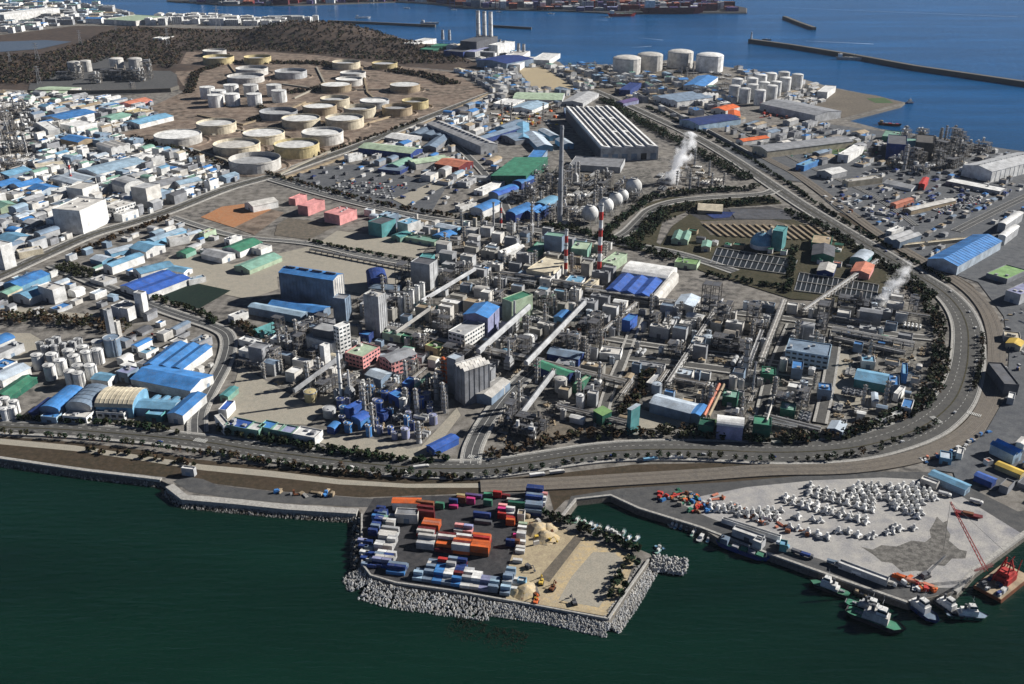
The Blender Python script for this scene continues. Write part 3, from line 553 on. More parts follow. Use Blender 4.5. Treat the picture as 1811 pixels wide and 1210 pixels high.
def bbuild(cx, cy, w, d, rz, h, form='flat', roof='blue', wall='white', label=None, rise=None, axis=None, name='warehouse', cat='building', ribs=0, vents=0, win=0, det=True, units=0, z0=0, full=False, group=None, slots=None, base_z=0, endw=None, vr=0):
    """w along local x, d along local y. ridge along the longer side unless axis given"""
    if axis is None: axis = 'x' if w > d else 'y'
    if axis == 'x' and form != 'flat': w, d, rz = d, w, rz+math.pi/2
    if rise is None: rise = {'gable': min(w*.14, 4), 'arch': min(w*.22, 9), 'shed': w*.08}.get(form, 0) or (2.4 if form[:3] in ('mul', 'saw') else 0)
    tp = topprof(form, w, h, rise); root = thing(name, cat, label or '', (cx, cy, base_z), rz, group, full)
    mb = MB(); mb.ext([(w/2, 0), ]+[(x*(1-.0), z-.25) for x, z in tp[::-1]]+[(-w/2, 0)], -d/2, d/2)
    wm = [wall]
    build(mb, 'wall', wm, root)
    if endw:  # paler end walls, sunlit tone of the gable ends put into the paint
        for s in (-1, 1):
            eb = MB(); y0, y1 = sorted((s*d/2, s*(d/2+.12))); eb.ext([(w/2-.2, 0)]+[(x*.995, z-.3) for x, z in tp[::-1]]+[(-w/2+.2, 0)], y0, y1); build(eb, 'sunlit_end_wall', endw, root)
    if vr:
        rb = MB(); n = max(2, int(w/vr))
        for i in range(n+1):
            x = -w/2+w*i/n
            for s in (-1, 1): rb.box(x-.3, x+.3, min(s*d/2, s*(d/2+.35)), max(s*d/2, s*(d/2+.35)), 0, h-.4)
        n = max(2, int(d/vr))
        for i in range(n+1):
            y = -d/2+d*i/n
            for s in (-1, 1): rb.box(min(s*w/2, s*(w/2+.35)), max(s*w/2, s*(w/2+.35)), y-.3, y+.3, 0, h-.4)
        build(rb, 'wall_rib', [wall], root)['kind'] = 'stuff'
    mb = MB(); o = .5 if form != 'flat' else 0
    if form == 'flat':
        mb.box(-w/2+.35, w/2-.35, -d/2+.35, d/2-.35, h-.24, h+.02)
        build(mb, 'roof', [roof], root)
        pb = MB(); t = .35
        for x0, x1, y0, y1 in ((-w/2, w/2, -d/2, -d/2+t), (-w/2, w/2, d/2-t, d/2), (-w/2, -w/2+t, -d/2+t, d/2-t), (w/2-t, w/2, -d/2+t, d/2-t)): pb.box(x0, x1, y0, y1, h-.24, h+.9)
        build(pb, 'parapet', [wall], root)
    else:
        k = (w+2*o)/w; P = [(x*k, z) for x, z in tp]; P[0] = (P[0][0], P[0][1]-.12); 
        mb.ext(P[::-1]+[(x, z-.24) for x, z in P], -d/2-o, d/2+o)
        if ribs:
            n = int(d/ribs)
            for i in range(1, n):
                y = -d/2+d*i/n; mb.ext([(x, z+.3) for x, z in P[::-1]]+[(x, z) for x, z in P], y-.2, y+.2)
        rf = build(mb, 'roof', [roof], root)
        if vents and form in ('gable', 'arch'):
            vb = MB(); n = max(1, int(d/14))
            for i in range(n):
                y = -d/2+d*(i+.5)/n; vb.box(-.9, .9, y-(d/n*.36), y+(d/n*.36), h+rise-.5, h+rise+1.1)
            build(vb, 'ridge_vent', ['lgrey' if vents == 1 else 'dgrey'], rf)['kind'] = 'stuff'
        if slots:
            n, c = slots; sb = MB()
            for i in range(n):
                y = -d/2+d*(i+.5)/n
                for s in (-1, 1):
                    x0, z0_ = s*w*.12, h+rise*(1-.24); x1, z1_ = s*w*.38, h+rise*(1-.76); e = d/n*.14
                    sb.add([(x0, y-e, z0_+.12), (x1, y-e, z1_+.12), (x1, y+e, z1_+.12), (x0, y+e, z0_+.12)], [(0, 1, 2, 3) if s < 0 else (3, 2, 1, 0)])
            if form == 'gable':
                sk = build(sb, 'skylight', [c], rf); sk['kind'] = 'stuff'
    if form == 'flat' and (units or (det and w*d > 150)):
        n = units or rng.randint(1, 3)
        ub = MB()
        for i in range(n):
            a, b, c = rng.uniform(1.5, 4), rng.uniform(1.5, 4), rng.uniform(1, 2.6)
            x = rng.uniform(-w/2+3, w/2-3) if w > 8 else 0; y = rng.uniform(-d/2+3, d/2-3) if d > 8 else 0
            ub.box(x-a/2, x+a/2, y-b/2, y+b/2, h+.02, h+c+i*.01)
        build(ub, 'rooftop_unit', [rng.choice(['lgrey', 'offwhite', 'grey'])], root)['kind'] = 'stuff'
    if win and h > 5:
        gb = MB(); nf = max(1, int(h/3.8)); 
        for side in (-1, 1):
            for fl in range(nf):
                z = h*(fl+.38)/nf; zz = z+h/nf*.42
                n = max(2, int(w/win))
                for i in range(n):
                    x = -w/2+w*(i+.5)/n; e = w/n*.33
                    y = side*(d/2+.06); gb.add([(x-e, y, z), (x+e, y, z), (x+e, y, zz), (x-e, y, zz)], [(0, 1, 2, 3) if side < 0 else (3, 2, 1, 0)])
                n = max(2, int(d/win))
                for i in range(n):
                    y = -d/2+d*(i+.5)/n; e = d/n*.33
                    x = side*(w/2+.06); gb.add([(x, y-e, z), (x, y+e, z), (x, y+e, zz), (x, y-e, zz)], [(0, 1, 2, 3) if side > 0 else (3, 2, 1, 0)])
        g = build(gb, 'window', ['glass'], root); g['kind'] = 'stuff'
    elif det and w > 8 and h > 3.5 and wall not in ('pink',):
        db = MB(); n = max(1, int(w/14)); dh = min(4.5, h*.6)
        for i in range(n):
            x = -w/2+w*(i+.5)/n
            for s in (-1, 1):
                y = s*(d/2+.05); db.add([(x-2, y, 0), (x+2, y, 0), (x+2, y, dh), (x-2, y, dh)], [(0, 1, 2, 3) if s < 0 else (3, 2, 1, 0)])
        dq = build(db, 'door', ['dgrey' if rng.random() < .6 else 'bgrey'], root); dq['kind'] = 'stuff'
    occupy(cx, cy, *( (d, w) if False else (w, d)), rz)
    return root
def quadbox(z, A, B, C, h):
    PA, PB, PC = [np.array(G(ph(z, p), h)) for p in (A, B, C)]
    u = PB-PA; w = float(np.linalg.norm(u)); u /= w; v = np.array([-u[1], u[0]]); dd = float((PC-PB)@v); c = (PA+PB)/2+v*dd/2
    return float(c[0]), float(c[1]), w, abs(dd), math.atan2(u[1], u[0])
def Bd(z, A, B, C, h, form='gable', roof='blue', wall='white', label=None, **k):
    cx, cy, w, d, rz = quadbox(z, A, B, C, h)
    full = label is not None
    if not full:
        nm = {'gable': 'gabled', 'arch': 'barrel-roofed', 'flat': 'flat-roofed', 'shed': 'lean-to'}.get(form, 'multi-bay')
        sz = 'small' if w*d < 350 else 'large' if w*d > 1600 else 'mid-size'
        if h > 20: sz = 'tall'
        label = short(sz, nm, roof, wall, 'building')
    k.setdefault('name', 'tower_building' if h > 22 else 'warehouse' if form != 'flat' else 'factory_building')
    return bbuild(cx, cy, w, d, rz, h, form, roof, wall, label, full=full, **k)
# ---- tanks and vessels (photo position = rim centre, width in photo px)
def scl(y, z=0): return (y-CY+F*math.tan(TH))*CT/(H-z)
def open_tank(cx, cy, w, h, wall='cream', roof='lgrey', rooflev=.55, label=None):
    cy += h*.04; h *= 1.15; w *= 1.07; rooflev = rooflev*.9+.06; g = G((cx, cy), h); r = w/2/scl(cy, h)
    roof = 'white' if roof == 'lgrey' else 'lgrey' if roof in ('grey', 'dgrey') else roof
    t = thing('oil_tank', 'tank', label or f"{CN[wall]} open-topped oil tank", (*g, 0), 0, 'floating roof oil tanks', full=False)
    mb = MB(); mb.lathe(0, 0, [(r, 0), (r, h), (r-.6, h), (r-.6, h*rooflev-.3)], 40); build(mb, 'shell', [wall], t)
    mb = MB(); mb.lathe(0, 0, [(r-.6, h*rooflev), (r-1.6, h*rooflev+.3), (r-1.7, h*rooflev), (.01, h*rooflev+.5)], 40); build(mb, 'floating_roof', [roof], t)
    mb = MB(); mb.lathe(0, 0, [(r+.8, h*.86), (r+.8, h*.9), (r, h*.9)], 32); mb.lathe(0, 0, [(r+.01, h*.86), (r+.8, h*.86)], 32); build(mb, 'wind_girder', [wall], t)
    mb = MB(); n = 14
    for i in range(n):
        a0 = 3.6+.9*i/n; a1 = 3.6+.9*(i+1)/n; z = h*i/n
        mb.bar(((r+.6)*math.cos(a0), (r+.6)*math.sin(a0), z), ((r+.6)*math.cos(a1), (r+.6)*math.sin(a1), z+h/n), .35)
    build(mb, 'spiral_stair', ['grey'], t)
    b = MB(); R = r*1.32; pts = [(R*math.cos(6.2832*i/28), R*math.sin(6.2832*i/28)) for i in range(28)]
    vs = []; 
    for x, y in pts: vs += [(x*1.05, y*1.05, .2), (x*1.01, y*1.01, 2.2), (x*.98, y*.98, 2.2), (x*.94, y*.94, .2)]
    fs = [(4*i+j, 4*((i+1) % 28)+j, 4*((i+1) % 28)+j+1, 4*i+j+1) for i in range(28) for j in range(3)]
    b.add(vs, fs); o = struct(build(b, 'earth_bund', 'brown_earth', None, loc=(*g, 0)))
    occupy(g[0], g[1], 2.2*r, 2.2*r, 0); return t
MESHC = {}
def tankmesh(r, h, dome, mat, n=20):
    key = ('t', round(r, 1), round(h, 1), dome, mat)
    if key not in MESHC:
        mb = MB(); pr = [(r, 0), (r, h)]
        if dome == 'dome': pr += [(r*math.cos(a), h+r*.2*math.sin(a)) for a in (.3, .7, 1.1, 1.56)]
        elif dome == 'cone': pr += [(r*.02, h+r*.22)]
        else: pr += [(r-.15, h+.15), (.01, h+.2)]
        mb.lathe(0, 0, pr, n)
        tb = MB(); rr = r+.35
        tb.lathe(0, 0, [(r, h-.4), (rr, h-.4), (rr, h+.7), (rr-.1, h+.7), (rr-.1, h-.2)], n)
        tb.box(-.6, .6, -r*.6, -r*.6+1.2, h, h+1.4)
        lb = MB(); lb.box(r*.7, r*.7+.5, -r*.76-.5, -r*.76, 0, h+1)
        MESHC[key] = (mb.mesh('tank_shell', [mat]), tb.mesh('top_rail', ['lgrey']), lb.mesh('ladder', ['grey']))
    return MESHC[key]
def tank(x, y, r, h, dome='cone', mat='white', label='white storage tank', group=None, name='storage_tank', full=False, det=True, zb=0):
    a, b, c = tankmesh(r, h, dome, mat); t = thing(name, 'tank', label, (x, y, zb), rng.uniform(-.5, .5), group, full)
    mobj('shell', a, t)
    if det: mobj('top_rail', b, t); mobj('ladder', c, t)
    occupy(x, y, 2*r, 2*r, 0); return t
def tankP(z, p, wpx, h, **k):
    q = ph(z, p); s = 4.766 if z == 'd2' else 3.773 if z else 1; g = G(q, h); return tank(g[0], g[1], round(wpx/s/2/scl(q[1], h), 1), h, **k)
def chimney(base, top_y, rb, rt, bands, label, mats=('white', 'red'), name='chimney'):
    g = G(base); h = hpx(base, top_y); t = thing(name, 'chimney', label, (*g, 0), full=True)
    if bands:
        for i in range(bands):
            z0, z1 = h*i/bands, h*(i+1)/bands; mb = MB(); r0 = rb+(rt-rb)*i/bands; r1 = rb+(rt-rb)*(i+1)/bands
            mb.cyl(0, 0, z0, z1, r0, 14, r2=r1, cap=(i == bands-1)); build(mb, 'band', [mats[(i+bands+1) % 2]], t)
    else:
        mb = MB(); mb.cyl(0, 0, 0, h, rb, 14, r2=rt); build(mb, 'shaft', [mats[0]], t)
    mb = MB()
    for f in (.35, .65, .97):
        r = rb+(rt-rb)*f+.7; mb.lathe(0, 0, [(r-.8, h*f), (r, h*f), (r, h*f+1), (r-.1, h*f+1)], 12)
    build(mb, 'platform', ['grey'], t)['kind'] = 'stuff'
    mb = MB(); mb.cyl(0, 0, h, h+.3, rt*.8, 12); build(mb, 'rim', ['dgrey'], t)
    return t
def sphere_tank(p, wpx, label):
    s = scl(p[1]); r = wpx/2/s; g = G((p[0], p[1]+wpx*.45)); t = thing('gas_sphere', 'gas tank', label, (*g, 0), full=True, group='white gas spheres')
    mb = MB(); zc = r+2; mb.lathe(0, 0, [(max(.02, r*math.sin(math.pi*i/12)), zc-r*math.cos(math.pi*i/12)) for i in range(13)], 24); o = build(mb, 'sphere_shell', ['white'], t)
    for q in o.data.polygons: q.use_smooth = True
    for k in range(8):
        a = k*math.pi/4; mb = MB(); mb.bar((r*.95*math.cos(a), r*.95*math.sin(a), 0), (r*.97*math.cos(a), r*.97*math.sin(a), zc), .4, 6); build(mb, 'leg', ['lgrey'], t)
    mb = MB(); mb.lathe(0, 0, [(r*.35, zc+r*.9), (r*.42, zc+r*.97), (r*.42, zc+r*1.05)], 14); build(mb, 'top_platform', ['grey'], t)
    mb = MB(); mb.bar((r+3, -2, 0), (r*.3, -1, zc+r), .4); build(mb, 'stair', ['grey'], t)
    occupy(g[0], g[1], 2*r, 2*r, 0)
# ---- process plant kit: prototypes share meshes, every copy is a thing of its own
def pr_frame(w, d, h, nf, seed, steel='steel'):
    R = random.Random(seed); fr = MB(); nx = max(1, int(w/6)); ny = max(1, int(d/6)); t = .28
    xs = [-w/2+w*i/nx for i in range(nx+1)]; ys = [-d/2+d*i/ny for i in range(ny+1)]
    for x in xs:
        for y in ys: fr.box(x-t, x+t, y-t, y+t, 0, h)
    for f in range(1, nf+1):
        z = h*f/nf
        for x in xs: fr.box(x-.2, x+.2, -d/2+t, d/2-t, z-.3, z)
        for y in ys: fr.box(-w/2+t, w/2-t, y-.2, y+.2, z-.31, z-.02)
        fr.bar((-w/2, -d/2, z-h/nf), (-w/2+w/nx, -d/2, z), .14); fr.bar((w/2, -d/2, z-h/nf), (w/2, -d/2+d/ny, z), .14)
    pl = MB()
    for f in range(1, nf+1):
        z = h*f/nf
        for i in range(nx):
            for j in range(ny):
                if R.random() < .8: pl.box(xs[i]+t, xs[i+1]-t, ys[j]+t, ys[j+1]-t, z, z+.1, bot=True)
    for f in range(1, nf+1):
        z = h*f/nf
        for y in (-d/2, d/2): pl.box(-w/2, w/2, y-.05, y+.05, z+1, z+1.12, bot=True)
    ve = MB()
    for k in range(int(w*d/28)):
        x = R.uniform(-w/2+2, w/2-2); y = R.uniform(-d/2+2, d/2-2); f = R.randrange(nf+1); z = h*f/nf+.1; r = R.uniform(.7, 1.9)
        if R.random() < .6: ve.cyl(x, y, z, z+R.uniform(2, 6), r, 8, 0); 
        else: ve.bar((x-3, y, z+r), (x+3, y, z+r), r, 8, 0)
    pi = MB()
    for k in range(int(w*d/14)):
        x = R.uniform(-w/2, w/2); y = R.uniform(-d/2, d/2); z = R.uniform(1, h); r = R.uniform(.15, .4); c = R.random()
        if c < .35: pi.bar((x, y, 0), (x, y, z), r)
        elif c < .7: pi.bar((-w/2, y, z), (x, y, z), r)
        else: pi.bar((x, -d/2, z), (x, y, z), r)
    return [('frame', fr.mesh('frame', [steel])), ('platform', pl.mesh('platform', ['dgrey'])), ('vessel', ve.mesh('vessel', [R.choice(['white', 'offwhite', 'lgrey', 'steel'])])), ('pipework', pi.mesh('pipework', [R.choice(['lgrey', 'steel', 'tan'])]))]
def pr_column(r, h, seed, mat='lgrey'):
    R = random.Random(seed); s = MB(); s.lathe(0, 0, [(r*1.25, 0), (r, 3), (r, h*.6), (r*.8, h*.63), (r*.8, h), (r*.5, h+r*.5), (.05, h+r*.6)], 12)
    p = MB()
    for f in (.25, .45, .62, .8, .96):
        rr = r+1.1; p.lathe(0, 0, [(r*.7, h*f), (rr, h*f), (rr, h*f+1.1), (rr-.12, h*f+1.1), (rr-.12, h*f+.1), (r*.7, h*f+.1)], 10)
    q = MB(); q.bar((r+.5, 0, 0), (r+.5, 0, h), .3); q.bar((-r-.4, .3, 0), (-r-.4, .3, h*.9), .22); q.bar((0, -r-.3, h*.9), (5, -r-.3, h*.9), .22); q.bar((5, -r-.3, 0), (5, -r-.3, h*.9), .22)
    return [('shell', s.mesh('shell', [mat])), ('platform', p.mesh('platform', ['steel'])), ('riser_pipe', q.mesh('riser_pipe', ['lgrey']))]
def pr_drums(n, r, l, seed, mat='offwhite'):
    s = MB(); f = MB()
    for i in range(n):
        x = (i-(n-1)/2)*(2*r+1.4)
        s.bar((x, -l/2, r+1.5), (x, l/2, r+1.5), r, 10); s.bar((x, 0, 2*r+1), (x, 0, 2*r+2.6), .5, 6)
        for y in (-l*.3, l*.3): f.box(x-r*.8, x+r*.8, y-.3, y+.3, 0, r+1)
    f.box(-n*(r+.7), n*(r+.7), -.5, .5, 2*r+2, 2*r+2.2, bot=True)
    return [('drum', s.mesh('drum', [mat])), ('saddle', f.mesh('saddle', ['concrete']))]
def pr_rack(l, seed, steel='steel'):
    R = random.Random(seed); f = MB(); w = 5; n = int(l/8); hs = (5, 8)
    for i in range(n+1):
        x = -l/2+l*i/n
        for y in (-w/2, w/2): f.box(x-.25, x+.25, y-.25, y+.25, 0, 9)
        for z in hs: f.box(x-.2, x+.2, -w/2, w/2, z-.5, z-.05, bot=True)
    p = MB()
    for z in hs:
        y = -w/2+.4
        while y < w/2-.3:
            r = R.uniform(.14, .38)
            if R.random() < .85: p.bar((-l/2, y, z+r), (l/2, y, z+r), r, 5, R.randrange(2))
            y += 2*r+.15
    return [('rack_frame', f.mesh('rack_frame', [steel])), ('pipe', p.mesh('pipe', [R.choice(['lgrey', 'offwhite', 'silver']), 'steel']))]
def pr_cooler(n, seed):
    f = MB(); b = MB(); c = MB()
    for i in range(n):
        x = (i-(n-1)/2)*7; b.box(x-3.3, x+3.3, -6, 6, 5, 7.5, bot=True)
        for y in (-3, 3): c.cyl(x, y, 7.5, 9, 2.3, 12, cap=False); c.cyl(x, y, 7.6, 7.9, 2.2, 12)
        for sx in (-3, 3):
            for y in (-5.5, 5.5): f.box(x+sx-.2, x+sx+.2, y-.2, y+.2, 0, 5)
    return [('leg_frame', f.mesh('leg_frame', ['steel'])), ('tube_bank', b.mesh('tube_bank', ['dgrey'])), ('fan_ring', c.mesh('fan_ring', ['lgrey']))]
def pr_heater(seed):
    a = MB(); a.box(-5, 5, -4, 4, 2, 13); a.ext([(-5, 13), (5, 13), (2, 18), (-2, 18)], -3, 3); b = MB(); b.cyl(0, 0, 18, 38, 1.6, 10, r2=1.2); c = MB()
    for x in (-4.7, 4.7):
        for y in (-3.7, 3.7): c.box(x-.3, x+.3, y-.3, y+.3, 0, 2)
    for z in (6, 10): c.box(-6, 6, -5, 5, z, z+.15, bot=True)
    return [('casing', a.mesh('casing', ['lgrey'])), ('stack', b.mesh('stack', ['silver'])), ('support', c.mesh('support', ['dsteel']))]
def pr_pump(seed):
    R = random.Random(seed); a = MB(); b = MB()
    a.box(-6, 6, -4, 4, 0, .3)
    for k in range(10):
        x, y = R.uniform(-5, 5), R.uniform(-3, 3); s = R.uniform(.5, 1.3); b.box(x-s, x+s, y-s*.7, y+s*.7, .3, .3+s*R.uniform(1, 3))
    for k in range(7): b.bar((R.uniform(-5, 5), R.uniform(-3, 3), 1.5), (R.uniform(-5, 5), R.uniform(-3, 3), 1.6+R.random()*2), .2)
    return [('plinth', a.mesh('plinth', ['concrete'])), ('machinery', b.mesh('machinery', [R.choice(['steel', 'lgrey', 'bgrey', 'tan'])]))]
PK = {}
for i, (w, d, h, nf) in enumerate([(18, 12, 16, 3), (24, 14, 11, 2), (12, 12, 24, 4), (30, 12, 14, 3), (14, 10, 30, 5)]): PK['frame%d' % i] = ('process_structure', 'plant structure', ['three-deck steel process frame with vessels', 'wide low two-deck steel pipe structure', 'square four-deck steel tower frame', 'long three-deck steel process frame', 'narrow tall steel tower frame'][i], w, d, pr_frame(w, d, h, nf, i, ['steel', 'dsteel', 'steel', 'dsteel', 'dsteel'][i]), h)
PK['frame5'] = ('process_structure', 'plant structure', 'pale grey three-deck process frame', 18, 14, pr_frame(18, 14, 20, 3, 9, 'lgrey'), 20)
for i, (r, h, m) in enumerate([(1.4, 26, 'lgrey'), (2.0, 34, 'silver'), (1.2, 20, 'offwhite'), (2.6, 24, 'lgrey')]): PK['col%d' % i] = ('distillation_column', 'column', ['slim grey column with ring platforms', 'tall silver distillation column', 'short off-white column', 'stout grey reactor column'][i], 6, 6, pr_column(r, h, i, m), h)
for i, (n, r, l, m) in enumerate([(3, 1.6, 12, 'offwhite'), (2, 2.2, 15, 'lgrey'), (5, 1.1, 9, 'white')]): PK['drum%d' % i] = ('horizontal_drums', 'drums', ['row of three off-white horizontal drums', 'pair of grey horizontal drums', 'row of five small white drums'][i], n*(2*r+1.4), l, pr_drums(n, r, l, i, m), 5)
for i, l in enumerate([30, 48, 64]): PK['rack%d' % i] = ('pipe_rack', 'pipe rack', ['short elevated pipe rack', 'mid-length elevated pipe rack', 'long elevated pipe rack'][i], l, 6, pr_rack(l, i, ['steel', 'concrete', 'dsteel'][i]), 9)
for i, n in enumerate([3, 5]): PK['fan%d' % i] = ('air_cooler', 'air cooler', ['three-bay air cooler with round fans', 'five-bay air cooler with round fans'][i], n*7, 12, pr_cooler(n, i), 9)
PK['heater'] = ('fired_heater', 'heater', 'grey fired heater with slim stack', 12, 10, pr_heater(0), 18)
for i in range(4): PK['pump%d' % i] = ('pump_skid', 'machinery', ['brown pump skid', 'pump skid with pipes', 'skid of small machines', 'skid of pumps and valves'][i], 12, 8, pr_pump(i), 3)
PC = {}
def plant(k, x, y, rz, s=1.0, det=True, label=None):
    nm, cat, lab, w, d, parts, h = PK[k]
    t = thing(nm, cat, label or lab, (x, y, 0), rz, nm.replace('_', ' ')+'s of the process plants', full=False)
    t.scale = (s, s, s)
    for pn, me in parts:
        q = mobj(pn, me, t)
        if pn in ('fan_ring', 'drum', 'pipework', 'vessel', 'pipe', 'platform', 'rack_frame', 'frame', 'leg_frame', 'saddle', 'machinery', 'support'): q['kind'] = 'stuff'
    occupy(x, y, w*s, d*s, rz, pad=1); return t
def tryplant(k, x, y, rz, s=1.0):
    w, d = PK[k][3]*s, PK[k][4]*s
    PC[PK[k][0]] = PC.get(PK[k][0], 0)
    if PC[PK[k][0]] >= 285: return
    if free(x, y, w, d, rz, pad=-.5): plant(k, x, y, rz, s); PC[PK[k][0]] += 1; return True
def grid(zpoly, ang, step, jit=.25):
    P = [G(p) for p in zpoly]; c, s = math.cos(ang), math.sin(ang)
    U = [(x*c+y*s, -x*s+y*c) for x, y in P]; u0, u1 = min(u for u, v in U), max(u for u, v in U); v0, v1 = min(v for u, v in U), max(v for u, v in U)
    v = v0; out = []
    while v < v1:
        u = u0+rng.random()*step
        while u < u1:
            uu, vv = u+rng.uniform(-jit, jit)*step, v+rng.uniform(-jit, jit)*step
            x, y = uu*c-vv*s, uu*s+vv*c
            if inpoly((x, y), P): out.append((x, y))
            u += step
        v += step
    return out
def fill_plant(zpoly, ang, kinds, step=11, rounds=1, smax=1.15):
    for r in range(rounds):
        for x, y in grid(zpoly, ang, step):
            k = rng.choices([a for a, b in kinds], [b for a, b in kinds])[0]
            tryplant(k, x, y, ang+rng.choice([0, math.pi/2]), rng.uniform(.75, smax))
TOWN = []
def short(sz, nm, roof, wall, kind): return f"{sz} {nm} {CN[roof].replace(' ', '-')}{'' if roof == wall else '-and-'+CN[wall].replace(' ', '-')} {kind}"
def fill_town(zpoly, ang, step, wr, dr, hr, pal, det=False, flat=.5, win=0, gap=2):
    for x, y in grid(zpoly, ang, step):
        w, d, h = rng.uniform(*wr), rng.uniform(*dr), rng.uniform(*hr)
        for tr in range(3):
            if free(x, y, w, d, ang, pad=gap*.5):
                roof, wall = rng.choice(pal); form = 'flat' if rng.random() < flat else rng.choice(['gable', 'gable', 'arch'])
                nm = {'gable': 'gabled', 'arch': 'arched', 'flat': 'flat-roofed'}[form]; sz = 'small' if w*d < 350 else 'large' if w*d > 1600 else 'mid-size'
                kn = 'workshop' if form != 'flat' else ('office_building' if h > 9 else 'annex_building')
                TOWN.append((kn, x, y, w, d, ang+rng.choice([0, 0, .03, -.03]), h, form, roof, wall, short(sz, nm, roof, wall, {'workshop': 'workshop', 'office_building': 'block', 'annex_building': 'annex'}[kn]))); occupy(x, y, w, d, ang); break
            w *= .7; d *= .7
def flush_town(cap=285):
    restm = {}
    for kn in ('workshop', 'office_building', 'annex_building'):
        L = [t for t in TOWN if t[0] == kn]
        def vis(t):
            p = PR(t[1], t[2]); s = scl(p[1]); ins = -30 < p[0] < 1841 and -10 < p[1] < 1240
            return (t[3]*t[4]*.4+t[3]*t[6]+t[4]*t[6]*.5)*s*s if ins else -1
        L.sort(key=vis, reverse=True)
        for t in L[:cap]: bbuild(*t[1:6], t[6], t[7], t[8], t[9], t[10], name=kn, cat='building', det=t[3] > 16, win=6 if kn == 'office_building' and t[6] > 17 else 0)
        for t in L[cap:]:
            if vis(t) < 0: continue
            _, x, y, w, d, rz, h, form, roof, wall, lab = t
            if form != 'flat' and w > d: w, d, rz = d, w, rz+math.pi/2
            key = 'west' if x < -150 else 'east'
            mb, mats = restm.setdefault((kn, key), (MB(), []))
            def mi(c):
                if c not in mats: mats.append(c)
                return mats.index(c)
            c, s = math.cos(rz), math.sin(rz); tmp = MB(); tp = topprof(form, w, h, min(w*.14, 4) if form == 'gable' else w*.2 if form == 'arch' else 0)
            tmp.ext([(w/2, 0)]+[(a, b-.25) for a, b in tp[::-1]]+[(-w/2, 0)], -d/2, d/2, 0)
            k = (w+.8)/w if form != 'flat' else .95; P = [(a*k, b) for a, b in tp]; tmp.ext(P[::-1]+[(a, b-.26) for a, b in P], -d/2-.3*(form != 'flat'), d/2+.3*(form != 'flat'), 1)
            if form == 'flat' and w > 6: tmp.box(-w*.2, w*.1, -d*.2, d*.15, h, h+1.6, 1)
            o = len(mb.v); mb.v += [(x+a*c-b*s, y+a*s+b*c, z) for a, b, z in tmp.v]; mb.f += [tuple(i+o for i in f) for f in tmp.f]; mm = [mi(wall), mi(roof)]; mb.m += [mm[q] for q in tmp.m]
    for (kn, key), (mb, mats) in restm.items():
        o = build(mb, {'workshop': 'small_workshops', 'office_building': 'small_blocks', 'annex_building': 'small_annexes'}[kn], mats); o['kind'] = 'stuff'; o['category'] = 'buildings'
        o['label'] = f"crowd of {'little gabled workshops' if kn == 'workshop' else 'little flat sheds' if kn == 'annex_building' else 'small distant blocks'} filling the {'left' if key == 'west' else 'right'} districts"
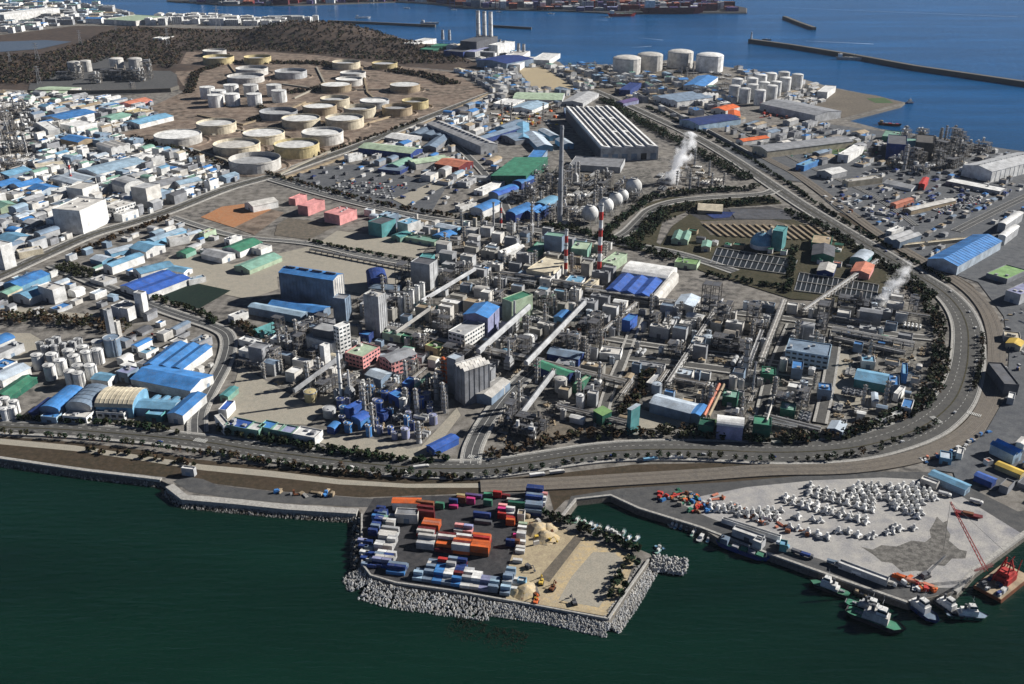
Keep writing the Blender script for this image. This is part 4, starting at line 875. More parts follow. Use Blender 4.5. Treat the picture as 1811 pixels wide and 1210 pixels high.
# ================================================================== BUILDINGS READ OFF THE PHOTOGRAPH
def ang(p, q): a = G(p); b = G(q); return math.atan2(b[1]-a[1], b[0]-a[0])
AL = ang((80, 452), (400, 335)); AM = ang((546, 432), (735, 470)); AP = ang((880, 488), (1250, 548)); AH = ang((1085, 175), (1290, 278)); AR = ang((1690, 410), (1811, 350))
T = [
 # --- centre / b2
 ('b2', (200, 835), (560, 890), (655, 850), 32, 'gable', 'blue', 'bgrey', 'tall blue-grey block with bright blue gabled roof beside the wide sand yard', dict(vents=2, rise=3, det=False, name='tall_warehouse', endw='offwhite', vr=4)),
 ('b2', (120, 1060), (480, 1112), (505, 1060), 8, 'gable', 'blue', 'bgrey', 'low royal blue roof at the foot of the tall blue-roofed block', {}),
 ('b2', (-5, 1065), (345, 1130), (372, 1098), 9, 'gable', 'pblue', 'bgrey', 'long narrow pale blue shed in front of the tall blue-roofed block', {}),
 ('b2', (765, 985), (862, 1005), (915, 975), 44, 'flat', 'offwhite', 'lgrey', 'tall pale silo tower block with dark ribbed face, centre left', dict(name='silo_tower', det=False, units=3, vr=3.2)),
 ('b2', (560, 1010), (640, 1020), (670, 990), 26, 'flat', 'grey', 'bgrey', 'grey tower block just right of the tall blue-roofed block', dict(name='silo_tower', det=False, vr=4)),
 ('b2', (1080, 770), (1205, 790), (1262, 755), 30, 'flat', 'dgrey', 'lgrey', 'plain concrete tower block on the edge of the wide sand yard', dict(name='concrete_tower', det=False, vr=9)),
 ('b2', (1130, 745), (1210, 752), (1240, 720), 20, 'flat', 'teal', 'teal', 'teal flat roof behind the concrete tower', dict(det=False)),
 ('b2', (800, 900), (925, 890), (1010, 815), 13, 'arch', 'navy', 'navy', 'dark navy barrel-vaulted shed left of the concrete tower', {}),
 ('b2', (800, 940), (990, 955), (1010, 920), 8, 'gable', 'bgrey', 'bgrey', None, {}),
 ('b2', (325, 390), (392, 402), (510, 358), 13, 'flat', 'pink', 'pink', 'left pink office building with flat roof', dict(det=False, name='pink_building')),
 ('b2', (500, 440), (605, 462), (720, 418), 13, 'flat', 'pink', 'pink', 'right pink office building with roof terrace', dict(det=False, name='pink_building', units=4)),
 ('b2', (265, 345), (310, 352), (352, 315), 9, 'flat', 'pink', 'pink', 'small pink building behind the two larger pink ones', dict(det=False, name='pink_building')),
 ('b2', (-30, 372), (28, 398), (155, 345), 9, 'gable', 'offwhite', 'white', 'long white gabled shed beside the orange earth lot', {}),
 ('b2', (795, 500), (885, 520), (990, 485), 18, 'flat', 'dgrey', 'teal', 'mint-green factory block with dark roof behind the small sand yard', dict(det=False)),
 ('b2', (865, 455), (935, 470), (975, 440), 18, 'flat', 'pblue', 'bgrey', None, {}),
 ('b2', (990, 500), (1060, 520), (1105, 480), 14, 'flat', 'sky', 'white', None, {}),
 ('b2', (950, 590), (1010, 605), (1060, 570), 7, 'gable', 'teal', 'mint', None, {}),
 ('b2', (1045, 605), (1240, 640), (1262, 612), 5, 'flat', 'mint', 'pgreen', 'long low mint green building above the small sand yard', {}),
 ('b2', (1240, 528), (1375, 555), (1395, 528), 7, 'gable', 'paleb', 'sky', None, {}),
 ('b2', (1225, 590), (1320, 610), (1355, 570), 7, 'gable', 'blue', 'sky', None, {}),
 ('b2', (1600, 310), (1665, 325), (1735, 268), 10, 'arch', 'bblue', 'bgrey', None, {}),
 ('b2', (1480, 415), (1560, 430), (1600, 360), 11, 'arch', 'blue', 'white', None, {}),
 ('b2', (1715, 440), (1780, 455), (1830, 385), 11, 'arch', 'blue', 'navy', None, {}),
 ('b3', (60, 430), (110, 440), (170, 375), 11, 'arch', 'blue', 'bgrey', None, {}),
 ('b3', (180, 430), (270, 445), (320, 390), 11, 'multi2', 'blue', 'navy', None, {}),
 ('b3', (240, 385), (330, 400), (375, 345), 10, 'arch', 'sky', 'bgrey', None, {}),
 ('b3', (100, 235), (160, 245), (205, 195), 10, 'arch', 'blue', 'navy', None, {}),
 ('b3', (-40, 300), (30, 315), (80, 262), 10, 'arch', 'blue', 'bgrey', None, {}),
 ('b2', (1500, 290), (1560, 300), (1660, 225), 6, 'flat', 'white', 'white', None, {}),
 ('b2', (1375, 395), (1410, 405), (1440, 350), 7, 'flat', 'offwhite', 'white', None, {}),
 ('b2', (1615, 190), (1850, 210), (1860, 75), 14, 'shed', 'green', 'dgreen', 'big hall with plain bright green roof right of centre top', dict(det=False)),
 ('b2', (1240, 110), (1400, 135), (1445, 88), 10, 'gable', 'salmon', 'maroon', 'maroon building with pale pinkish roof below the mint striped sheds', {}),
 ('b2', (860, 150), (1010, 165), (1030, 125), 5, 'flat', 'bgrey', 'navy', None, {}),
 ('b2', (1480, 205), (1640, 215), (1650, 195), 5, 'flat', 'lgrey', 'offwhite', None, {}),
 ('b2', (1030, 1050), (1240, 1090), (1250, 1060), 3, 'flat', 'teal', 'teal', None, {}),
 # --- a2 / upper centre
 ('a2', (730, 985), (1080, 1025), (1110, 985), 10, 'gable', 'pgreen', 'navy', 'long dark-walled shed with mint edge below the tan pipe corridor', {}),
 ('a2', (1060, 1070), (1115, 1095), (1230, 1010), 10, 'multi2', 'pgreen', 'offwhite', 'pale green striped double shed behind the parking field', {}),
 ('a2', (920, 1100), (1000, 1110), (1060, 1060), 7, 'gable', 'mint', 'bgrey', None, {}),
 ('a2', (905, 915), (1060, 940), (1085, 900), 7, 'gable', 'white', 'lgrey', None, {}),
 ('a2', (635, 1035), (665, 1045), (690, 1005), 10, 'flat', 'white', 'white', None, dict(name='office_building')),
 ('a2', (1070, 890), (1290, 910), (1310, 838), 9, 'multi3', 'bgrey', 'bgrey', 'three-bay blue-grey roofed works below the tan pipe corridor', {}),
 ('a2', (1160, 980), (1250, 985), (1330, 890), 8, 'gable', 'bgrey', 'grey', None, {}),
 ('a2', (1548, 975), (1660, 960), (1582, 775), 15, 'gable', 'silver', 'lgrey', 'long silver grey hall with a black roof slot, upper centre', dict(vents=2)),
 ('a2', (1440, 940), (1500, 950), (1480, 800), 12, 'gable', 'bgrey', 'navy', None, {}),
 ('a2', (1660, 900), (1780, 940), (1790, 850), 8, 'gable', 'bgrey', 'grey', None, {}),
 ('a2', (1630, 690), (1740, 700), (1750, 660), 7, 'flat', 'white', 'white', None, {}),
 ('a2', (1740, 720), (1890, 735), (1900, 680), 8, 'gable', 'pblue', 'white', None, {}),
 ('a2', (1640, 850), (1720, 860), (1760, 800), 8, 'gable', 'bgrey', 'sky', None, {}),
 ('a2', (1410, 275), (1520, 282), (1525, 235), 34, 'flat', 'dgrey', 'dgrey', 'dark boiler house left of the three power plant stacks', dict(det=False, name='boiler_house')),
 ('a2', (1520, 400), (1720, 425), (1735, 370), 18, 'gable', 'navy', 'bgrey', 'long dark navy hall in front of the power plant stacks', dict(det=False)),
 ('a2', (1300, 340), (1430, 350), (1440, 300), 14, 'flat', 'dgrey', 'navy', None, dict(det=False)),
 ('a2', (1600, 300), (1660, 305), (1670, 270), 26, 'flat', 'white', 'white', None, dict(det=False)),
 ('a2', (1030, 290), (1105, 295), (1115, 250), 14, 'flat', 'white', 'white', None, dict(det=False)),
 ('a2', (1140, 330), (1230, 335), (1240, 290), 8, 'flat', 'green', 'dgreen', None, dict(det=False)),
 ('a2', (1440, 345), (1510, 350), (1520, 310), 14, 'flat', 'lilac', 'lgrey', None, dict(det=False)),
 # --- a3
 ('a2', (1690, 380), (1811, 385), (1820, 345), 16, 'flat', 'white', 'white', None, dict(det=False)),
 ('a3', (60, 385), (150, 388), (160, 340), 18, 'flat', 'offwhite', 'white', None, dict(det=False)),
 ('a3', (150, 410), (220, 412), (225, 380), 10, 'flat', 'white', 'white', None, dict(det=False)),
 ('a3', (0, 430), (150, 435), (160, 380), 14, 'flat', 'white', 'white', None, dict(det=False)),
 ('a3', (225, 400), (345, 405), (355, 355), 12, 'flat', 'white', 'white', None, dict(det=False)),
 ('a3', (100, 660), (430, 668), (430, 622), 8, 'gable', 'pgreen', 'lgrey', 'long pale green roofed shed in front of the beige fenced yard', dict(det=False)),
 ('a3', (430, 680), (570, 690), (620, 620), 8, 'gable', 'lgrey', 'lgrey', None, {}),
 ('a3', (-20, 695), (95, 705), (100, 660), 8, 'flat', 'white', 'white', None, {}),
 ('a3', (80, 715), (250, 722), (260, 680), 7, 'flat', 'offwhite', 'white', None, {}),
 ('a3', (130, 925), (215, 925), (120, 820), 9, 'gable', 'sky', 'bgrey', None, {}),
 ('a3', (265, 980), (370, 975), (300, 885), 9, 'gable', 'paleb', 'sky', None, {}),
 ('a3', (350, 910), (410, 905), (390, 855), 9, 'gable', 'paleb', 'sky', None, {}),
 ('a3', (440, 965), (510, 960), (480, 920), 9, 'gable', 'paleb', 'sky', None, {}),
 ('a3', (450, 760), (520, 760), (500, 720), 9, 'flat', 'bgrey', 'navy', None, {}),
 ('a3', (480, 1100), (820, 1120), (830, 1060), 9, 'flat', 'grey', 'lgrey', 'long low grey building below the silver ribbed factory', dict(det=False)),
 ('b3', (180, 95), (275, 100), (280, 20), 9, 'flat', 'blue', 'bgrey', 'square mid-blue flat block right of the green-roofed hall', dict(det=False)),
 ('a3', (810, 600), (885, 605), (890, 550), 12, 'flat', 'navy', 'navy', None, dict(det=False)),
 ('a3', (780, 680), (840, 690), (850, 650), 8, 'gable', 'purple', 'lilac', None, {}),
 ('a3', (1040, 640), (1200, 680), (1230, 600), 12, 'multi3', 'bgrey', 'white', 'teal-grey multi-bay factory near the seaside sand piles', {}),
 ('a3', (1240, 570), (1380, 580), (1400, 510), 10, 'gable', 'blue', 'white', None, {}),
 ('a3', (1270, 670), (1370, 680), (1390, 620), 9, 'multi4', 'lgrey', 'offwhite', None, {}),
 ('a3', (1215, 800), (1345, 835), (1570, 780), 11, 'gable', 'navy', 'pblue', 'wide navy roofed port warehouse left of the orange roofs', dict(vents=0)),
 ('a3', (1425, 725), (1520, 740), (1530, 700), 8, 'gable', 'orange', 'white', 'left bright orange roof by the navy port warehouse', {}),
 ('a3', (1540, 775), (1620, 778), (1635, 742), 8, 'gable', 'orange', 'white', 'right bright orange roof by the navy port warehouse', {}),
 ('a3', (1590, 930), (1640, 945), (1710, 890), 8, 'gable', 'orange', 'white', 'small orange-roofed shed on the port road', {}),
 # --- a4
 ('a4', (50, 690), (420, 770), (530, 728), 14, 'gable', 'grey', 'lgrey', 'long dark grey warehouse with white gable end on the east quay', dict(vents=0, det=False)),
 ('a4', (430, 612), (500, 618), (520, 572), 14, 'flat', 'white', 'white', 'isolated white building on the headland', dict(det=False)),
 ('a4', (0, 975), (100, 1010), (500, 890), 12, 'gable', 'grey', 'cream', 'long grey warehouse with white end behind the quayside lawn', {}),
 ('a4', (570, 1030), (640, 1040), (670, 965), 13, 'flat', 'white', 'white', None, {}),
 ('a4', (865, 910), (970, 920), (980, 880), 12, 'flat', 'mint', 'green', None, {}),
 ('a4', (1035, 980), (1110, 985), (1120, 930), 20, 'flat', 'mint', 'pblue', 'mint roofed pale tower between the dark port towers', dict(det=False)),
 ('a4', (900, 960), (1030, 970), (1040, 910), 26, 'flat', 'dgrey', 'navy', 'left dark navy port tower', dict(det=False, name='port_tower')),
 ('a4', (1090, 950), (1210, 960), (1240, 910), 30, 'flat', 'dsteel', 'dsteel', 'right brown-black port tower', dict(det=False, name='port_tower')),
 # --- b4
 ('b4', (1405, 120), (1600, 165), (1880, 60), 18, 'gable', 'lgrey', 'white', 'huge grey hangar at the right edge beside the sea', dict(det=False, rise=5, name='hangar', vr=12, vents=1)),
 ('b4', (1170, 745), (1370, 795), (1720, 640), 12, 'gable', 'blue', 'paleb', 'very long blue roofed hangar by the upper right bend', dict(ribs=7, rise=5, name='hangar', det=False)),
 ('b4', (1640, 590), (1690, 600), (1850, 545), 12, 'arch', 'white', 'lgrey', 'front white barrel-vault hall at the right edge', dict(name='vault_hall')),
 ('b4', (1640, 510), (1690, 520), (1850, 450), 12, 'arch', 'white', 'lgrey', 'back white barrel-vault hall at the right edge', dict(name='vault_hall')),
 ('b4', (1560, 845), (1700, 885), (1850, 830), 6, 'flat', 'lime', 'grey', 'lime green flat roof at the right edge', {}),
 ('b4', (1690, 960), (1790, 990), (1850, 920), 12, 'flat', 'lilac', 'lgrey', None, {}),
 ('b4', (880, 605), (985, 635), (1110, 580), 10, 'multi2', 'lgrey', 'bgrey', 'grey and white ribbed twin-bay shed left of the long blue hangar', {}),
 ('b4', (890, 560), (930, 570), (970, 525), 8, 'flat', 'white', 'white', None, {}),
 ('b4', (990, 650), (1010, 660), (1335, 545), 4, 'flat', 'cream', 'cream', None, {}),
 ('b4', (1010, 410), (1060, 425), (1340, 350), 7, 'gable', 'offwhite', 'tan', 'long narrow beige building in the right yard', {}),
 ('b4', (600, 220), (640, 235), (750, 165), 9, 'flat', 'offwhite', 'cream', None, {}),
 ('b4', (430, 160), (530, 185), (590, 150), 9, 'gable', 'white', 'lgrey', None, {}),
 ('b4', (290, 120), (345, 130), (360, 75), 9, 'flat', 'sky', 'blue', None, {}),
 ('b4', (920, 375), (960, 385), (985, 325), 7, 'gable', 'salmon', 'salmon', None, {}),
 ('b4', (1110, 245), (1150, 250), (1165, 205), 10, 'gable', 'red', 'red', None, {}),
 ('b4', (870, 240), (1060, 280), (1080, 255), 5, 'gable', 'lgrey', 'white', None, {}),
 ('b4', (1290, 230), (1650, 300), (1690, 275), 6, 'flat', 'white', 'grey', None, {}),
 ('b4', (390, 640), (520, 655), (545, 600), 9, 'flat', 'tan', 'dgreen', None, {}),
 ('b4', (395, 720), (545, 735), (560, 665), 9, 'gable', 'dgrey', 'green', 'dark roofed building with a green wall by the settling basins', {}),
 ('b4', (650, 745), (750, 765), (765, 705), 7, 'arch', 'paleb', 'teal', None, {}),
 ('b4', (655, 830), (780, 850), (800, 785), 8, 'gable', 'salmon', 'pink', 'salmon roofed building by the upper right bend', {}),
 ('b4', (430, 825), (540, 840), (550, 785), 7, 'gable', 'offwhite', 'navy', None, {}),
 ('b3', (1180, 770), (1330, 790), (1345, 755), 6, 'flat', 'lime', 'pgreen', 'thin lime green building behind the upper settling basin', {}),
 ('b3', (1335, 420), (1500, 430), (1510, 385), 6, 'gable', 'cream', 'tan', None, {}),
 ('b3', (1160, 615), (1270, 625), (1320, 570), 7, 'multi2', 'mint', 'pgreen', 'mint green twin-roofed house in the olive field', {}),
 ('b3', (1360, 665), (1420, 670), (1440, 630), 7, 'gable', 'mint', 'cream', None, {}),
 ('b4', (135, 560), (205, 570), (210, 530), 26, 'flat', 'teal', 'teal', 'teal digester tower right of the pale blue dome', dict(det=False, name='digester_tower')),
 # --- b3
 ('b3', (310, 590), (430, 605), (440, 580), 24, 'flat', 'mint', 'bgrey', 'grey-blue block with mint roof left of the tall red-white chimney', dict(det=False)),
 ('b3', (490, 680), (600, 690), (610, 640), 13, 'flat', 'pgreen', 'mint', None, {}),
 ('b3', (690, 770), (770, 785), (780, 700), 10, 'flat', 'pgreen', 'pgreen', None, {}),
 ('b3', (190, 820), (345, 850), (375, 745), 12, 'flat', 'cream', 'cream', 'cream flat-roofed block below the grey-blue block', {}),
 ('b3', (280, 880), (350, 890), (440, 790), 9, 'flat', 'offwhite', 'white', None, {}),
 ('b3', (440, 905), (550, 920), (560, 865), 7, 'flat', 'sky', 'white', None, {}),
 ('b3', (560, 930), (620, 940), (645, 880), 8, 'flat', 'cream', 'cream', None, {}),
 ('b3', (120, 855), (260, 880), (280, 845), 6, 'flat', 'bgrey', 'bgrey', None, {}),
 ('b3', (1180, 1050), (1310, 1070), (1330, 1000), 9, 'gable', 'paleb', 'white', None, {}),
 ('b3', (0, 700), (55, 715), (90, 640), 9, 'multi2', 'white', 'white', None, {}),
 ('b3', (200, 690), (270, 700), (300, 640), 8, 'flat', 'mint', 'green', None, {}),
 # --- b1
 ('b1', (345, 415), (530, 430), (695, 350), 32, 'flat', 'offwhite', 'white', 'big white office block with blank shaded side, left', dict(det=False, name='office_building', units=4)),
 ('b1', (870, 268), (972, 282), (1080, 250), 28, 'flat', 'lgrey', 'offwhite', 'white block with a large dark window frame beside the left avenue', dict(det=False, name='office_building')),
 ('b1', (440, 272), (548, 285), (638, 245), 18, 'flat', 'offwhite', 'white', None, dict(det=False, name='office_building')),
 ('b1', (745, 245), (830, 270), (912, 225), 15, 'arch', 'lgrey', 'white', None, {}),
 ('b1', (690, 400), (770, 415), (790, 350), 14, 'flat', 'offwhite', 'white', None, dict(win=5)),
 ('b1', (515, 150), (650, 182), (910, 85), 11, 'gable', 'pblue', 'white', 'long pale blue roofed factory with white side wall at left', {}),
 ('b1', (870, 60), (925, 72), (955, 38), 14, 'flat', 'white', 'white', None, {}),
 ('b1', (975, 65), (1010, 78), (1050, 45), 13, 'flat', 'white', 'white', None, {}),
 ('b1', (330, 205), (480, 245), (655, 205), 9, 'multi2', 'paleb', 'white', None, {}),
 ('b1', (225, 115), (240, 140), (425, 95), 9, 'flat', 'cream', 'white', 'long cream white building above the left town chimney', {}),
 ('b1', (60, 250), (130, 270), (225, 215), 8, 'gable', 'blue', 'white', None, {}),
 ('b1', (180, 275), (270, 300), (375, 262), 8, 'gable', 'blue', 'paleb', None, {}),
 ('b1', (-40, 180), (60, 195), (135, 140), 8, 'gable', 'sky', 'bgrey', None, {}),
 ('b1', (-80, 250), (10, 265), (100, 222), 8, 'gable', 'blue', 'bgrey', None, {}),
 ('b1', (-60, 385), (0, 410), (75, 365), 8, 'gable', 'mint', 'pgreen', 'mint green roof at the left edge', {}),
 ('b1', (900, 262), (990, 285), (1170, 210), 9, 'gable', 'grey', 'offwhite', None, {}),
 ('b1', (1150, 232), (1200, 252), (1312, 208), 9, 'gable', 'pblue', 'white', None, {}),
 ('b1', (-40, 612), (70, 640), (195, 588), 9, 'gable', 'sky', 'lgrey', None, {}),
 ('b1', (-90, 650), (0, 668), (75, 640), 30, 'flat', 'white', 'white', 'tall blank white block cut by the left edge', dict(name='office_building', det=False)),
 ('b1', (108, 690), (125, 712), (262, 655), 7, 'flat', 'offwhite', 'cream', None, {}),
 ('b1', (150, 500), (210, 515), (240, 480), 9, 'gable', 'lgrey', 'lgrey', None, {}),
 ('b1', (685, 785), (745, 800), (895, 705), 10, 'gable', 'sky', 'white', None, {}),
 ('b1', (695, 690), (740, 712), (865, 650), 8, 'gable', 'paleb', 'sky', None, {}),
 ('b1', (862, 672), (972, 700), (1082, 650), 9, 'gable', 'sky', 'white', None, {}),
 ('b1', (975, 615), (1030, 628), (1205, 545), 8, 'gable', 'pblue', 'sky', None, {}),
 ('b1', (1108, 605), (1130, 622), (1228, 572), 9, 'flat', 'offwhite', 'white', None, {}),
 ('b1', (1225, 580), (1260, 590), (1300, 548), 8, 'gable', 'paleb', 'offwhite', None, {}),
 ('b1', (1325, 575), (1360, 582), (1385, 540), 8, 'flat', 'cream', 'pgreen', None, {}),
 ('b1', (885, 815), (940, 848), (1112, 765), 8, 'gable', 'sky', 'white', None, {}),
 ('b1', (1110, 818), (1225, 838), (1255, 805), 6, 'gable', 'sky', 'white', None, {}),
 ('b1', (800, 925), (990, 982), (1245, 868), 8, 'multi2', 'bblue', 'white', 'big royal blue flat-pitched roof left of the dark green court', {}),
 ('b1', (1240, 880), (1260, 895), (1340, 845), 6, 'flat', 'pblue', 'white', None, {}),
 ('b1', (1480, 675), (1600, 700), (1745, 635), 8, 'gable', 'green', 'white', 'green roofed white workshop left of the wide sand yard', dict(win=0)),
 ('b1', (1175, 705), (1240, 715), (1285, 680), 6, 'gable', 'green', 'mint', None, {}),
 ('b1', (1495, 615), (1530, 625), (1590, 590), 8, 'flat', 'white', 'white', None, {}),
 ('b1', (1340, 712), (1480, 745), (1525, 700), 7, 'gable', 'lgrey', 'white', None, {}),
 ('b1', (1660, 672), (1740, 690), (1768, 650), 7, 'flat', 'offwhite', 'white', None, {}),
 ('b1', (1560, 795), (1665, 822), (1870, 732), 6, 'gable', 'mint', 'pgreen', 'long mint green roof on the edge of the wide sand yard', {}),
 ('b1', (20, 912), (130, 932), (345, 850), 9, 'gable', 'blue', 'sky', None, {}),
 ('b1', (80, 985), (195, 1012), (252, 935), 8, 'gable', 'sky', 'white', None, {}),
 ('b1', (250, 930), (350, 960), (390, 918), 16, 'flat', 'offwhite', 'white', None, {}),
 ('b1', (-20, 975), (50, 985), (85, 930), 9, 'gable', 'mint', 'cream', None, {}),
 ('b1', (888, 975), (940, 985), (972, 968), 26, 'flat', 'lgrey', 'white', 'slim white tower at the corner of the big royal-blue roof', dict(det=False, name='batching_tower')),
 ('b1', (738, 1062), (790, 1080), (882, 1045), 14, 'flat', 'lgrey', 'white', None, {}),
 ('b1', (600, 745), (680, 765), (710, 725), 6, 'gable', 'paleb', 'sky', None, {}),
 ('b1', (600, 885), (690, 910), (790, 880), 5, 'flat', 'offwhite', 'lgrey', None, {}),
 # --- a1
 ('a1', (-60, 95), (25, 100), (28, 35), 30, 'flat', 'white', 'white', 'tall white block at the far upper left edge', dict(det=False)),
 ('a1', (690, 130), (905, 142), (915, 100), 16, 'flat', 'pgreen', 'offwhite', 'long pale green-grey waterfront shed behind the hillside refinery', dict(det=False)),
 ('a1', (270, 780), (420, 800), (580, 740), 9, 'gable', 'blue', 'white', 'blue roof with pale end in the upper left town', {}),
 ('a1', (820, 815), (930, 830), (1045, 760), 9, 'gable', 'sky', 'white', None, {}),
 ('a1', (640, 790), (780, 800), (860, 765), 8, 'gable', 'mint', 'white', None, {}),
 ('a1', (780, 690), (880, 700), (900, 655), 8, 'gable', 'salmon', 'pink', 'pinkish roofed building below the hillside refinery', {}),
 ('a1', (830, 745), (900, 755), (905, 720), 8, 'flat', 'pyellow', 'cream', None, {}),
 ('a1', (240, 820), (320, 870), (365, 840), 13, 'flat', 'white', 'white', None, {}),
 ('a1', (400, 830), (510, 850), (525, 800), 12, 'flat', 'white', 'white', None, {}),
 ('a1', (400, 925), (520, 950), (610, 920), 10, 'gable', 'blue', 'tan', None, {}),
 ('a1', (640, 960), (740, 990), (775, 940), 14, 'multi3', 'offwhite', 'white', None, {}),
 ('a1', (200, 615), (420, 622), (430, 580), 6, 'gable', 'pgreen', 'offwhite', None, {}),
 ('a1', (1020, 255), (1080, 258), (1085, 238), 8, 'flat', 'white', 'white', 'lone small white building on the wooded slope', {}),
 # --- c1
 ('c1', (685, 35), (712, 42), (742, 28), 34, 'flat', 'grey', 'lgrey', 'left slim grey elevator tower above the white silos', dict(det=False, name='elevator_tower')),
 ('c1', (752, 112), (775, 118), (792, 105), 16, 'flat', 'offwhite', 'offwhite', 'right slim off-white elevator tower above the white silos', dict(det=False, name='elevator_tower')),
 ('c1', (775, 445), (850, 462), (878, 408), 9, 'flat', 'lilac', 'bgrey', None, {}),
 ('c1', (605, 490), (718, 505), (745, 455), 7, 'gable', 'sky', 'white', None, {}),
 ('c1', (960, 395), (1215, 428), (1330, 265), 9, 'multi3', 'blue', 'white', 'blue three-bay ridged roof above the wide blue hall at lower left', {}),
 ('c1', (870, 490), (1268, 570), (1362, 455), 9, 'gable', 'blue', 'white', 'wide plain blue roofed hall behind the cream ribbed roof', dict(axis='x')),
 ('c1', (262, 692), (392, 702), (440, 555), 9, 'arch', 'blue', 'bgrey', 'blue barrel roof at the left end of the front workshop row', {}),
 ('c1', (270, 745), (375, 755), (385, 715), 6, 'flat', 'blue', 'pblue', None, {}),
 ('c1', (190, 712), (248, 718), (275, 610), 7, 'shed', 'navy', 'navy', None, {}),
 ('c1', (435, 672), (605, 682), (715, 560), 10, 'arch', 'bgrey', 'offwhite', 'blue-grey rusty barrel roof beside the blue one in the front row', dict(ribs=6)),
 ('c1', (635, 672), (882, 682), (968, 568), 10, 'arch', 'cream', 'sky', 'cream ribbed barrel roof in the front workshop row', dict(ribs=4)),
 ('c1', (640, 715), (825, 728), (842, 695), 6, 'flat', 'sky', 'white', None, dict(win=5)),
 ('c1', (415, 740), (575, 755), (595, 700), 6, 'flat', 'offwhite', 'white', None, dict(win=6)),
 ('c1', (880, 680), (1150, 695), (1192, 635), 8, 'gable', 'sky', 'pblue', 'sky blue roof right of the cream ribbed one', {}),
 ('c1', (985, 640), (1020, 645), (1010, 595), 8, 'gable', 'sky', 'bgrey', None, {}),
 ('c1', (1050, 645), (1085, 650), (1075, 600), 8, 'gable', 'sky', 'bgrey', None, {}),
 ('c1', (1115, 650), (1150, 655), (1140, 605), 8, 'gable', 'sky', 'bgrey', None, {}),
 ('c1', (970, 730), (1075, 740), (1085, 700), 6, 'flat', 'sky', 'teal', None, {}),
 ('c1', (1115, 722), (1218, 735), (1292, 585), 9, 'gable', 'blue', 'white', 'blue gabled shed with white side wall at the right end of the front row', dict(win=0)),
 ('c1', (-40, 600), (60, 610), (150, 470), 6, 'gable', 'green', 'dgreen', 'green roof at the lower left edge beside the white silos', {}),
 ('c1', (130, 500), (200, 510), (245, 480), 5, 'shed', 'green', 'mint', None, {}),
 ('c1', (795, 20), (850, 30), (885, 0), 14, 'flat', 'offwhite', 'white', None, {}),
 ('c1', (1520, 70), (1560, 85), (1610, 30), 7, 'flat', 'white', 'white', None, {}),
 ('c1', (1590, 230), (1700, 260), (1750, 235), 6, 'flat', 'white', 'white', None, {}),
 ('c1', (1590, 300), (1660, 320), (1690, 290), 6, 'flat', 'white', 'white', None, {}),
 ('c1', (1465, 600), (1520, 608), (1530, 540), 6, 'gable', 'teal', 'mint', None, {}),
 # --- perimeter building along the beige yard
 ('c1', (1430, 740), (1490, 810), (1530, 790), 8, 'flat', 'offwhite', 'white', None, {}),
 ('c1', (1455, 700), (1510, 705), (1540, 640), 8, 'flat', 'bblue', 'white', None, {}),
 ('c1', (1500, 800), (1640, 830), (1665, 770), 8, 'flat', 'bblue', 'mint', 'left royal blue panel roof on the perimeter building of the beige yard', {}),
 ('c1', (1640, 828), (1725, 842), (1745, 790), 8, 'flat', 'white', 'mint', None, {}),
 ('c2', (62, 812), (145, 830), (170, 780), 8, 'flat', 'blue', 'mint', 'second royal blue panel roof on the perimeter building of the beige yard', {}),
 ('c2', (150, 835), (200, 842), (215, 795), 8, 'flat', 'white', 'mint', None, {}),
 ('c2', (205, 845), (285, 860), (305, 810), 8, 'flat', 'lilac', 'mint', None, {}),
 ('c2', (290, 862), (440, 890), (455, 830), 8, 'flat', 'white', 'white', None, {}),
 # --- c2
 ('c2', (375, 210), (555, 262), (580, 225), 16, 'flat', 'offwhite', 'white', 'white frame building behind the dark process hall, left centre', dict(det=False)),
 ('c2', (425, 160), (560, 185), (585, 130), 24, 'flat', 'lgrey', 'dgrey', None, dict(det=False)),
 ('c2', (562, 140), (600, 155), (635, 110), 32, 'flat', 'white', 'white', 'narrow white stair tower left of the pinkish buildings', dict(det=False, name='stair_tower', win=4)),
 ('c2', (470, 270), (500, 280), (490, 245), 22, 'flat', 'white', 'white', None, dict(det=False)),
 ('c2', (640, 318), (760, 350), (855, 275), 12, 'flat', 'pgreen', 'pink', 'flat roofed building with pale green roof and pinkish wall', dict(win=4)),
 ('c2', (870, 340), (952, 385), (1065, 295), 14, 'gable', 'grey', 'pink', 'grey roofed building with pinkish end wall', dict(win=4)),
 ('c2', (775, 460), (880, 495), (930, 445), 9, 'gable', 'paleb', 'bgrey', None, {}),
 ('c2', (930, 590), (1000, 625), (1060, 580), 9, 'flat', 'blue', 'bblue', None, {}),
 ('c2', (635, 685), (670, 700), (725, 645), 9, 'flat', 'bblue', 'bblue', None, {}),
 ('c2', (1020, 525), (1070, 535), (1115, 490), 8, 'flat', 'blue', 'bblue', None, {}),
 ('c2', (680, 750), (745, 775), (785, 725), 9, 'arch', 'bblue', 'blue', None, {}),
 ('c2', (855, 720), (900, 735), (930, 700), 8, 'flat', 'bblue', 'navy', None, {}),
 ('c2', (520, 815), (570, 825), (590, 785), 6, 'arch', 'blue', 'navy', None, {}),
 ('c2', (1185, 935), (1240, 965), (1345, 855), 6, 'gable', 'bblue', 'bblue', 'narrow royal blue shed beside the plant gate', {}),
 ('c2', (1370, 395), (1440, 440), (1545, 350), 34, 'multi3', 'offwhite', 'grey', 'grey tower with ribbed white striped side, centre', dict(det=False, name='striped_tower', ribs=5, vr=5)),
 ('c2', (1320, 350), (1380, 370), (1410, 330), 34, 'flat', 'paleb', 'grey', None, dict(det=False)),
 ('c2', (1520, 590), (1620, 615), (1712, 500), 9, 'gable', 'offwhite', 'bgrey', 'white and grey gabled shed right of the striped grey tower', {}),
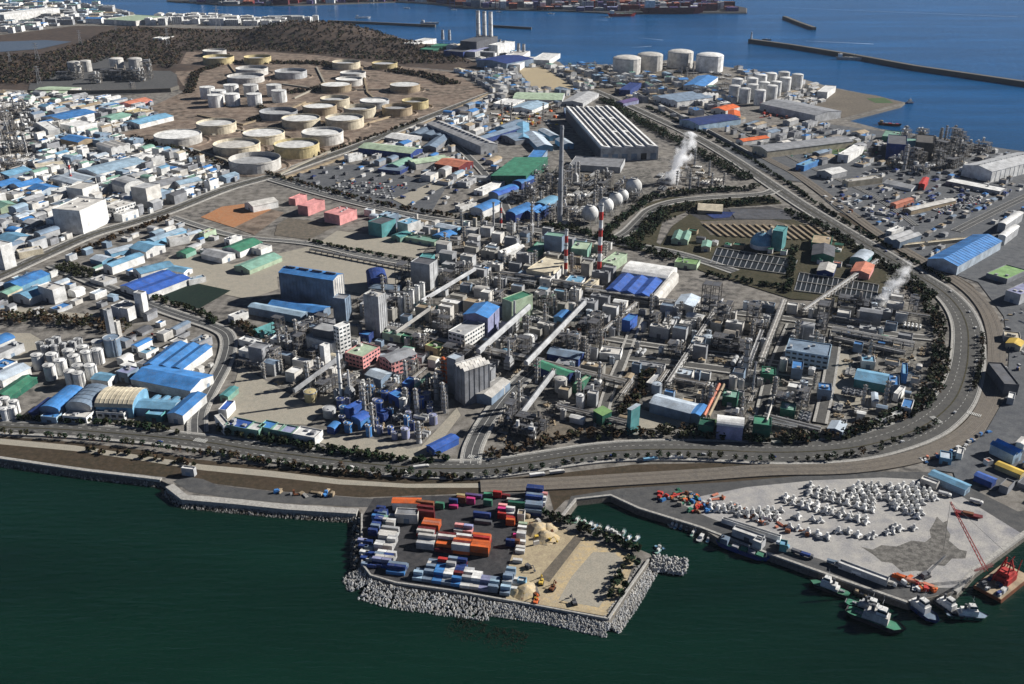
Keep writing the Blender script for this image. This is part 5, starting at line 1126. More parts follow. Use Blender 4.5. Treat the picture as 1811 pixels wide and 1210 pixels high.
 ('c2', (1175, 268), (1262, 298), (1288, 255), 8, 'flat', 'lime', 'pyellow', None, {}),
 ('c2', (890, 185), (1010, 210), (1030, 165), 7, 'flat', 'mint', 'pgreen', None, {}),
 ('c2', (1020, 205), (1080, 218), (1090, 180), 7, 'flat', 'green', 'green', None, {}),
 ('c2', (735, 195), (800, 205), (815, 175), 8, 'flat', 'blue', 'navy', None, {}),
 ('c2', (1330, 175), (1440, 205), (1525, 110), 18, 'flat', 'lgrey', 'white', 'white apartment-like block beside the blue roofed tower', dict(win=4, name='office_building')),
 ('c2', (1430, 60), (1595, 85), (1690, 12), 24, 'gable', 'blue', 'lilac', 'lilac walled tower with bright blue roof, centre', dict(det=False, name='tower_building')),
 ('b2', (1690, 1015), (1755, 1040), (1850, 970), 24, 'flat', 'green', 'pgreen', 'green and lime faced tower block, centre', dict(det=False, name='tower_building')),
 ('c2', (20, 170), (90, 200), (150, 120), 4, 'multi3', 'teal', 'teal', None, {}),
 ('c2', (140, 230), (220, 240), (240, 200), 6, 'flat', 'paleb', 'white', None, {}),
 # --- c3
 ('c3', (245, 400), (450, 478), (485, 432), 9, 'gable', 'green', 'navy', 'bright green roofed shed beside the covered conveyor', dict(det=False)),
 ('c3', (500, 530), (530, 540), (570, 460), 8, 'flat', 'pgreen', 'green', None, {}),
 ('c3', (640, 700), (700, 735), (725, 690), 12, 'shed', 'lime', 'dgreen', None, dict(det=False)),
 ('c3', (868, 690), (893, 700), (930, 655), 24, 'shed', 'paleb', 'teal', 'pale blue slanted tower beside the pale lot', dict(det=False, name='slanted_tower')),
 ('c3', (1015, 650), (1285, 720), (1310, 650), 10, 'gable', 'paleb', 'bgrey', 'long pale blue green shed above the pale lot', {}),
 ('c3', (1290, 720), (1350, 735), (1378, 665), 10, 'gable', 'blue', 'bgrey', None, {}),
 ('c3', (1465, 795), (1640, 815), (1662, 760), 14, 'arch', 'white', 'lilac', 'white vaulted lilac tank hall on the inner road edge', dict(det=False, name='tank_hall')),
 ('c3', (1340, 800), (1440, 815), (1450, 770), 10, 'flat', 'dgreen', 'dgreen', None, dict(det=False)),
 ('c3', (830, 100), (885, 112), (935, 70), 12, 'flat', 'blue', 'bblue', 'bright blue box building in the middle of the plant', dict(det=False)),
 ('c3', (375, 75), (440, 88), (480, 40), 9, 'gable', 'blue', 'sky', None, {}),
 ('c3', (1100, 125), (1180, 135), (1200, 95), 8, 'flat', 'white', 'lgrey', None, {}),
 ('c3', (1290, 250), (1370, 262), (1390, 215), 9, 'flat', 'offwhite', 'bgrey', None, {}),
 ('c3', (680, 320), (820, 335), (830, 290), 6, 'flat', 'offwhite', 'white', None, {}),
 ('c3', (990, 520), (1030, 530), (1070, 455), 6, 'flat', 'lgrey', 'offwhite', None, {}),
 ('c3', (1180, 455), (1290, 475), (1300, 435), 6, 'flat', 'paleb', 'white', None, {}),
 ('c3', (330, 320), (540, 360), (560, 310), 8, 'gable', 'bgrey', 'navy', None, {}),
 ('c3', (930, 400), (1110, 425), (1120, 395), 5, 'flat', 'grey', 'lgrey', None, {}),
 ('c3', (0, 560), (50, 540), (60, 470), 9, 'shed', 'white', 'white', None, {}) ,
 # --- c4
 ('c4', (680, 490), (890, 530), (908, 460), 9, 'gable', 'sky', 'teal', 'sky blue long roof inside the road bend', dict(axis='x')),
 ('c4', (910, 530), (980, 540), (1040, 480), 8, 'flat', 'blue', 'bgrey', None, {}),
 ('c4', (1000, 460), (1035, 465), (1040, 395), 9, 'flat', 'sky', 'blue', None, {}),
 ('c4', (730, 375), (820, 385), (830, 345), 7, 'flat', 'sky', 'white', None, {}),
 ('c4', (440, 565), (530, 575), (550, 530), 10, 'flat', 'blue', 'bgrey', None, {}),
 ('c4', (260, 425), (335, 435), (350, 380), 11, 'flat', 'blue', 'bgrey', None, {}),
 ('c4', (220, 300), (510, 345), (520, 265), 14, 'flat', 'bgrey', 'pblue', 'blue-grey slab building in the dark process area', dict(win=5)),
 ('c4', (60, 460), (155, 470), (170, 425), 9, 'flat', 'green', 'dgreen', None, {}),
 ('c4', (185, 695), (285, 710), (300, 660), 10, 'flat', 'mint', 'dgreen', None, {}),
 ('c4', (5, 795), (125, 810), (135, 755), 15, 'flat', 'green', 'dgreen', 'square green box building beside the lilac tank hall', dict(det=False)),
 ('c3', (1755, 460), (1830, 470), (1840, 420), 8, 'flat', 'mint', 'green', None, {}),
 ('c3', (1500, 610), (1600, 625), (1615, 580), 9, 'flat', 'mint', 'dgreen', None, {}),
 ('c4', (940, 590), (975, 600), (1005, 545), 7, 'flat', 'white', 'white', None, {}),
 ('c4', (990, 680), (1060, 695), (1095, 640), 7, 'flat', 'blue', 'white', None, {}),
 ('c4', (800, 640), (840, 645), (880, 590), 6, 'gable', 'paleb', 'white', None, {}),
 ('c4', (500, 820), (600, 845), (620, 790), 7, 'gable', 'paleb', 'bgrey', None, {}),
 ('c4', (840, 770), (1000, 720), (1010, 695), 4, 'flat', 'white', 'white', None, {}),
 ('c4', (1590, 925), (1745, 1000), (1795, 970), 9, 'multi2', 'blue', 'pblue', 'blue roofed shed at the lower right edge', {}),
 ('c4', (1540, 1030), (1570, 1050), (1590, 1030), 4, 'flat', 'salmon', 'white', None, {}),
 ('c4', (1620, 1060), (1790, 1130), (1811, 1105), 5, 'gable', 'yellow', 'pyellow', 'long yellow roofed shed at the lower right edge', {}),
 ('c4', (1250, 1020), (1330, 1035), (1350, 990), 5, 'flat', 'paleb', 'sky', None, {}),
 ('c4', (1360, 990), (1400, 1000), (1420, 960), 5, 'flat', 'white', 'white', None, {}),
 ('c4', (1680, 530), (1780, 535), (1800, 395), 10, 'flat', 'dgrey', 'dgrey', 'square dark grey roof outside the road bend', dict(det=False)),
 ('c4', (1700, 620), (1745, 630), (1755, 590), 6, 'flat', 'white', 'lgrey', None, {}),
 ('c4', (1690, 250), (1790, 275), (1811, 240), 6, 'gable', 'yellow', 'cream', 'yellow roofed yard building at the right edge', {}),
 ('c4', (1680, 210), (1790, 225), (1811, 190), 6, 'flat', 'cream', 'offwhite', None, {}),
 # --- d4
 ('d4', (1175, -5), (1420, 98), (1465, 70), 6, 'gable', 'sky', 'pblue', 'long sky blue roofed shed beside the concrete quay', dict(axis='x')),
 ('d4', (1480, 0), (1600, 50), (1640, 30), 6, 'gable', 'bblue', 'navy', 'royal blue roofed shed behind the long sky blue one', {}),
 ('d4', (1120, 30), (1230, 70), (1250, 50), 5, 'flat', 'white', 'offwhite', None, {}),
 ('d3', (1490, 330), (1690, 400), (1705, 370), 5, 'flat', 'white', 'lgrey', 'long white flat quay shed above the moored green ship', {}),
 ('d3', (1420, 260), (1811, 385), (1820, 370), 3, 'flat', 'white', 'white', 'thin white canopy strip along the quay', dict(det=False)),
 ('d4', (0, 440), (60, 465), (80, 430), 5, 'flat', 'white', 'lgrey', None, {}),
 ('d4', (570, 590), (900, 715), (915, 690), 4, 'flat', 'white', 'lgrey', 'long thin white shed on the quay near the tugs', dict(det=False)),
 ('d4', (180, 470), (230, 480), (240, 445), 5, 'flat', 'sky', 'teal', None, {}),
 # --- d2
 ('d2', (445, 185), (680, 190), (682, 148), 7, 'gable', 'orange', 'white', 'long orange-red roofed shed at the top of the container yard', dict(axis='x')),
 ('d2', (468, 290), (660, 300), (664, 245), 7, 'flat', 'grey', 'offwhite', 'grey flat roofed office below the orange-red roof in the container yard', {}),
 ('d2', (1500, 850), (1570, 860), (1580, 825), 4, 'flat', 'white', 'sky', 'small white and blue site hut beside the sand yard', {}),
 ('d2', (1500, 290), (1560, 295), (1570, 255), 6, 'flat', 'tan', 'offwhite', None, {}),
 ('d1', (302, 35), (385, 45), (390, 25), 6, 'flat', 'white', 'lgrey', 'small white gate building where the shore terrace begins', {}),
]
for z, A, B_, C_, h, form, roof, wall, lab, kw in T: Bd(z, A, B_, C_, h, form, roof, wall, lab, **kw)
# silver ribbed factory: five parallel ridged bays with dark slots between
p0 = G((1062, 286)); rz = math.radians(7); w, d = 98, 340; cr, sr = math.cos(rz), math.sin(rz); cx = p0[0]+cr*w/2-sr*d/2; cy = p0[1]+sr*w/2+cr*d/2
fac = thing('ribbed_factory', 'factory', 'huge silver factory hall with long dark slots between white roof bays', (cx, cy, 0), rz, full=True)
mb = MB(); mb.ext([(w/2, 0), (w/2, 22.3), (-w/2, 22.3), (-w/2, 0)], -d/2, d/2); build(mb, 'wall', 'lgrey', fac)
mb = MB(); mb.box(-w/2-.3, -w/2-.05, -d/2+1, d/2-1, .5, 19.5); build(mb, 'shaded_side', 'dgrey', fac)  # darker slab, shade of the left side put into its colour
nb = 5; bw = w/nb
for i in range(nb):
    x0 = -w/2+bw*i; zz = lambda x: 22
    mb = MB(); mb.ext([(x0+bw*.97, zz(x0+bw)+.2), (x0+bw*.93, zz(x0+bw)+1.2), (x0+bw*.05, zz(x0)+4.4), (x0+bw*.01, zz(x0)+.1)], -d/2-.5, d/2+.5); rf = build(mb, 'roof', 'white', fac)
    n = 3 if i in (2, 3) else 1
    for k in range(n):
        y0 = -d/2+d*k/n+5; y1 = y0+d/n-(12 if n > 1 else 8); xa, xb = x0+bw*.3, x0+bw*.66; za = lambda x: 22+4.4-3.2*(x-x0-bw*.05)/(bw*.88)+.25
        mb = MB(); mb.add([(xa, y0, za(xa)), (xb, y0, za(xb)), (xb, y1, za(xb)), (xa, y1, za(xa))], [(0, 1, 2, 3)]); build(mb, 'roof_slot', 'black', rf)
for i in range(6):
    mb = MB(); x = -w/2+w*(i+.5)/6; mb.box(x-w*.05, x+w*.05, -d/2-.3, -d/2, 1, 12); build(mb, 'door', 'black' if i == 4 else 'bgrey', fac)
occupy(cx, cy, w, d, rz)
# white vault hall with three royal blue roof panels
cx, cy, w, d, rz = quadbox('b3', (720, 950), (1060, 1005), (1185, 850), 9)
vh = thing('vault_hall', 'storage hall', 'large hall with white vault at the back and royal blue striped roof in front', (cx, cy, 0), rz, full=True)
mb = MB(); mb.box(-w/2, w*.36, -d/2, d*.18, 0, 9); build(mb, 'wall', 'lgrey', vh)
for i in range(3):
    x0 = -w/2+i*w*.86/3; x1 = x0+w*.86/3; mb = MB(); mb.ext([(x1, 9), ((x0+x1)/2, 12), (x0, 9), (x0, 8.7), (x1, 8.7)], -d/2-.4, d*.18); build(mb, 'roof', 'bblue', vh)
mb = MB(); prof = [(d*.15+d*.35*(1-math.cos(math.pi*i/8))/2*1.6, 8+8*math.sin(math.pi*i/8)) for i in range(9)]
prof = [(d*.18, .1)]+[(d*.18+(d*.55)*(1-math.cos(math.pi*i/8))/2, 9+6*math.sin(math.pi*i/8)) for i in range(9)]+[(d*.73, .1)]
mb.add([(-w/2, y, z) for y, z in prof]+[(w*.44, y, z) for y, z in prof], [(i, (i+1) % 11, 11+(i+1) % 11, 11+i) for i in range(11)]+[tuple(range(11)), tuple(range(21, 10, -1))]); build(mb, 'vault', 'white', vh)
mb = MB(); x0, x1 = w*.38, w*.56; pr = [(x0+(x1-x0)*(1-math.cos(math.pi*i/6))/2, 8+4*math.sin(math.pi*i/6)) for i in range(7)]; mb.ext([(x1, 0)]+pr[::-1]+[(x0, 0)], -d*.52, d*.5); build(mb, 'side_vault', 'offwhite', vh)
occupy(cx, cy, w*1.1, d*1.5, rz)
# oil tank farm
for a in [(314, 236, 76, 13, 'offwhite', 'white', .92), (382, 215, 64, 15, 'cream', 'lgrey', .8), (418, 252, 76, 13, 'cream', 'offwhite', .7), (450, 278, 84, 15, 'offwhite', 'dgrey', .55), (524, 252, 74, 17, 'pyellow', 'white', .8), (466, 233, 68, 14, 'cream', 'white', .9),
          (570, 231, 68, 17, 'offwhite', 'white', .8), (609, 206, 63, 16, 'cream', 'white', .8), (532, 207, 63, 14, 'cream', 'white', .85), (492, 195, 62, 12, 'grey', 'dgrey', .5), (565, 185, 56, 14, 'tan', 'lgrey', .8), (636, 188, 53, 16, 'cream', 'dgrey', .6), (592, 172, 48, 13, 'cream', 'grey', .6),
          (662, 176, 48, 13, 'lgrey', 'white', .85), (702, 187, 50, 14, 'tan', 'dgrey', .6), (734, 176, 44, 14, 'pyellow', 'dgrey', .6), (716, 148, 50, 13, 'tan', 'white', .95), (594, 148, 50, 13, 'tan', 'white', .95), (617, 138, 44, 13, 'offwhite', 'lgrey', .7), (624, 127, 42, 12, 'offwhite', 'grey', .7),
          (612, 108, 46, 14, 'cream', 'dgrey', .6), (680, 110, 42, 12, 'pyellow', 'dgrey', .7), (514, 124, 52, 14, 'lgrey', 'dgrey', .6), (445, 119, 52, 14, 'offwhite', 'dgrey', .6), (434, 133, 60, 12, 'offwhite', 'dgrey', .6), (386, 99, 50, 15, 'pyellow', 'dgrey', .6), (455, 99, 44, 15, 'pyellow', 'dgrey', .6), (379, 88, 38, 12, 'offwhite', 'lgrey', .7)]:
    open_tank(*a[:4], wall=a[4], roof=a[5], rooflev=a[6])
for p in [(366, 154), (386, 160), (408, 150), (410, 166), (443, 150), (449, 166), (484, 150), (493, 160), (380, 168)]:
    tankP(None, p, 26, 24, dome='flat', mat='white', label='white closed cylinder tank above the oil tanks', group='white closed cylinder tanks')
# domed gas tanks
for i, p in enumerate([(1109, 103, 50), (1150, 97, 45), (1204, 92, 45), (1256, 98, 48)]):
    tankP(None, p[:2], p[2], 38, dome='dome', mat=['offwhite', 'offwhite', 'offwhite', 'white'][i], label=['leftmost big domed gas tank with brownish wall', 'second big domed gas tank beside green pipework', 'third big domed gas tank at the shore', 'rightmost and whitest big domed gas tank'][i], full=True, name='gas_tank', group='big domed gas tanks')
plantk = lambda: rng.choice(['frame0', 'frame2'])
# east quay white tanks
for x, y in [(1305, 140), (1331, 139), (1347, 133), (1364, 130), (1387, 128), (1411, 132), (1332, 150), (1352, 146), (1373, 145), (1318, 157), (1300, 152), (1345, 160), (1366, 152), (1390, 138)]:
    tankP(None, (x, y), 20, 30, dome='dome', mat='white', label='white east quay tank', group='white tanks on the east quay', full=False)
# white silos lower left
for x, y in [(245, 330), (325, 400), (345, 325), (400, 365), (455, 300), (490, 335), (550, 275), (575, 310), (650, 240), (645, 295), (600, 400), (520, 400), (520, 450), (465, 440)]:
    tankP('c1', (x, y), 76, 14, dome='cone', mat='white', label='white silo in the tank cluster', group='white silos at lower left')
for x, y in [(265, 250), (300, 275), (330, 232), (375, 215), (420, 255), (480, 245), (360, 270), (520, 225)]:
    tankP('c1', (x, y), 52, 13, dome='cone', mat='lgrey', label='small grey silo at the back of the cluster', group='small grey silos at lower left')
tankP('c1', (740, 215), 105, 18, dome='flat', mat='bgrey', label='single wide blue-grey tank right of the white silos', full=True)
for x, y in [(30, 620), (90, 640), (30, 690), (75, 680), (-20, 650)]:
    tankP('c1', (x, y), 60, 11, dome='dome', mat='white', label='white round tank at the lower left corner', group='white tanks at the lower left corner')
for i, (x, y) in enumerate([(1050, 980), (1085, 952), (1122, 925), (1157, 905), (1010, 1000)]):
    tankP('b2', (x, y), 34, 24, dome='cone', mat='white', label='slender white silo in the silo row by the concrete tower', group='slender white silos')
tankP('c2', (410, 575), 85, 9, dome='dome', mat='pyellow', label='beige domed tank in the beige plant yard', full=True)
for i in range(6):
    x, y = G(ph('b1', (250+i*32, 560))); t = thing('horizontal_tank', 'tank', 'dark horizontal tank with white end', (x, y, 0), AL+.3, 'row of dark horizontal tanks')
    mb = MB(); mb.bar((-12, 0, 4), (12, 0, 4), 3.1, 14); build(mb, 'shell', 'dgrey' if i < 5 else 'lgrey', t); mb = MB(); mb.bar((12, 0, 4), (12.4, 0, 4), 3.15, 14); build(mb, 'end_cap', 'cream', t)
    mb = MB(); mb.box(-8, -7, -2, 2, 0, 2); mb.box(7, 8, -2, 2, 0, 2); build(mb, 'saddle', 'concrete', t)
# pale dome by the basins
g = G((1346, 438)); t = thing('dome_tank', 'dome', 'pale blue round dome among the olive fields', (*g, 0), full=True); mb = MB(); r = 14
mb.lathe(0, 0, [(r*math.cos(a), 6+r*math.sin(a)) for a in (0, .25, .5, .75, 1, 1.25, 1.55)], 24); build(mb, 'dome_shell', 'sky', t); mb = MB(); mb.cyl(0, 0, 0, 6, r, 24, cap=False); build(mb, 'base_ring', 'white', t); mb = MB(); mb.cyl(0, 0, 19.6, 23, 2.5, 12); build(mb, 'vent_cap', 'cream', t); occupy(*g, 30, 30, 0)
g = G((1362, 432)); t = thing('dome_tank', 'dome', 'white digester with cream cap behind the pale blue dome', (*g, 0), full=True); mb = MB(); mb.lathe(0, 0, [(8, 0), (9, 9), (6, 16), (2, 20), (.1, 20.5)], 18); build(mb, 'dome_shell', 'white', t); mb = MB(); mb.cyl(0, 0, 20, 23, 2, 10); build(mb, 'vent_cap', 'cream', t)
# settling basins: dark water between concrete dividing walls
def basin(q, n, lab):
    P = [np.array(G(p)) for p in q]; c = sum(P)/4; t = thing('settling_basin', 'basin', lab, (c[0], c[1], 0), full=True); Q = [p-c for p in P]
    mb = MB(); mb.add([(*p, .9) for p in Q], [(0, 1, 2, 3)]); build(mb, 'basin_water', 'pond', t)
    for i in range(n+1):
        f = i/n; a = Q[0]+(Q[1]-Q[0])*f; b = Q[3]+(Q[2]-Q[3])*f; mb = MB(); mb.bar((*a, 1), (*b, 1), .6); build(mb, 'dividing_wall', 'grey', t)
    for i in (0, .5, 1):
        a = Q[0]+(Q[3]-Q[0])*i; b = Q[1]+(Q[2]-Q[1])*i; mb = MB(); mb.bar((*a, 1.6), (*b, 1.6), .7); build(mb, 'walkway', 'concrete', t)
    occ_poly([tuple(p) for p in P])
basin([(1256, 468), (1397, 488), (1410, 462), (1268, 440)], 14, 'upper settling basin with pale dividing walls below the dome')
basin([(1405, 516), (1548, 534), (1554, 506), (1414, 484)], 16, 'lower right settling basin with many thin dividing walls')
# solar / striped field strips
mb = MB()
for i in range(16):
    a = G((1245+i*13, 398+i*.2)); b = G((1275+i*13.5, 420+i*.6)); mb.bar((*a, 1), (*b, 1), 2.2)
o = build(mb, 'field_covers', 'tan'); o['kind'] = 'stuff'; o['label'] = 'tan striped cover rows in the field above the dome'; o['category'] = 'field rows'
for q, lab in [([(1262, 388), (1290, 386), (1300, 378), (1240, 376)], 'left dark panel field above the striped rows'), ([(1300, 388), (1400, 390), (1385, 374), (1290, 372)], 'right dark panel field above the striped rows')]:
    P = [G(p) for p in q]; c = (sum(p[0] for p in P)/4, sum(p[1] for p in P)/4); t = thing('panel_field', 'panels', lab, (*c, 0), full=True)
    for i in range(6):
        f0, f1 = i/6, (i+.85)/6; l = lambda A, B, f: (A[0]+(B[0]-A[0])*f-c[0], A[1]+(B[1]-A[1])*f-c[1]); mb = MB(); a, b, cc, d_ = l(P[0], P[3], f0), l(P[1], P[2], f0), l(P[1], P[2], f1), l(P[0], P[3], f1)
        mb.add([(*a, 1.2), (*b, 1.2), (*cc, 2.6), (*d_, 2.6)], [(0, 1, 2, 3)]); build(mb, 'panel_row', 'navy' if 'left' in lab else 'dgrey', t)
# spheres
for i, (x, y, w) in enumerate([(1043, 381, 29), (1071, 367, 27), (1088, 356, 25), (1100, 349, 22), (1120, 333, 28)]):
    sphere_tank((x, y), w, ['nearest white gas sphere, leftmost of the five', 'second white gas sphere from the left', 'middle white gas sphere of the five', 'fourth white gas sphere, creamy on its right side', 'rightmost and farthest white gas sphere'][i])
# chimneys
chimney((990, 398), 222, 3.4, 2.5, 0, 'tall dark grey chimney in front of the silver ribbed factory', ('grey', 'grey'))
chimney((1059, 490), 359, 2.6, 2.2, 9, 'tallest red and white banded chimney, right one of the pair')
chimney((1000, 487), 405, 2.2, 1.9, 7, 'shorter red and white banded chimney, left one of the pair')
chimney((886, 404), 358, 1.7, 1.4, 5, 'thin red and white chimney behind the plant, right of its grey twin')
chimney((873, 402), 358, 1.5, 1.3, 0, 'thin pale grey chimney left of the thin red-white one', ('lgrey', 'lgrey'))
chimney((127, 322), 284, 1.8, 1.6, 5, 'small red and white chimney in the left town')
for i, (x, b, t) in enumerate([(846, 84, 19), (857, 85, 20), (868, 86, 21)]): chimney((x, b), t, 7, 5.5, 0, ['left tall white power plant stack', 'middle tall white power plant stack', 'right tall white power plant stack'][i], ('white', 'white'))
for i, (x, b, t) in enumerate([(783, 70, 53), (795, 71, 53), (884, 90, 70), (891, 92, 72), (917, 103, 77), (926, 104, 78)]): chimney((x, b), t, 5, 4, 0, ['first of two short pale stacks left of the boiler house', 'second of two short pale stacks left of the boiler house', 'short stack just right of the power plant', 'second short stack right of the power plant', 'slim stack near the tip of the power plant site', 'outermost slim stack of the power plant site'][i], ('lgrey', 'lgrey'))
chimney((267, 128), 104, 2.5, 2, 0, 'slim stack rising from the hillside refinery', ('offwhite', 'white'))
chimney((604, 708), 620, 1.6, 1.4, 0, 'slim white lattice tower in the beige plant yard', ('white', 'white'), 'flare_tower')
chimney((1330, 700), 640, 1.0, .8, 0, 'slim grey flare tower in the dark process area', ('lgrey', 'lgrey'), 'flare_tower')
# red vessels
for i, (x, y) in enumerate([(785, 680), (793, 682)]): 
    g = G((x, y)); t = thing('red_column', 'column', ['left orange-red vertical vessel by the striped tower', 'right orange-red vertical vessel by the striped tower'][i], (*g, 0), full=True)
    for pn, me in pr_column(2.6, 26, 5, 'orange'): mobj(pn, me, t)
# covered conveyors
def conveyor(p, q, h0, h1, w, mat, label):
    a = Vector((*G(p, h0), h0)); b = Vector((*G(q, h1), h1)); t = thing('covered_conveyor', 'conveyor', label, (a.x, a.y, 0), full=True); a0 = Vector((a.x, a.y, 0)); A = a-a0; B = b-a0
    d = (B-A); n = Vector((-d.y, d.x, 0)).normalized()*w/2; up = Vector((0, 0, w*.8)); mb = MB()
    pr = [-n, n, n+up, up*1.35, -n+up]; vs = [tuple(A+v) for v in pr]+[tuple(B+v) for v in pr]; mb.add(vs, [(i, (i+1) % 5, 5+(i+1) % 5, 5+i) for i in range(5)]+[(4, 3, 2, 1, 0), (5, 6, 7, 8, 9)]); build(mb, 'gallery', mat, t)
    mb = MB(); k = max(2, int(d.length/22))
    for i in range(k+1):
        c = A+d*(i/k)
        for s in (-1, 1): mb.bar((c.x+n.x*s*1.2, c.y+n.y*s*1.2, 0), (c.x+n.x*s*.6, c.y+n.y*s*.6, c.z), .35)
        mb.bar((c.x+n.x, c.y+n.y, c.z*.5), (c.x-n.x, c.y-n.y, c.z*.5), .25)
    build(mb, 'trestle', 'steel', t)['kind'] = 'stuff'; l = d.length; m = A+d/2; occupy(a.x+d.x/2, a.y+d.y/2, l, w, math.atan2(d.y, d.x), pad=0)
conveyor((930, 646), (1034, 538), 12, 14, 4.2, 'lgrey', 'long pale covered conveyor crossing the middle of the plant')
conveyor((921, 736), (978, 661), 6, 12, 4, 'lgrey', 'lower pale covered conveyor running down to the plant gate')
conveyor((846, 625), (936, 545), 14, 22, 4.5, 'lgrey', 'shorter grey covered conveyor left of the long pale one')
conveyor((520, 694), (604, 632), 4, 20, 3.6, 'lgrey', 'inclined grey conveyor rising over the beige plant yard')
conveyor((745, 535), (840, 478), 14, 10, 3.5, 'lgrey', 'pale inclined conveyor beside the slender silos')
conveyor((1245, 738), (1272, 682), 8, 8, 2.6, 'salmon', 'salmon coloured pipe bridge right of the pale blue long shed')
conveyor((1253, 738), (1280, 682), 8, 8, 2.2, 'tan', 'tan pipe bridge parallel to the salmon one')
conveyor((700, 590), (760, 548), 8, 20, 3, 'offwhite', 'short off-white conveyor in front of the silo tower')
conveyor((734, 686), (760, 664), 6, 12, 3, 'mint', 'short mint green conveyor above the blue process yard')
conveyor((1356, 745), (1370, 700), 16, 4, 1.5, 'offwhite', 'thin off-white pipe bridge by the green box building')
# long racks drawn by hand
def longrack(p, q, label, mat='dsteel', h=8, w=7):
    a = G(p); b = G(q); l = math.dist(a, b); rz = math.atan2(b[1]-a[1], b[0]-a[0]); t = thing('pipe_rack', 'pipe rack', label, ((a[0]+b[0])/2, (a[1]+b[1])/2, 0), rz, full=True)
    f = MB(); n = int(l/9)
    for i in range(n+1):
        x = -l/2+l*i/n
        for y in (-w/2, w/2): f.box(x-.3, x+.3, y-.3, y+.3, 0, h+1)
        f.box(x-.25, x+.25, -w/2, w/2, h-.6, h-.05, bot=True); f.box(x-.25, x+.25, -w/2, w/2, h*.6-.5, h*.6-.05, bot=True)
    build(f, 'rack_frame', mat, t)['kind'] = 'stuff'
    for z in (h*.6, h):
        y = -w/2+.5
        while y < w/2-.4:
            r = rng.uniform(.18, .42); mb = MB(); mb.bar((-l/2, y, z+r), (l/2, y, z+r), r, 5); build(mb, 'pipe', rng.choice(['lgrey', 'steel', 'offwhite', 'dgrey', 'silver']), t); y += 2*r+.25
    occupy((a[0]+b[0])/2, (a[1]+b[1])/2, l, w, rz, pad=0)
longrack((885, 492), (1065, 520), 'dark pipe rack behind the long pale conveyor')
longrack((1035, 522), (1250, 553), 'long dark pipe rack in front of the white vault roof')
longrack((840, 627), (960, 652), 'dark pipe rack left of the bright green roofed shed', h=9, w=8)
longrack((960, 655), (1105, 690), 'dark pipe rack right of the bright green roofed shed', h=9, w=8)
longrack((985, 730), (1110, 760), 'dark pipe rack above the brown hedge', h=7)
longrack((1470, 594), (1615, 622), 'brown pipe rack across the dark process area', 'steel', 9)
longrack((1475, 606), (1600, 633), 'second brown pipe rack across the dark process area', 'steel', 6)
longrack((1350, 745), (1450, 770), 'pipe rack beside the square green box building', 'concrete', 6)
longrack((1345, 650), (1385, 545), 'pale pipe rack running up the dark process area', 'concrete', 10, 6)
longrack((1322, 660), (1345, 600), 'pale vertical-looking pipe rack left of the dark process area', 'concrete', 10, 5)
longrack((640, 580), (840, 628), 'dark pipe rack in front of the silo tower')
longrack((550, 445), (735, 482), 'low pipe rack between the two sand yards', 'steel', 4, 4)
longrack((1180, 690), (1260, 565), 'pipe rack climbing through the middle of the plant', 'concrete', 8, 5)
longrack((1060, 600), (1125, 545), 'short pale pipe rack in the plant centre', 'concrete', 7, 5)
longrack((1550, 470), (1420, 560), 'pipe rack below the lower settling basin', 'steel', 8, 5)
# ---- process plants: solid blocks first
PB = [('lgrey', 'grey'), ('offwhite', 'lgrey'), ('grey', 'grey'), ('bgrey', 'lgrey'), ('concrete', 'concrete'), ('white', 'offwhite'), ('tan', 'concrete'), ('dgrey', 'bgrey')]
for zp in ([(870, 590), (930, 545), (1035, 525), (1240, 555), (1235, 690), (1120, 700), (1090, 750), (980, 750), (910, 745), (850, 700), (840, 640)], [(1255, 545), (1400, 548), (1540, 535), (1640, 520), (1655, 590), (1640, 620), (1480, 590), (1480, 700), (1440, 740), (1345, 740), (1300, 690), (1240, 690)],
           [(640, 530), (700, 500), (760, 480), (860, 480), (930, 500), (900, 560), (850, 600), (820, 640), (640, 585)], [(450, 600), (545, 580), (640, 590), (650, 650), (600, 700), (560, 715), (470, 690), (430, 640)], [(790, 400), (960, 400), (1060, 440), (1100, 470), (1060, 520), (900, 490), (770, 460)]):
    fill_town(zp, AP, 27, (9, 22), (7, 13), (6, 15), PB, flat=.85, gap=2)
KM = [('frame0', 3), ('frame1', 3), ('frame2', 1.6), ('frame3', 3), ('frame4', .7), ('col0', 1.2), ('col1', .6), ('col2', 1.2), ('col3', .6), ('drum0', 2), ('drum1', 1), ('drum2', 2), ('rack0', 3), ('rack1', 1.5), ('fan0', 1.5), ('fan1', 1), ('heater', .5), ('pump0', 2), ('pump1', 2), ('pump2', 2), ('pump3', 2)]
KD = [(a, b*(3.0 if a[:2] == 'fr' and a != 'frame1' else 1)) for a, b in KM]
KS = [('col0', 1), ('col2', 1), ('drum0', 2), ('drum2', 2), ('rack0', 2), ('fan0', 1), ('pump0', 3), ('pump1', 3), ('pump2', 3), ('pump3', 3)]
dark = [(1255, 545), (1400, 548), (1540, 535), (1600, 500), (1640, 520), (1655, 590), (1640, 620), (1480, 590), (1480, 700), (1440, 740), (1345, 740), (1300, 690), (1240, 690), (1230, 600)]
for p in [(1262, 585), (1300, 585), (1255, 560), (1420, 600), (1450, 620), (1560, 560), (1580, 580), (1430, 560)]:
    x, y = G(p); tryplant(rng.choice(['frame2', 'frame4', 'frame4']), x, y, AP, 1.25)
fill_plant(dark, AP, KD, 12, 2, 1.2)
fill_plant([(870, 590), (930, 545), (1035, 525), (1240, 555), (1235, 690), (1120, 700), (1090, 750), (980, 750), (910, 745), (850, 700), (840, 640)], AP, KM, 12, 2, 1.0)
fill_plant([(640, 530), (700, 500), (760, 480), (860, 480), (930, 500), (900, 560), (850, 600), (820, 640), (640, 585)], AP, KD, 12, 2, 1.0)
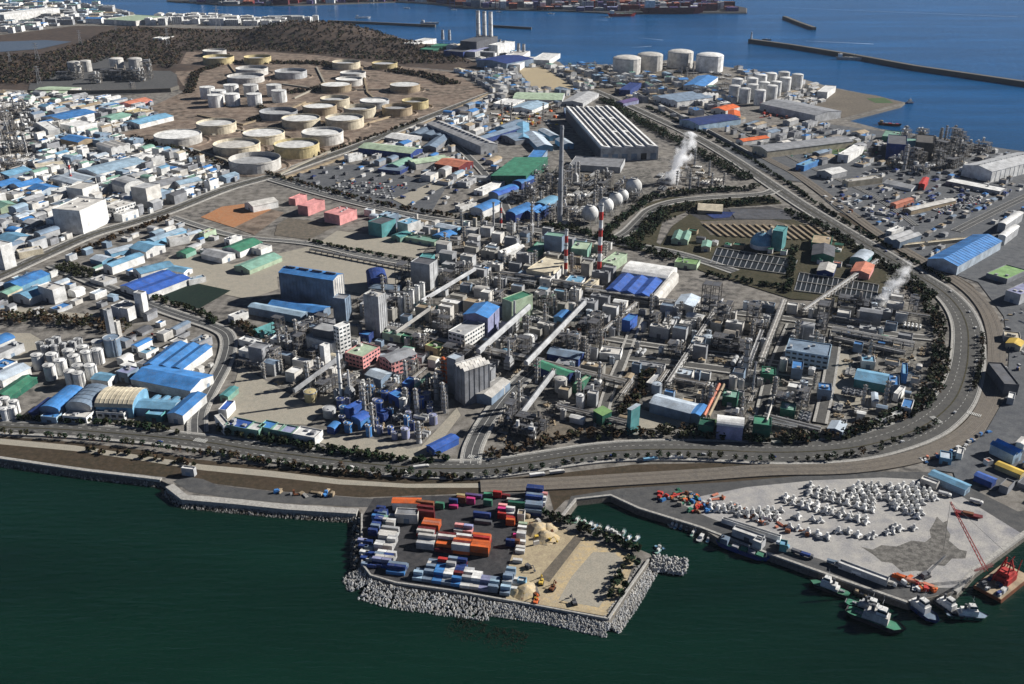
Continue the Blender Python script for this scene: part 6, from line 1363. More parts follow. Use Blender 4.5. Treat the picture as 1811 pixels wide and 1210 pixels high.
for p in [(470, 628), (492, 640), (515, 645), (540, 655), (505, 612), (560, 640), (585, 610), (480, 655), (625, 600), (600, 585)]:
    x, y = G(p); tryplant(rng.choice(['frame0', 'frame3', 'frame2']), x, y, AL-1.5, 1.0)
fill_plant([(450, 600), (545, 580), (640, 590), (650, 650), (600, 700), (560, 715), (470, 690), (430, 640)], AL, KD, 9, 3, .8)
for i in range(60):
    x, y = G((rng.uniform(600, 770), rng.uniform(700, 780)))
    if PR(x, y)[0] < 830-(PR(x, y)[1]-700)*.9 and free(x, y, 7, 7, 0, pad=-.3): m = rng.choice(['bblue', 'blue', 'lilac', 'navy']); tank(x, y, rng.choice([2.5, 3.5]), rng.choice([6, 8, 10]), rng.choice(['cone', 'dome']), m, f"{CN[m]} vessel of the blue yard")
fill_plant([(590, 720), (640, 680), (720, 650), (790, 690), (800, 720), (750, 785), (690, 780), (600, 760)], AP, KM, 9, 3, .8)
fill_plant([(790, 400), (960, 400), (1060, 440), (1100, 470), (1060, 520), (900, 490), (850, 470), (770, 460)], AP, KS, 11, 2, 1)
fill_plant([(940, 310), (1060, 310), (1150, 350), (1040, 400), (1000, 410), (890, 395), (880, 330)], AL, KM, 13, 2, 1)
fill_plant([(1160, 310), (1230, 290), (1290, 330), (1280, 345), (1160, 340)], AL, KS, 13, 1, 1)
for i in range(26):
    x, y = G((rng.uniform(85, 305), rng.uniform(128, 156))); tryplant(rng.choice(['frame5', 'frame5', 'frame5', 'col2', 'drum2', 'col1']), x, y, .1, rng.uniform(1.3, 2))
fill_plant([(80, 155), (120, 125), (200, 102), (280, 110), (310, 150), (300, 160), (150, 163)], AL, KM, 15, 2, 1.5)
fill_plant([(1560, 290), (1590, 250), (1700, 245), (1740, 270), (1680, 300), (1600, 310)], AR, KM, 13, 1, 1.3)
fill_plant([(-60, 330), (0, 180), (50, 190), (60, 260), (30, 330)], AL, KM, 15, 1, 1.1)
fill_plant([(890, 690), (960, 710), (1000, 760), (960, 775), (905, 790), (870, 780)], AP, KM, 10, 2, .9)
fill_plant([(1100, 760), (1330, 690), (1480, 720), (1520, 750), (1400, 775), (1280, 765)], AP, KM, 11, 2, .9)
fill_plant([(1490, 640), (1640, 610), (1650, 660), (1590, 720), (1480, 745)], AP, KS, 12, 1, .9)
fill_plant([(870, 186), (990, 186), (985, 230), (870, 235)], AL, KS, 15, 1, 1)
fill_plant([(1030, 105), (1090, 112), (1180, 112), (1290, 120), (1290, 165), (1180, 130), (1050, 125)], AH, KS, 18, 1, 1.3)
# tanks scattered in the plants
for poly, n in [(dark, 25), ([(870, 590), (1035, 530), (1240, 560), (1235, 690), (980, 750), (850, 700)], 30), ([(450, 600), (640, 600), (800, 690), (750, 785), (600, 760)], 14)]:
    P = [G(p) for p in poly]; xs = [p[0] for p in P]; ys = [p[1] for p in P]; k = 0
    for i in range(n*25):
        x, y = rng.uniform(min(xs), max(xs)), rng.uniform(min(ys), max(ys)); r = rng.choice([2.5, 3.5, 4.5, 5.5])
        if inpoly((x, y), P) and free(x, y, 2*r, 2*r, 0, pad=-.3): m = rng.choice(['white', 'lgrey', 'offwhite', 'paleb']); tank(x, y, r, rng.choice([7, 9, 12]), rng.choice(['cone', 'dome']), m, f"{'small' if r < 4 else 'mid-size'} {CN[m]} process tank"); k += 1
        if k >= n: break
# ---- towns
PW = [('white', 'white'), ('offwhite', 'white'), ('lgrey', 'offwhite'), ('grey', 'lgrey'), ('blue', 'white'), ('sky', 'white'), ('paleb', 'white'), ('cream', 'white'), ('pblue', 'bgrey'), ('dgrey', 'grey'), ('lgrey', 'grey'), ('tan', 'offwhite'), ('mint', 'white'), ('bgrey', 'lgrey')]
PG = [('grey', 'lgrey'), ('dgrey', 'grey'), ('lgrey', 'offwhite'), ('bgrey', 'grey'), ('offwhite', 'lgrey'), ('tan', 'lgrey'), ('blue', 'lgrey'), ('steel', 'grey')]
# ramp / left town
fill_town([(-150, 265), (-60, 165), (0, 170), (60, 165), (280, 185), (290, 215), (200, 240), (330, 275), (440, 310), (360, 345), (220, 395), (60, 455), (-150, 535)], AL, 24, (12, 38), (10, 24), (5, 14), PW, flat=.5, gap=3)
fill_town([(-150, 265), (0, 165), (280, 185), (300, 250), (440, 312), (220, 395), (60, 455), (-150, 535)], AL, 14, (6, 14), (5, 10), (3, 8), PG+PG+PW, flat=.6, gap=2)
fill_town([(-350, 8), (0, 3), (180, 12), (240, 32), (140, 45), (60, 55), (0, 64), (-350, 68)], 0, 46, (18, 60), (16, 40), (8, 22), PW, flat=.8, gap=6)
fill_town([(170, 34), (330, 33), (560, 38), (575, 48), (500, 46), (330, 44), (200, 46)], 0, 30, (18, 60), (16, 40), (10, 24), [('white', 'white'), ('white', 'white'), ('offwhite', 'white')], flat=.8, gap=4)
fill_town([(590, 48), (700, 62), (790, 78), (870, 88), (975, 103), (980, 112), (860, 106), (720, 76)], -.3, 34, (16, 50), (14, 36), (7, 18), PW, flat=.7, gap=5)
fill_town([(-150, 560), (-150, 480), (40, 480), (90, 480), (240, 540), (420, 600), (400, 640), (230, 640), (210, 590), (-100, 560)], AL, 24, (6, 22), (6, 13), (3, 8), PG+PG+PW, flat=.6, gap=4)
fill_town([(-150, 600), (60, 600), (0, 735), (-150, 735)], AL, 24, (12, 30), (10, 20), (4, 9), PW, flat=.5, gap=3)
fill_town([(200, 600), (390, 600), (395, 640), (350, 740), (215, 740)], AL, 15, (6, 14), (5, 10), (3, 6), PW, flat=.6, gap=3)
fill_town([(100, 470), (310, 385), (420, 425), (460, 440), (300, 480), (240, 520)], AL, 25, (7, 18), (6, 12), (3, 7), PW+PG, flat=.5, gap=4)
fill_town([(640, 285), (760, 215), (870, 170), (900, 350), (800, 330)], AL, 30, (12, 36), (9, 22), (4, 11), PG+PG+[('blue', 'bgrey'), ('pblue', 'white'), ('mint', 'white')], flat=.5, gap=6)
fill_town([(480, 320), (600, 290), (760, 215), (870, 170), (900, 390), (750, 380), (600, 348)], AL, 31, (4, 11), (4, 8), (2.5, 4.5), PG+[('dgrey', 'dgrey'), ('navy', 'dgrey')], flat=.7, gap=3)
fill_town([(740, 110), (860, 108), (900, 100), (980, 115), (1090, 170), (990, 190), (870, 185), (860, 160), (790, 135)], -.9, 24, (10, 34), (9, 22), (5, 12), PG+PW, flat=.5, gap=4)
fill_town([(1000, 118), (1100, 122), (1300, 160), (1310, 230), (1200, 215), (1080, 165)], AH, 26, (12, 36), (10, 24), (5, 14), PW+PG, flat=.5, gap=4)
fill_town([(1180, 210), (1420, 290), (1640, 300), (1540, 240), (1420, 215), (1320, 160), (1300, 120), (1420, 145), (1480, 165), (1380, 230), (1250, 190)], AR, 28, (10, 36), (9, 20), (4, 10), PG+PG+[('dgrey', 'dgrey'), ('bgrey', 'dgrey')], flat=.5, gap=5)
fill_town([(1400, 320), (1560, 300), (1811, 330), (1811, 390), (1690, 410), (1640, 470), (1600, 440), (1470, 365)], AR, 22, (5, 14), (4, 9), (2.5, 5), PG+[('dgrey', 'dgrey'), ('navy', 'grey'), ('steel', 'dgrey')], flat=.7, gap=4)
fill_town([(1540, 250), (1811, 275), (1811, 330), (1640, 320), (1560, 300)], AR, 24, (8, 24), (7, 14), (4, 8), PG+[('white', 'white'), ('dgreen', 'grey')], flat=.6, gap=5)
fill_town([(640, 380), (760, 390), (900, 405), (1000, 420), (1080, 440), (1080, 480), (960, 490), (840, 470), (770, 440)], AM, 15, (6, 18), (6, 12), (4, 9), PW+[('mint', 'pgreen'), ('green', 'white')], flat=.6, gap=2)
fill_town([(1180, 380), (1250, 430), (1380, 445), (1500, 430), (1560, 470), (1560, 490), (1400, 470), (1250, 440)], AP, 18, (6, 16), (6, 12), (3, 7), [('green', 'white'), ('dgrey', 'grey'), ('lgrey', 'white'), ('dgreen', 'tan'), ('salmon', 'white')], flat=.5, gap=4)
fill_town([(840, 470), (1100, 500), (1260, 548), (1500, 585), (1640, 620), (1600, 730), (1450, 765), (1280, 765), (960, 750), (830, 640)], AP, 17, (5, 15), (5, 10), (3, 8), PG+[('green', 'lgrey'), ('sky', 'lgrey'), ('blue', 'bgrey'), ('white', 'white'), ('tan', 'concrete')], flat=.6, gap=2)
fill_town([(430, 600), (640, 590), (820, 640), (830, 700), (800, 720), (700, 690), (640, 660)], AP, 16, (6, 16), (5, 11), (4, 9), PW+PG, flat=.7, gap=2)
fill_town([(1760, 790), (1811, 760), (1900, 800), (1900, 880), (1811, 930), (1780, 900)], AR, 18, (6, 18), (5, 9), (3, 6), PG+[('yellow', 'cream'), ('blue', 'white')], flat=.6, gap=3)
fill_town([(300, 12), (520, 9), (830, 14), (1000, 19), (1180, 21), (1310, 20), (1290, 9), (1180, 0), (900, -8), (400, -8)], 0, 42, (20, 80), (16, 40), (8, 30), [('white', 'white'), ('lilac', 'purple'), ('brick', 'maroon'), ('lgrey', 'grey'), ('purple', 'purple'), ('salmon', 'maroon')], flat=.8, gap=10)
flush_town()
# ================================================================== CONTAINERS
def cont_mesh(L, c):
    key = ('c', L, c)
    if key not in MESHC:
        mb = MB(); hx, hy, h = L/2, 1.22, 2.6; mb.box(-hx, hx, -hy, hy, 0.1, h)
        n = int(L/1.1)
        for i in range(n):
            x = -hx+.5+(L-1)*(i+.5)/n
            for s in (-1, 1): mb.box(x-.18, x+.18, s*hy-.05, s*hy+.05, .3, h-.2)
        for x in (-hx, hx):
            for y in (-hy, hy): mb.box(x-.1, x+.1, y-.1, y+.1, 0, h+.03)
        d = MB()
        for y in (-.8, -.3, .3, .8): d.box(hx, hx+.08, y-.04, y+.04, .2, h-.1)
        d.box(hx, hx+.04, -1.1, 1.1, .2, h-.1)
        MESHC[key] = (mb.mesh('container_body', [c]), d.mesh('door', ['lgrey' if c in ('white', 'offwhite') else c]))
    return MESHC[key]
YR = ang(ph('d2', (440, 880)), ph('d2', (1450, 1010)))
def container(x, y, lev, L, c, rz, where):
    a, b = cont_mesh(L, c); t = thing('container', 'container', f"{'' if L > 8 else 'short '}{CN[c]} container {['on the ground', 'on second level', 'on third level', 'topmost'][min(lev, 3)]} {where}", (x, y, .1+lev*2.64), rz, 'shipping containers in the yard', full=True)
    mobj('body', a, t); mobj('door', b, t)
def stack(z, p, L, rows, cols, heights, colors, where, rz=None, dy=1):
    """front bottom centre of the block at p; rows go back"""
    rz = YR if rz is None else rz; g = G(ph(z, p)); c, s = math.cos(rz), math.sin(rz)
    for i in range(cols):
        for j in range(rows):
            h = heights[(i*rows+j) % len(heights)]; col = None
            u = (i-(cols-1)/2)*(L+.5); v = (j+.5)*2.62*dy
            x, y = g[0]+u*c-v*s, g[1]+u*s+v*c
            for l in range(h): container(x, y, l, L, rng.choice(colors), rz, where)
        pass
W1 = 'in the centre block of the yard'
stack('d2', (722, 585), 12.2, 3, 1, [2, 2, 3], ['white', 'offwhite', 'lgrey'], W1)
stack('d2', (725, 480), 12.2, 2, 1, [2], ['maroon', 'offwhite', 'red'], W1)
stack('d2', (765, 425), 12.2, 3, 1, [2, 2], ['orange', 'salmon'], W1)
stack('d2', (880, 612), 12.2, 5, 1, [1, 2, 2, 3, 3], ['maroon', 'red', 'rust', 'orange', 'offwhite'], W1)
stack('d2', (1022, 625), 12.2, 5, 1, [3, 3, 3, 2, 3], ['offwhite', 'maroon', 'white', 'magenta', 'orange'], W1)
stack('d2', (1180, 640), 12.2, 3, 1, [3, 3, 3], ['orange', 'orange', 'rust'], W1)
stack('d2', (1190, 560), 12.2, 3, 1, [3, 3, 2], ['red', 'orange', 'salmon', 'red'], W1)
stack('d2', (1040, 450), 6.1, 2, 2, [1, 2], ['lilac', 'pink', 'white'], W1)
W2 = 'in the seaward row of the yard'
stack('d2', (655, 850), 6.1, 4, 1, [1, 2, 1, 1], ['bgrey', 'grey', 'pblue'], W2)
stack('d2', (735, 862), 6.1, 7, 1, [1, 1, 2, 1, 2, 2, 2], ['white', 'offwhite', 'bgrey'], W2)
stack('d2', (818, 875), 6.1, 8, 1, [1, 1, 2, 2, 2, 2, 3, 2], ['blue', 'blue', 'bblue', 'blue', 'red'], W2)
stack('d2', (898, 888), 6.1, 8, 1, [1, 1, 2, 2, 2, 3, 2, 3], ['white', 'bgrey', 'offwhite', 'lgrey'], W2)
stack('d2', (978, 900), 6.1, 8, 1, [1, 2, 1, 2, 2, 2, 2, 3], ['blue', 'blue', 'maroon', 'navy'], W2)
stack('d2', (1055, 915), 6.1, 6, 1, [1, 1, 2, 1, 2, 2], ['bgrey', 'pblue', 'lgrey', 'white'], W2)
stack('d2', (1135, 925), 6.1, 5, 1, [1, 1, 2, 2, 2], ['white', 'offwhite', 'bgrey'], W2)
stack('d2', (1212, 940), 6.1, 4, 1, [1, 1, 2, 2], ['bgrey', 'white', 'lilac'], W2)
stack('d2', (1292, 950), 6.1, 4, 1, [2, 1, 2, 2], ['bgrey', 'navy', 'pblue'], W2)
stack('d2', (1392, 975), 6.1, 9, 1, [1, 2, 1, 2, 3], ['bgrey', 'pblue', 'lgrey'], W2)
W3 = 'on the west side of the yard'
stack('d2', (470, 800), 12.2, 4, 1, [1, 2, 2, 1], ['blue', 'navy', 'orange', 'bgrey'], W3)
stack('d2', (345, 740), 6.1, 4, 2, [1, 2], ['bgrey', 'navy', 'lilac'], W3)
stack('d2', (380, 700), 6.1, 3, 2, [2, 1, 2], ['white', 'white', 'offwhite', 'red'], W3)
stack('d2', (370, 600), 6.1, 5, 2, [2, 2, 1, 1], ['white', 'offwhite', 'white', 'lgrey'], W3)
stack('d2', (400, 510), 12.2, 4, 1, [2, 2, 1], ['white', 'lgrey', 'offwhite'], W3)
stack('d2', (390, 400), 6.1, 4, 2, [1, 2, 2], ['white', 'offwhite', 'lgrey', 'mint'], W3)
stack('d2', (280, 470), 6.1, 10, 1, [2, 1, 2], ['navy', 'navy', 'rust', 'bgrey', 'navy'], W3)
for i, y in enumerate([530, 580, 630, 680, 730]): stack('d2', (190+i*8, y), 6.1, 1, 1, [1], ['lilac', 'bgrey', 'white', 'navy'], W3); stack('d2', (240+i*8, y+10), 6.1, 1, 1, [1], ['navy', 'white', 'bgrey'], W3)
stack('d2', (310, 350), 6.1, 6, 1, [2, 1], ['navy', 'navy', 'blue'], W3)
W4 = 'on the landward side of the yard'
for x, y, L, c, h in [(730, 340, 12.2, 'maroon', 3), (725, 300, 12.2, 'maroon', 3), (725, 260, 12.2, 'rust', 3), (845, 245, 6.1, 'green', 2), (840, 225, 6.1, 'mint', 1), (960, 240, 6.1, 'magenta', 1), (958, 215, 6.1, 'navy', 2), (1020, 150, 6.1, 'pyellow', 1), (1025, 195, 6.1, 'rust', 2), (1130, 150, 12.2, 'purple', 1), (1105, 205, 6.1, 'magenta', 2),
                      (1250, 140, 6.1, 'green', 1), (1250, 220, 6.1, 'green', 2), (1330, 150, 6.1, 'red', 2), (1400, 150, 6.1, 'maroon', 1), (1440, 385, 6.1, 'orange', 2), (1440, 365, 6.1, 'red', 2), (1440, 330, 6.1, 'white', 2), (1440, 310, 6.1, 'white', 3), (1370, 330, 6.1, 'red', 2), (1370, 290, 6.1, 'magenta', 2), (1375, 260, 6.1, 'pink', 2), (1200, 330, 12.2, 'navy', 2), (1210, 370, 12.2, 'dgrey', 1), (1480, 190, 12.2, 'offwhite', 1), (1490, 240, 12.2, 'dgreen', 2),
                      (1520, 620, 6.1, 'white', 1), (1525, 590, 6.1, 'offwhite', 1), (1530, 540, 6.1, 'white', 1), (1530, 500, 6.1, 'white', 2), (1535, 460, 6.1, 'offwhite', 1), (1540, 420, 6.1, 'white', 1), (1545, 390, 6.1, 'pgreen', 1), (1440, 560, 6.1, 'navy', 2), (1480, 560, 6.1, 'rust', 2), (1500, 490, 6.1, 'magenta', 1), (1480, 940, 6.1, 'white', 1), (1485, 900, 6.1, 'offwhite', 1), (1490, 860, 6.1, 'white', 1), (1500, 700, 6.1, 'white', 1)]:
    stack('d2', (x, y), L, 1, 1, [h], [c], W4)
for i in range(3): stack('d2', (1630+i*4, 300-i*70), 12.2, 3, 1, [2, 3, 3], ['navy', 'bgrey', 'purple', 'navy'], W4)
stack('d2', (1700, 210), 6.1, 4, 1, [1, 2], ['white', 'pink', 'white'], W4)
# ================================================================== TETRAPODS AND ROCK ARMOUR
def tetra(mb, x, y, z, s, R, n=5, mi=0):
    q = R.uniform(0, 6.28); t = R.uniform(-.15, .15); dirs = [(0, 0, 1)]+[(.94*math.cos(q+k*2.094), .94*math.sin(q+k*2.094), -.33) for k in range(3)]
    for d in dirs:
        D = Vector(d); D.x += t; D.normalize(); u = D.cross(Vector((0, 1, .2))).normalized(); w = D.cross(u); vs = []
        for rr, l in ((.42, 0), (.26, 1.0)):
            for i in range(n): a = 6.283*i/n; vs.append((x+s*(D.x*l+u.x*rr*math.cos(a)+w.x*rr*math.sin(a)), y+s*(D.y*l+u.y*rr*math.cos(a)+w.y*rr*math.sin(a)), z+s*(.45+D.z*l+u.z*rr*math.cos(a)+w.z*rr*math.sin(a))))
        mb.add(vs, [(i, (i+1) % n, n+(i+1) % n, n+i) for i in range(n)]+[tuple(range(n, 2*n))], mi)
R_ = random.Random(5); TM = []
for i in range(5): mb = MB(); tetra(mb, 0, 0, 0, 3.3, R_, 8); TM.append(mb.mesh('tetrapod', ['white']))
cand = []
def tfield(pts, step, w=None, rowl=''):
    P = [G(ph('d4', p)) for p in pts]
    if w: # band along a polyline
        for a, b in zip(P[:-1], P[1:]):
            l = math.dist(a, b); dx, dy = (b[0]-a[0])/l, (b[1]-a[1])/l; t = 0
            while t < l:
                v = -w/2
                while v <= w/2: cand.append((a[0]+dx*t-dy*v+rng.uniform(-.8, .8), a[1]+dy*t+dx*v+rng.uniform(-.8, .8), rowl)); v += step
                t += step
    else:
        xs = [p[0] for p in P]; ys = [p[1] for p in P]; x = min(xs)
        while x < max(xs):
            y = min(ys)
            while y < max(ys):
                q = (x+rng.uniform(-1, 1), y+rng.uniform(-1, 1))
                if inpoly(q, P): cand.append((*q, rowl))
                y += step
            x += step
tfield([(600, 80), (860, 55), (860, 190), (700, 160)], 5.6, None, 'in the dense back field of the quay')
tfield([(890, 60), (1130, 70), (1260, 170), (1245, 195), (1130, 175), (1120, 290), (1070, 290), (880, 200)], 5.6, None, 'in the dense right field of the quay')
tfield([(380, 110), (840, 225)], 5.6, 12, 'in the middle row of the quay')
tfield([(220, 170), (790, 320)], 5.6, 6, 'in the lower long row of the quay')
tfield([(-300, 185), (-60, 220), (200, 240), (180, 330), (-60, 290), (-280, 240)], 5.0, None, 'in the left field of the quay')
tfield([(240, 350), (500, 425)], 6.4, 1, 'in the short dark row near the quay road')
for p in [(300, 290), (400, 305), (450, 315), (570, 385), (635, 385), (700, 410), (775, 420), (800, 415), (950, 350), (930, 385), (980, 370), (1075, 365), (895, 395)]: cand.append((*G(ph('d4', p)), 'standing alone on the quay'))
sing = cand[-13:]; rest = cand[:-13]; rng.shuffle(rest); keep = sorted(rest, key=lambda c: c[1])[:285]+sing
for x, y, w in keep:
    o = thing('tetrapod', 'tetrapod', 'pale concrete tetrapod '+w, (x, y, .15), rng.uniform(0, 6.28), 'concrete tetrapods on the quay', full=True, mesh=rng.choice(TM)); k = rng.uniform(.85, 1.1); o.scale = (k, k, k)
rem = sorted(rest, key=lambda c: c[1])[285:]
if rem:
    mb = MB()
    for x, y, w in rem: tetra(mb, x, y, .15, 3.3, R_, 6)
    o = build(mb, 'tetrapods_behind', 'white'); o['kind'] = 'stuff'; o['label'] = 'remaining concrete tetrapods at the back of the quay field'; o['category'] = 'tetrapods'
def armour(px, w0, w1, n, label, s=.85, mat=('lgrey', 'offwhite', 'stone'), z0=-4.7, z1=-.7):
    P = [G(p) for p in px]; mb = MB(); tot = sum(math.dist(a, b) for a, b in zip(P[:-1], P[1:]))
    for a, b in zip(P[:-1], P[1:]):
        l = math.dist(a, b); dx, dy = (b[0]-a[0])/l, (b[1]-a[1])/l
        for i in range(int(n*l/tot)):
            t = rng.random()*l; f = rng.random(); o = w0+(w1-w0)*f; tetra(mb, a[0]+dx*t-dy*o, a[1]+dy*t+dx*o, z1+(z0-z1)*f, s*rng.uniform(.7, 1.3), R_, 4, rng.choices([0, 1, 2], [6, 3, 2])[0])
    o = build(mb, 'armour_blocks', list(mat)); o['kind'] = 'stuff'; o['label'] = label; o['category'] = 'rock armour'
armour([(636, 1003), (650, 1030), (700, 1044), (800, 1058), (870, 1066)], 3, -13, 1300, 'pale tetrapod armour round the seaward corner of the container yard')
armour([(870, 1066), (960, 1078), (1078, 1104)], 1, -8, 1300, 'grey armour blocks below the sand yard', .85, ('lgrey', 'offwhite', 'stone'))
armour([(1078, 1104), (1110, 1060), (1150, 994)], 6, -7, 1700, 'broad pale armour slope along the east side of the sand yard', 1.0)
armour([(1152, 992), (1180, 996), (1214, 1001)], 5, -6, 220, 'short rock spur at the harbour mouth', 1.6, ('lgrey', 'offwhite', 'stone'), -3.5, .5)
armour([(637, 915), (633, 960), (634, 1003)], 0, -5, 160, 'dark rocks on the shaded west side of the container yard', 1.3, ('darkstone', 'stone', 'darkstone'))
armour([(810, 1072), (870, 1088), (940, 1100)], -5, -24, 420, 'half sunken dark reef rocks below the armour', .9, ('reef', 'reef', 'reef'), -5.2, -4.5)
armour([(300, 861), (326, 882), (420, 891), (505, 899), (632, 908)], -3, -7, 500, 'small stones at the foot of the shore revetment', .8, ('stone', 'darkstone', 'darkstone'), -4.6, -2.5)
armour([(0, 813), (150, 835), (285, 850)], -1, -4, 300, 'stones at the foot of the left sea wall', .8, ('stone', 'darkstone', 'darkstone'), -4.6, -2.5)
# ================================================================== TREES STANDING SINGLY
TR = []
for i in range(5):
    mb = MB(); r = 1.7+.25*i; clump(mb, 0, 0, .8, r, r*2.1, 70, .55, 0)
    tb = MB(); tb.cyl(0, 0, 0, r*1.5, .22, 5, r2=.1)
    for k in range(3): a = k*2.1; tb.bar((0, 0, r*.8), (r*.6*math.cos(a), r*.6*math.sin(a), r*1.7), .07)
    TR.append((mb.mesh('crown', [['leaf_green', 'leaf_olive', 'leaf_olive', 'leaf_green', 'leaf_brown'][i]]), tb.mesh('trunk', ['rust'])))
TN = ['small dark green', 'small olive', 'olive', 'larger dark green', 'larger brown']
def trees(px, gap, where, skip=.12, jit=1.0, n=999):
    P = smooth([G(p) for p in px], 4); acc = 0; k = 0
    for a, b in zip(P[:-1], P[1:]):
        l = math.dist(a, b)
        while acc < l and k < n:
            if rng.random() > skip:
                i = rng.choices(range(5), [3, 3, 3, 2, .6])[0]; x = a[0]+(b[0]-a[0])*acc/l+rng.uniform(-jit, jit); y = a[1]+(b[1]-a[1])*acc/l+rng.uniform(-jit, jit)
                t = thing('tree', 'tree', TN[i]+' tree '+where, (x, y, .9), rng.uniform(0, 6), 'trees along the coast road', full=True); s = rng.uniform(.8, 1.25); t.scale = (s, s, s)
                mobj('crown', TR[i][0], t); mobj('trunk', TR[i][1], t); k += 1
            acc += gap*rng.uniform(.8, 1.2)
        acc -= l
trees([(0, 768), (95, 776), (170, 782), (265, 792), (320, 802), (400, 812), (480, 822), (560, 832), (640, 838), (720, 843), (760, 844)], 6.2, 'on the seaward verge, left part of the coast road')
trees([(860, 845), (906, 840), (986, 826), (1039, 818), (1105, 813), (1224, 811), (1360, 818), (1474, 814), (1560, 800)], 8.5, 'on the seaward verge, curved part of the coast road')
trees([(1560, 790), (1620, 772), (1660, 750)], 9, 'on the bend verge')
trees([(1722, 690), (1736, 640), (1735, 590)], 7, 'between the road bend and the railway')
trees([(1105, 1000), (1090, 1030), (1075, 1058)], 6, 'on the east edge of the yellow sand lot')
trees([(430, 758), (560, 795)], 9, 'below the perimeter building')
trees([(1175, 395), (1200, 385), (1260, 372)], 9, 'in the olive field above the mint house')
# ================================================================== VEHICLES
CARM = {}
def carmesh(c):
    if c not in CARM:
        mb = MB(); mb.ext([(2.2, .35), (2.2, .85), (1.2, .95), (.6, 1.45), (-1.3, 1.45), (-1.9, 1.0), (-2.2, .95), (-2.2, .35)], -.88, .88)
        mb.ext([(.98, 1.0), (.6, 1.38), (-1.3, 1.38), (-1.75, 1.0)], -.91, .91, 1)
        for x in (-1.35, 1.35):
            for y in (-.8, .8): mb.bar((x, y-.12, .33), (x, y+.12, .33), .33, 8, 1)
        CARM[c] = mb.mesh('parked_car', [c, 'glass'])
    return CARM[c]
CARS = ['white', 'white', 'lgrey', 'grey', 'dgrey', 'black', 'navy', 'silver', 'red']
ncar = [0]
def car(x, y, rz, where, z=.3):
    if ncar[0] >= 290: return
    ncar[0] += 1; c = rng.choice(CARS); thing('car', 'car', f'{CN[c]} car {where}', (x, y, z), rz, 'parked and driving cars', full=True, mesh=carmesh(c))
def carpark(p, q, r, gu, gv, where, fillp=.8, z=.6):
    A, B_, C_ = [np.array(G(a)) for a in (p, q, r)]; U = B_-A; V = C_-A; lu, lv = np.linalg.norm(U), np.linalg.norm(V); u, v = U/lu, V/lv; rz = math.atan2(v[1], v[0])
    for i in range(int(lu/gu)+1):
        for j in range(int(lv/gv)+1):
            if rng.random() < fillp: c = A+u*i*gu+v*j*gv; car(c[0], c[1], rz+rng.uniform(-.05, .05), where, z)
carpark((1660, 380), (1735, 360), (1650, 366), 3.2, 7.5, 'in the car park of the right yard', .85)
carpark((565, 340), (700, 352), (600, 318), 6, 11, 'in the parking field behind the pink buildings', .55)
carpark((1555, 345), (1640, 365), (1580, 330), 9, 12, 'in the yard above the railway curve', .5)
for (pts, offs, gap, where) in [(R1, (-8, -3.5, 4, 8), 15, 'driving on the coast road')]:
    for off in offs:
        L, R = ribbon_pts(pts, off, off+.01); acc = rng.uniform(0, 50)
        for a, b in zip(L[:-1], L[1:]):
            l = math.dist(a, b)
            while acc < l:
                px = PR(a[0], a[1]); car(a[0]+(b[0]-a[0])*acc/l, a[1]+(b[1]-a[1])*acc/l, math.atan2(b[1]-a[1], b[0]-a[0])+(math.pi if off > 0 else 0), where+(' at the bend' if px[0] > 1500 else ' along the shore' if px[1] > 700 else ' past the silver factory'), 1.4); acc += gap*rng.uniform(1, 6)
            acc -= l
for off in (-5, 5):
    L, R = ribbon_pts(R2, off, off+.01); acc = 10
    for a, b in zip(L[:-1], L[1:]):
        l = math.dist(a, b)
        while acc < l: car(a[0]+(b[0]-a[0])*acc/l, a[1]+(b[1]-a[1])*acc/l, math.atan2(b[1]-a[1], b[0]-a[0]), 'driving on the left avenue', 1.4); acc += 30*rng.uniform(.5, 4)
        acc -= l
def truck(z, p, rz, cab, bed, label, L=9):
    g = G(ph(z, p)); t = thing('truck', 'truck', label, (*g, .3), rz, 'trucks on the quay and yards', full=True)
    mb = MB(); mb.ext([(L/2, .6), (L/2, 1.8), (L/2-.5, 2.7), (L/2-2, 2.7), (L/2-2, .6)], -1.2, 1.2); build(mb, 'cab', cab, t)
    mb = MB(); mb.box(-L/2, L/2-2.3, -1.25, 1.25, 1.1, 2.9); build(mb, 'cargo_body', bed, t)
    for i, x in enumerate((L/2-1.3, -L/2+1.2, -L/2+2.4)):
        for y in (-1, 1): mb = MB(); mb.bar((x, y-.15, .5), (x, y+.15, .5), .5, 8); build(mb, 'wheel', 'black', t)
QR = ang((1340, 973), (1500, 1030))
for i, (x, y, c, b, lab) in enumerate([(200, 480, 'sky', 'paleb', 'pale blue tipper truck at the upper end of the quay road'), (300, 530, 'navy', 'dgrey', 'dark flatbed truck on the quay road'), (360, 550, 'dgrey', 'navy', 'navy truck parked on the quay road'), (540, 600, 'navy', 'bgrey', 'blue-grey truck by the long thin white shed'), (590, 625, 'grey', 'grey', 'grey truck by the long thin white shed'), (705, 670, 'white', 'white', 'white truck alone on the quay road'), (910, 735, 'white', 'offwhite', 'white truck near the tugs'), (1180, 760, 'orange', 'salmon', 'orange truck at the lower quay end'), (1000, 700, 'orange', 'orange', 'orange truck on the quay corner'), (1060, 725, 'red', 'salmon', 'red truck among quay clutter'), (1280, 140, 'white', 'lgrey', 'white truck by the tetrapod fields'), (1490, 190, 'white', 'white', 'white van by the right quay fence')]):
    truck('d4', (x, y), QR+rng.uniform(-.1, .1), c, b, lab)
for x, y, c, lab in [(950, 843, 'white', 'white lorry on the coast road verge'), (985, 838, 'offwhite', 'off-white lorry following the white one'), (1195, 812, 'white', 'white coach beside the curved road'), (1150, 815, 'sky', 'sky blue lorry beside the railway'), (745, 829, 'white', 'white lorry at the plant gate junction')]:
    truck(None, (x, y), ang((950, 843), (1195, 812)), c, c, lab, 12)
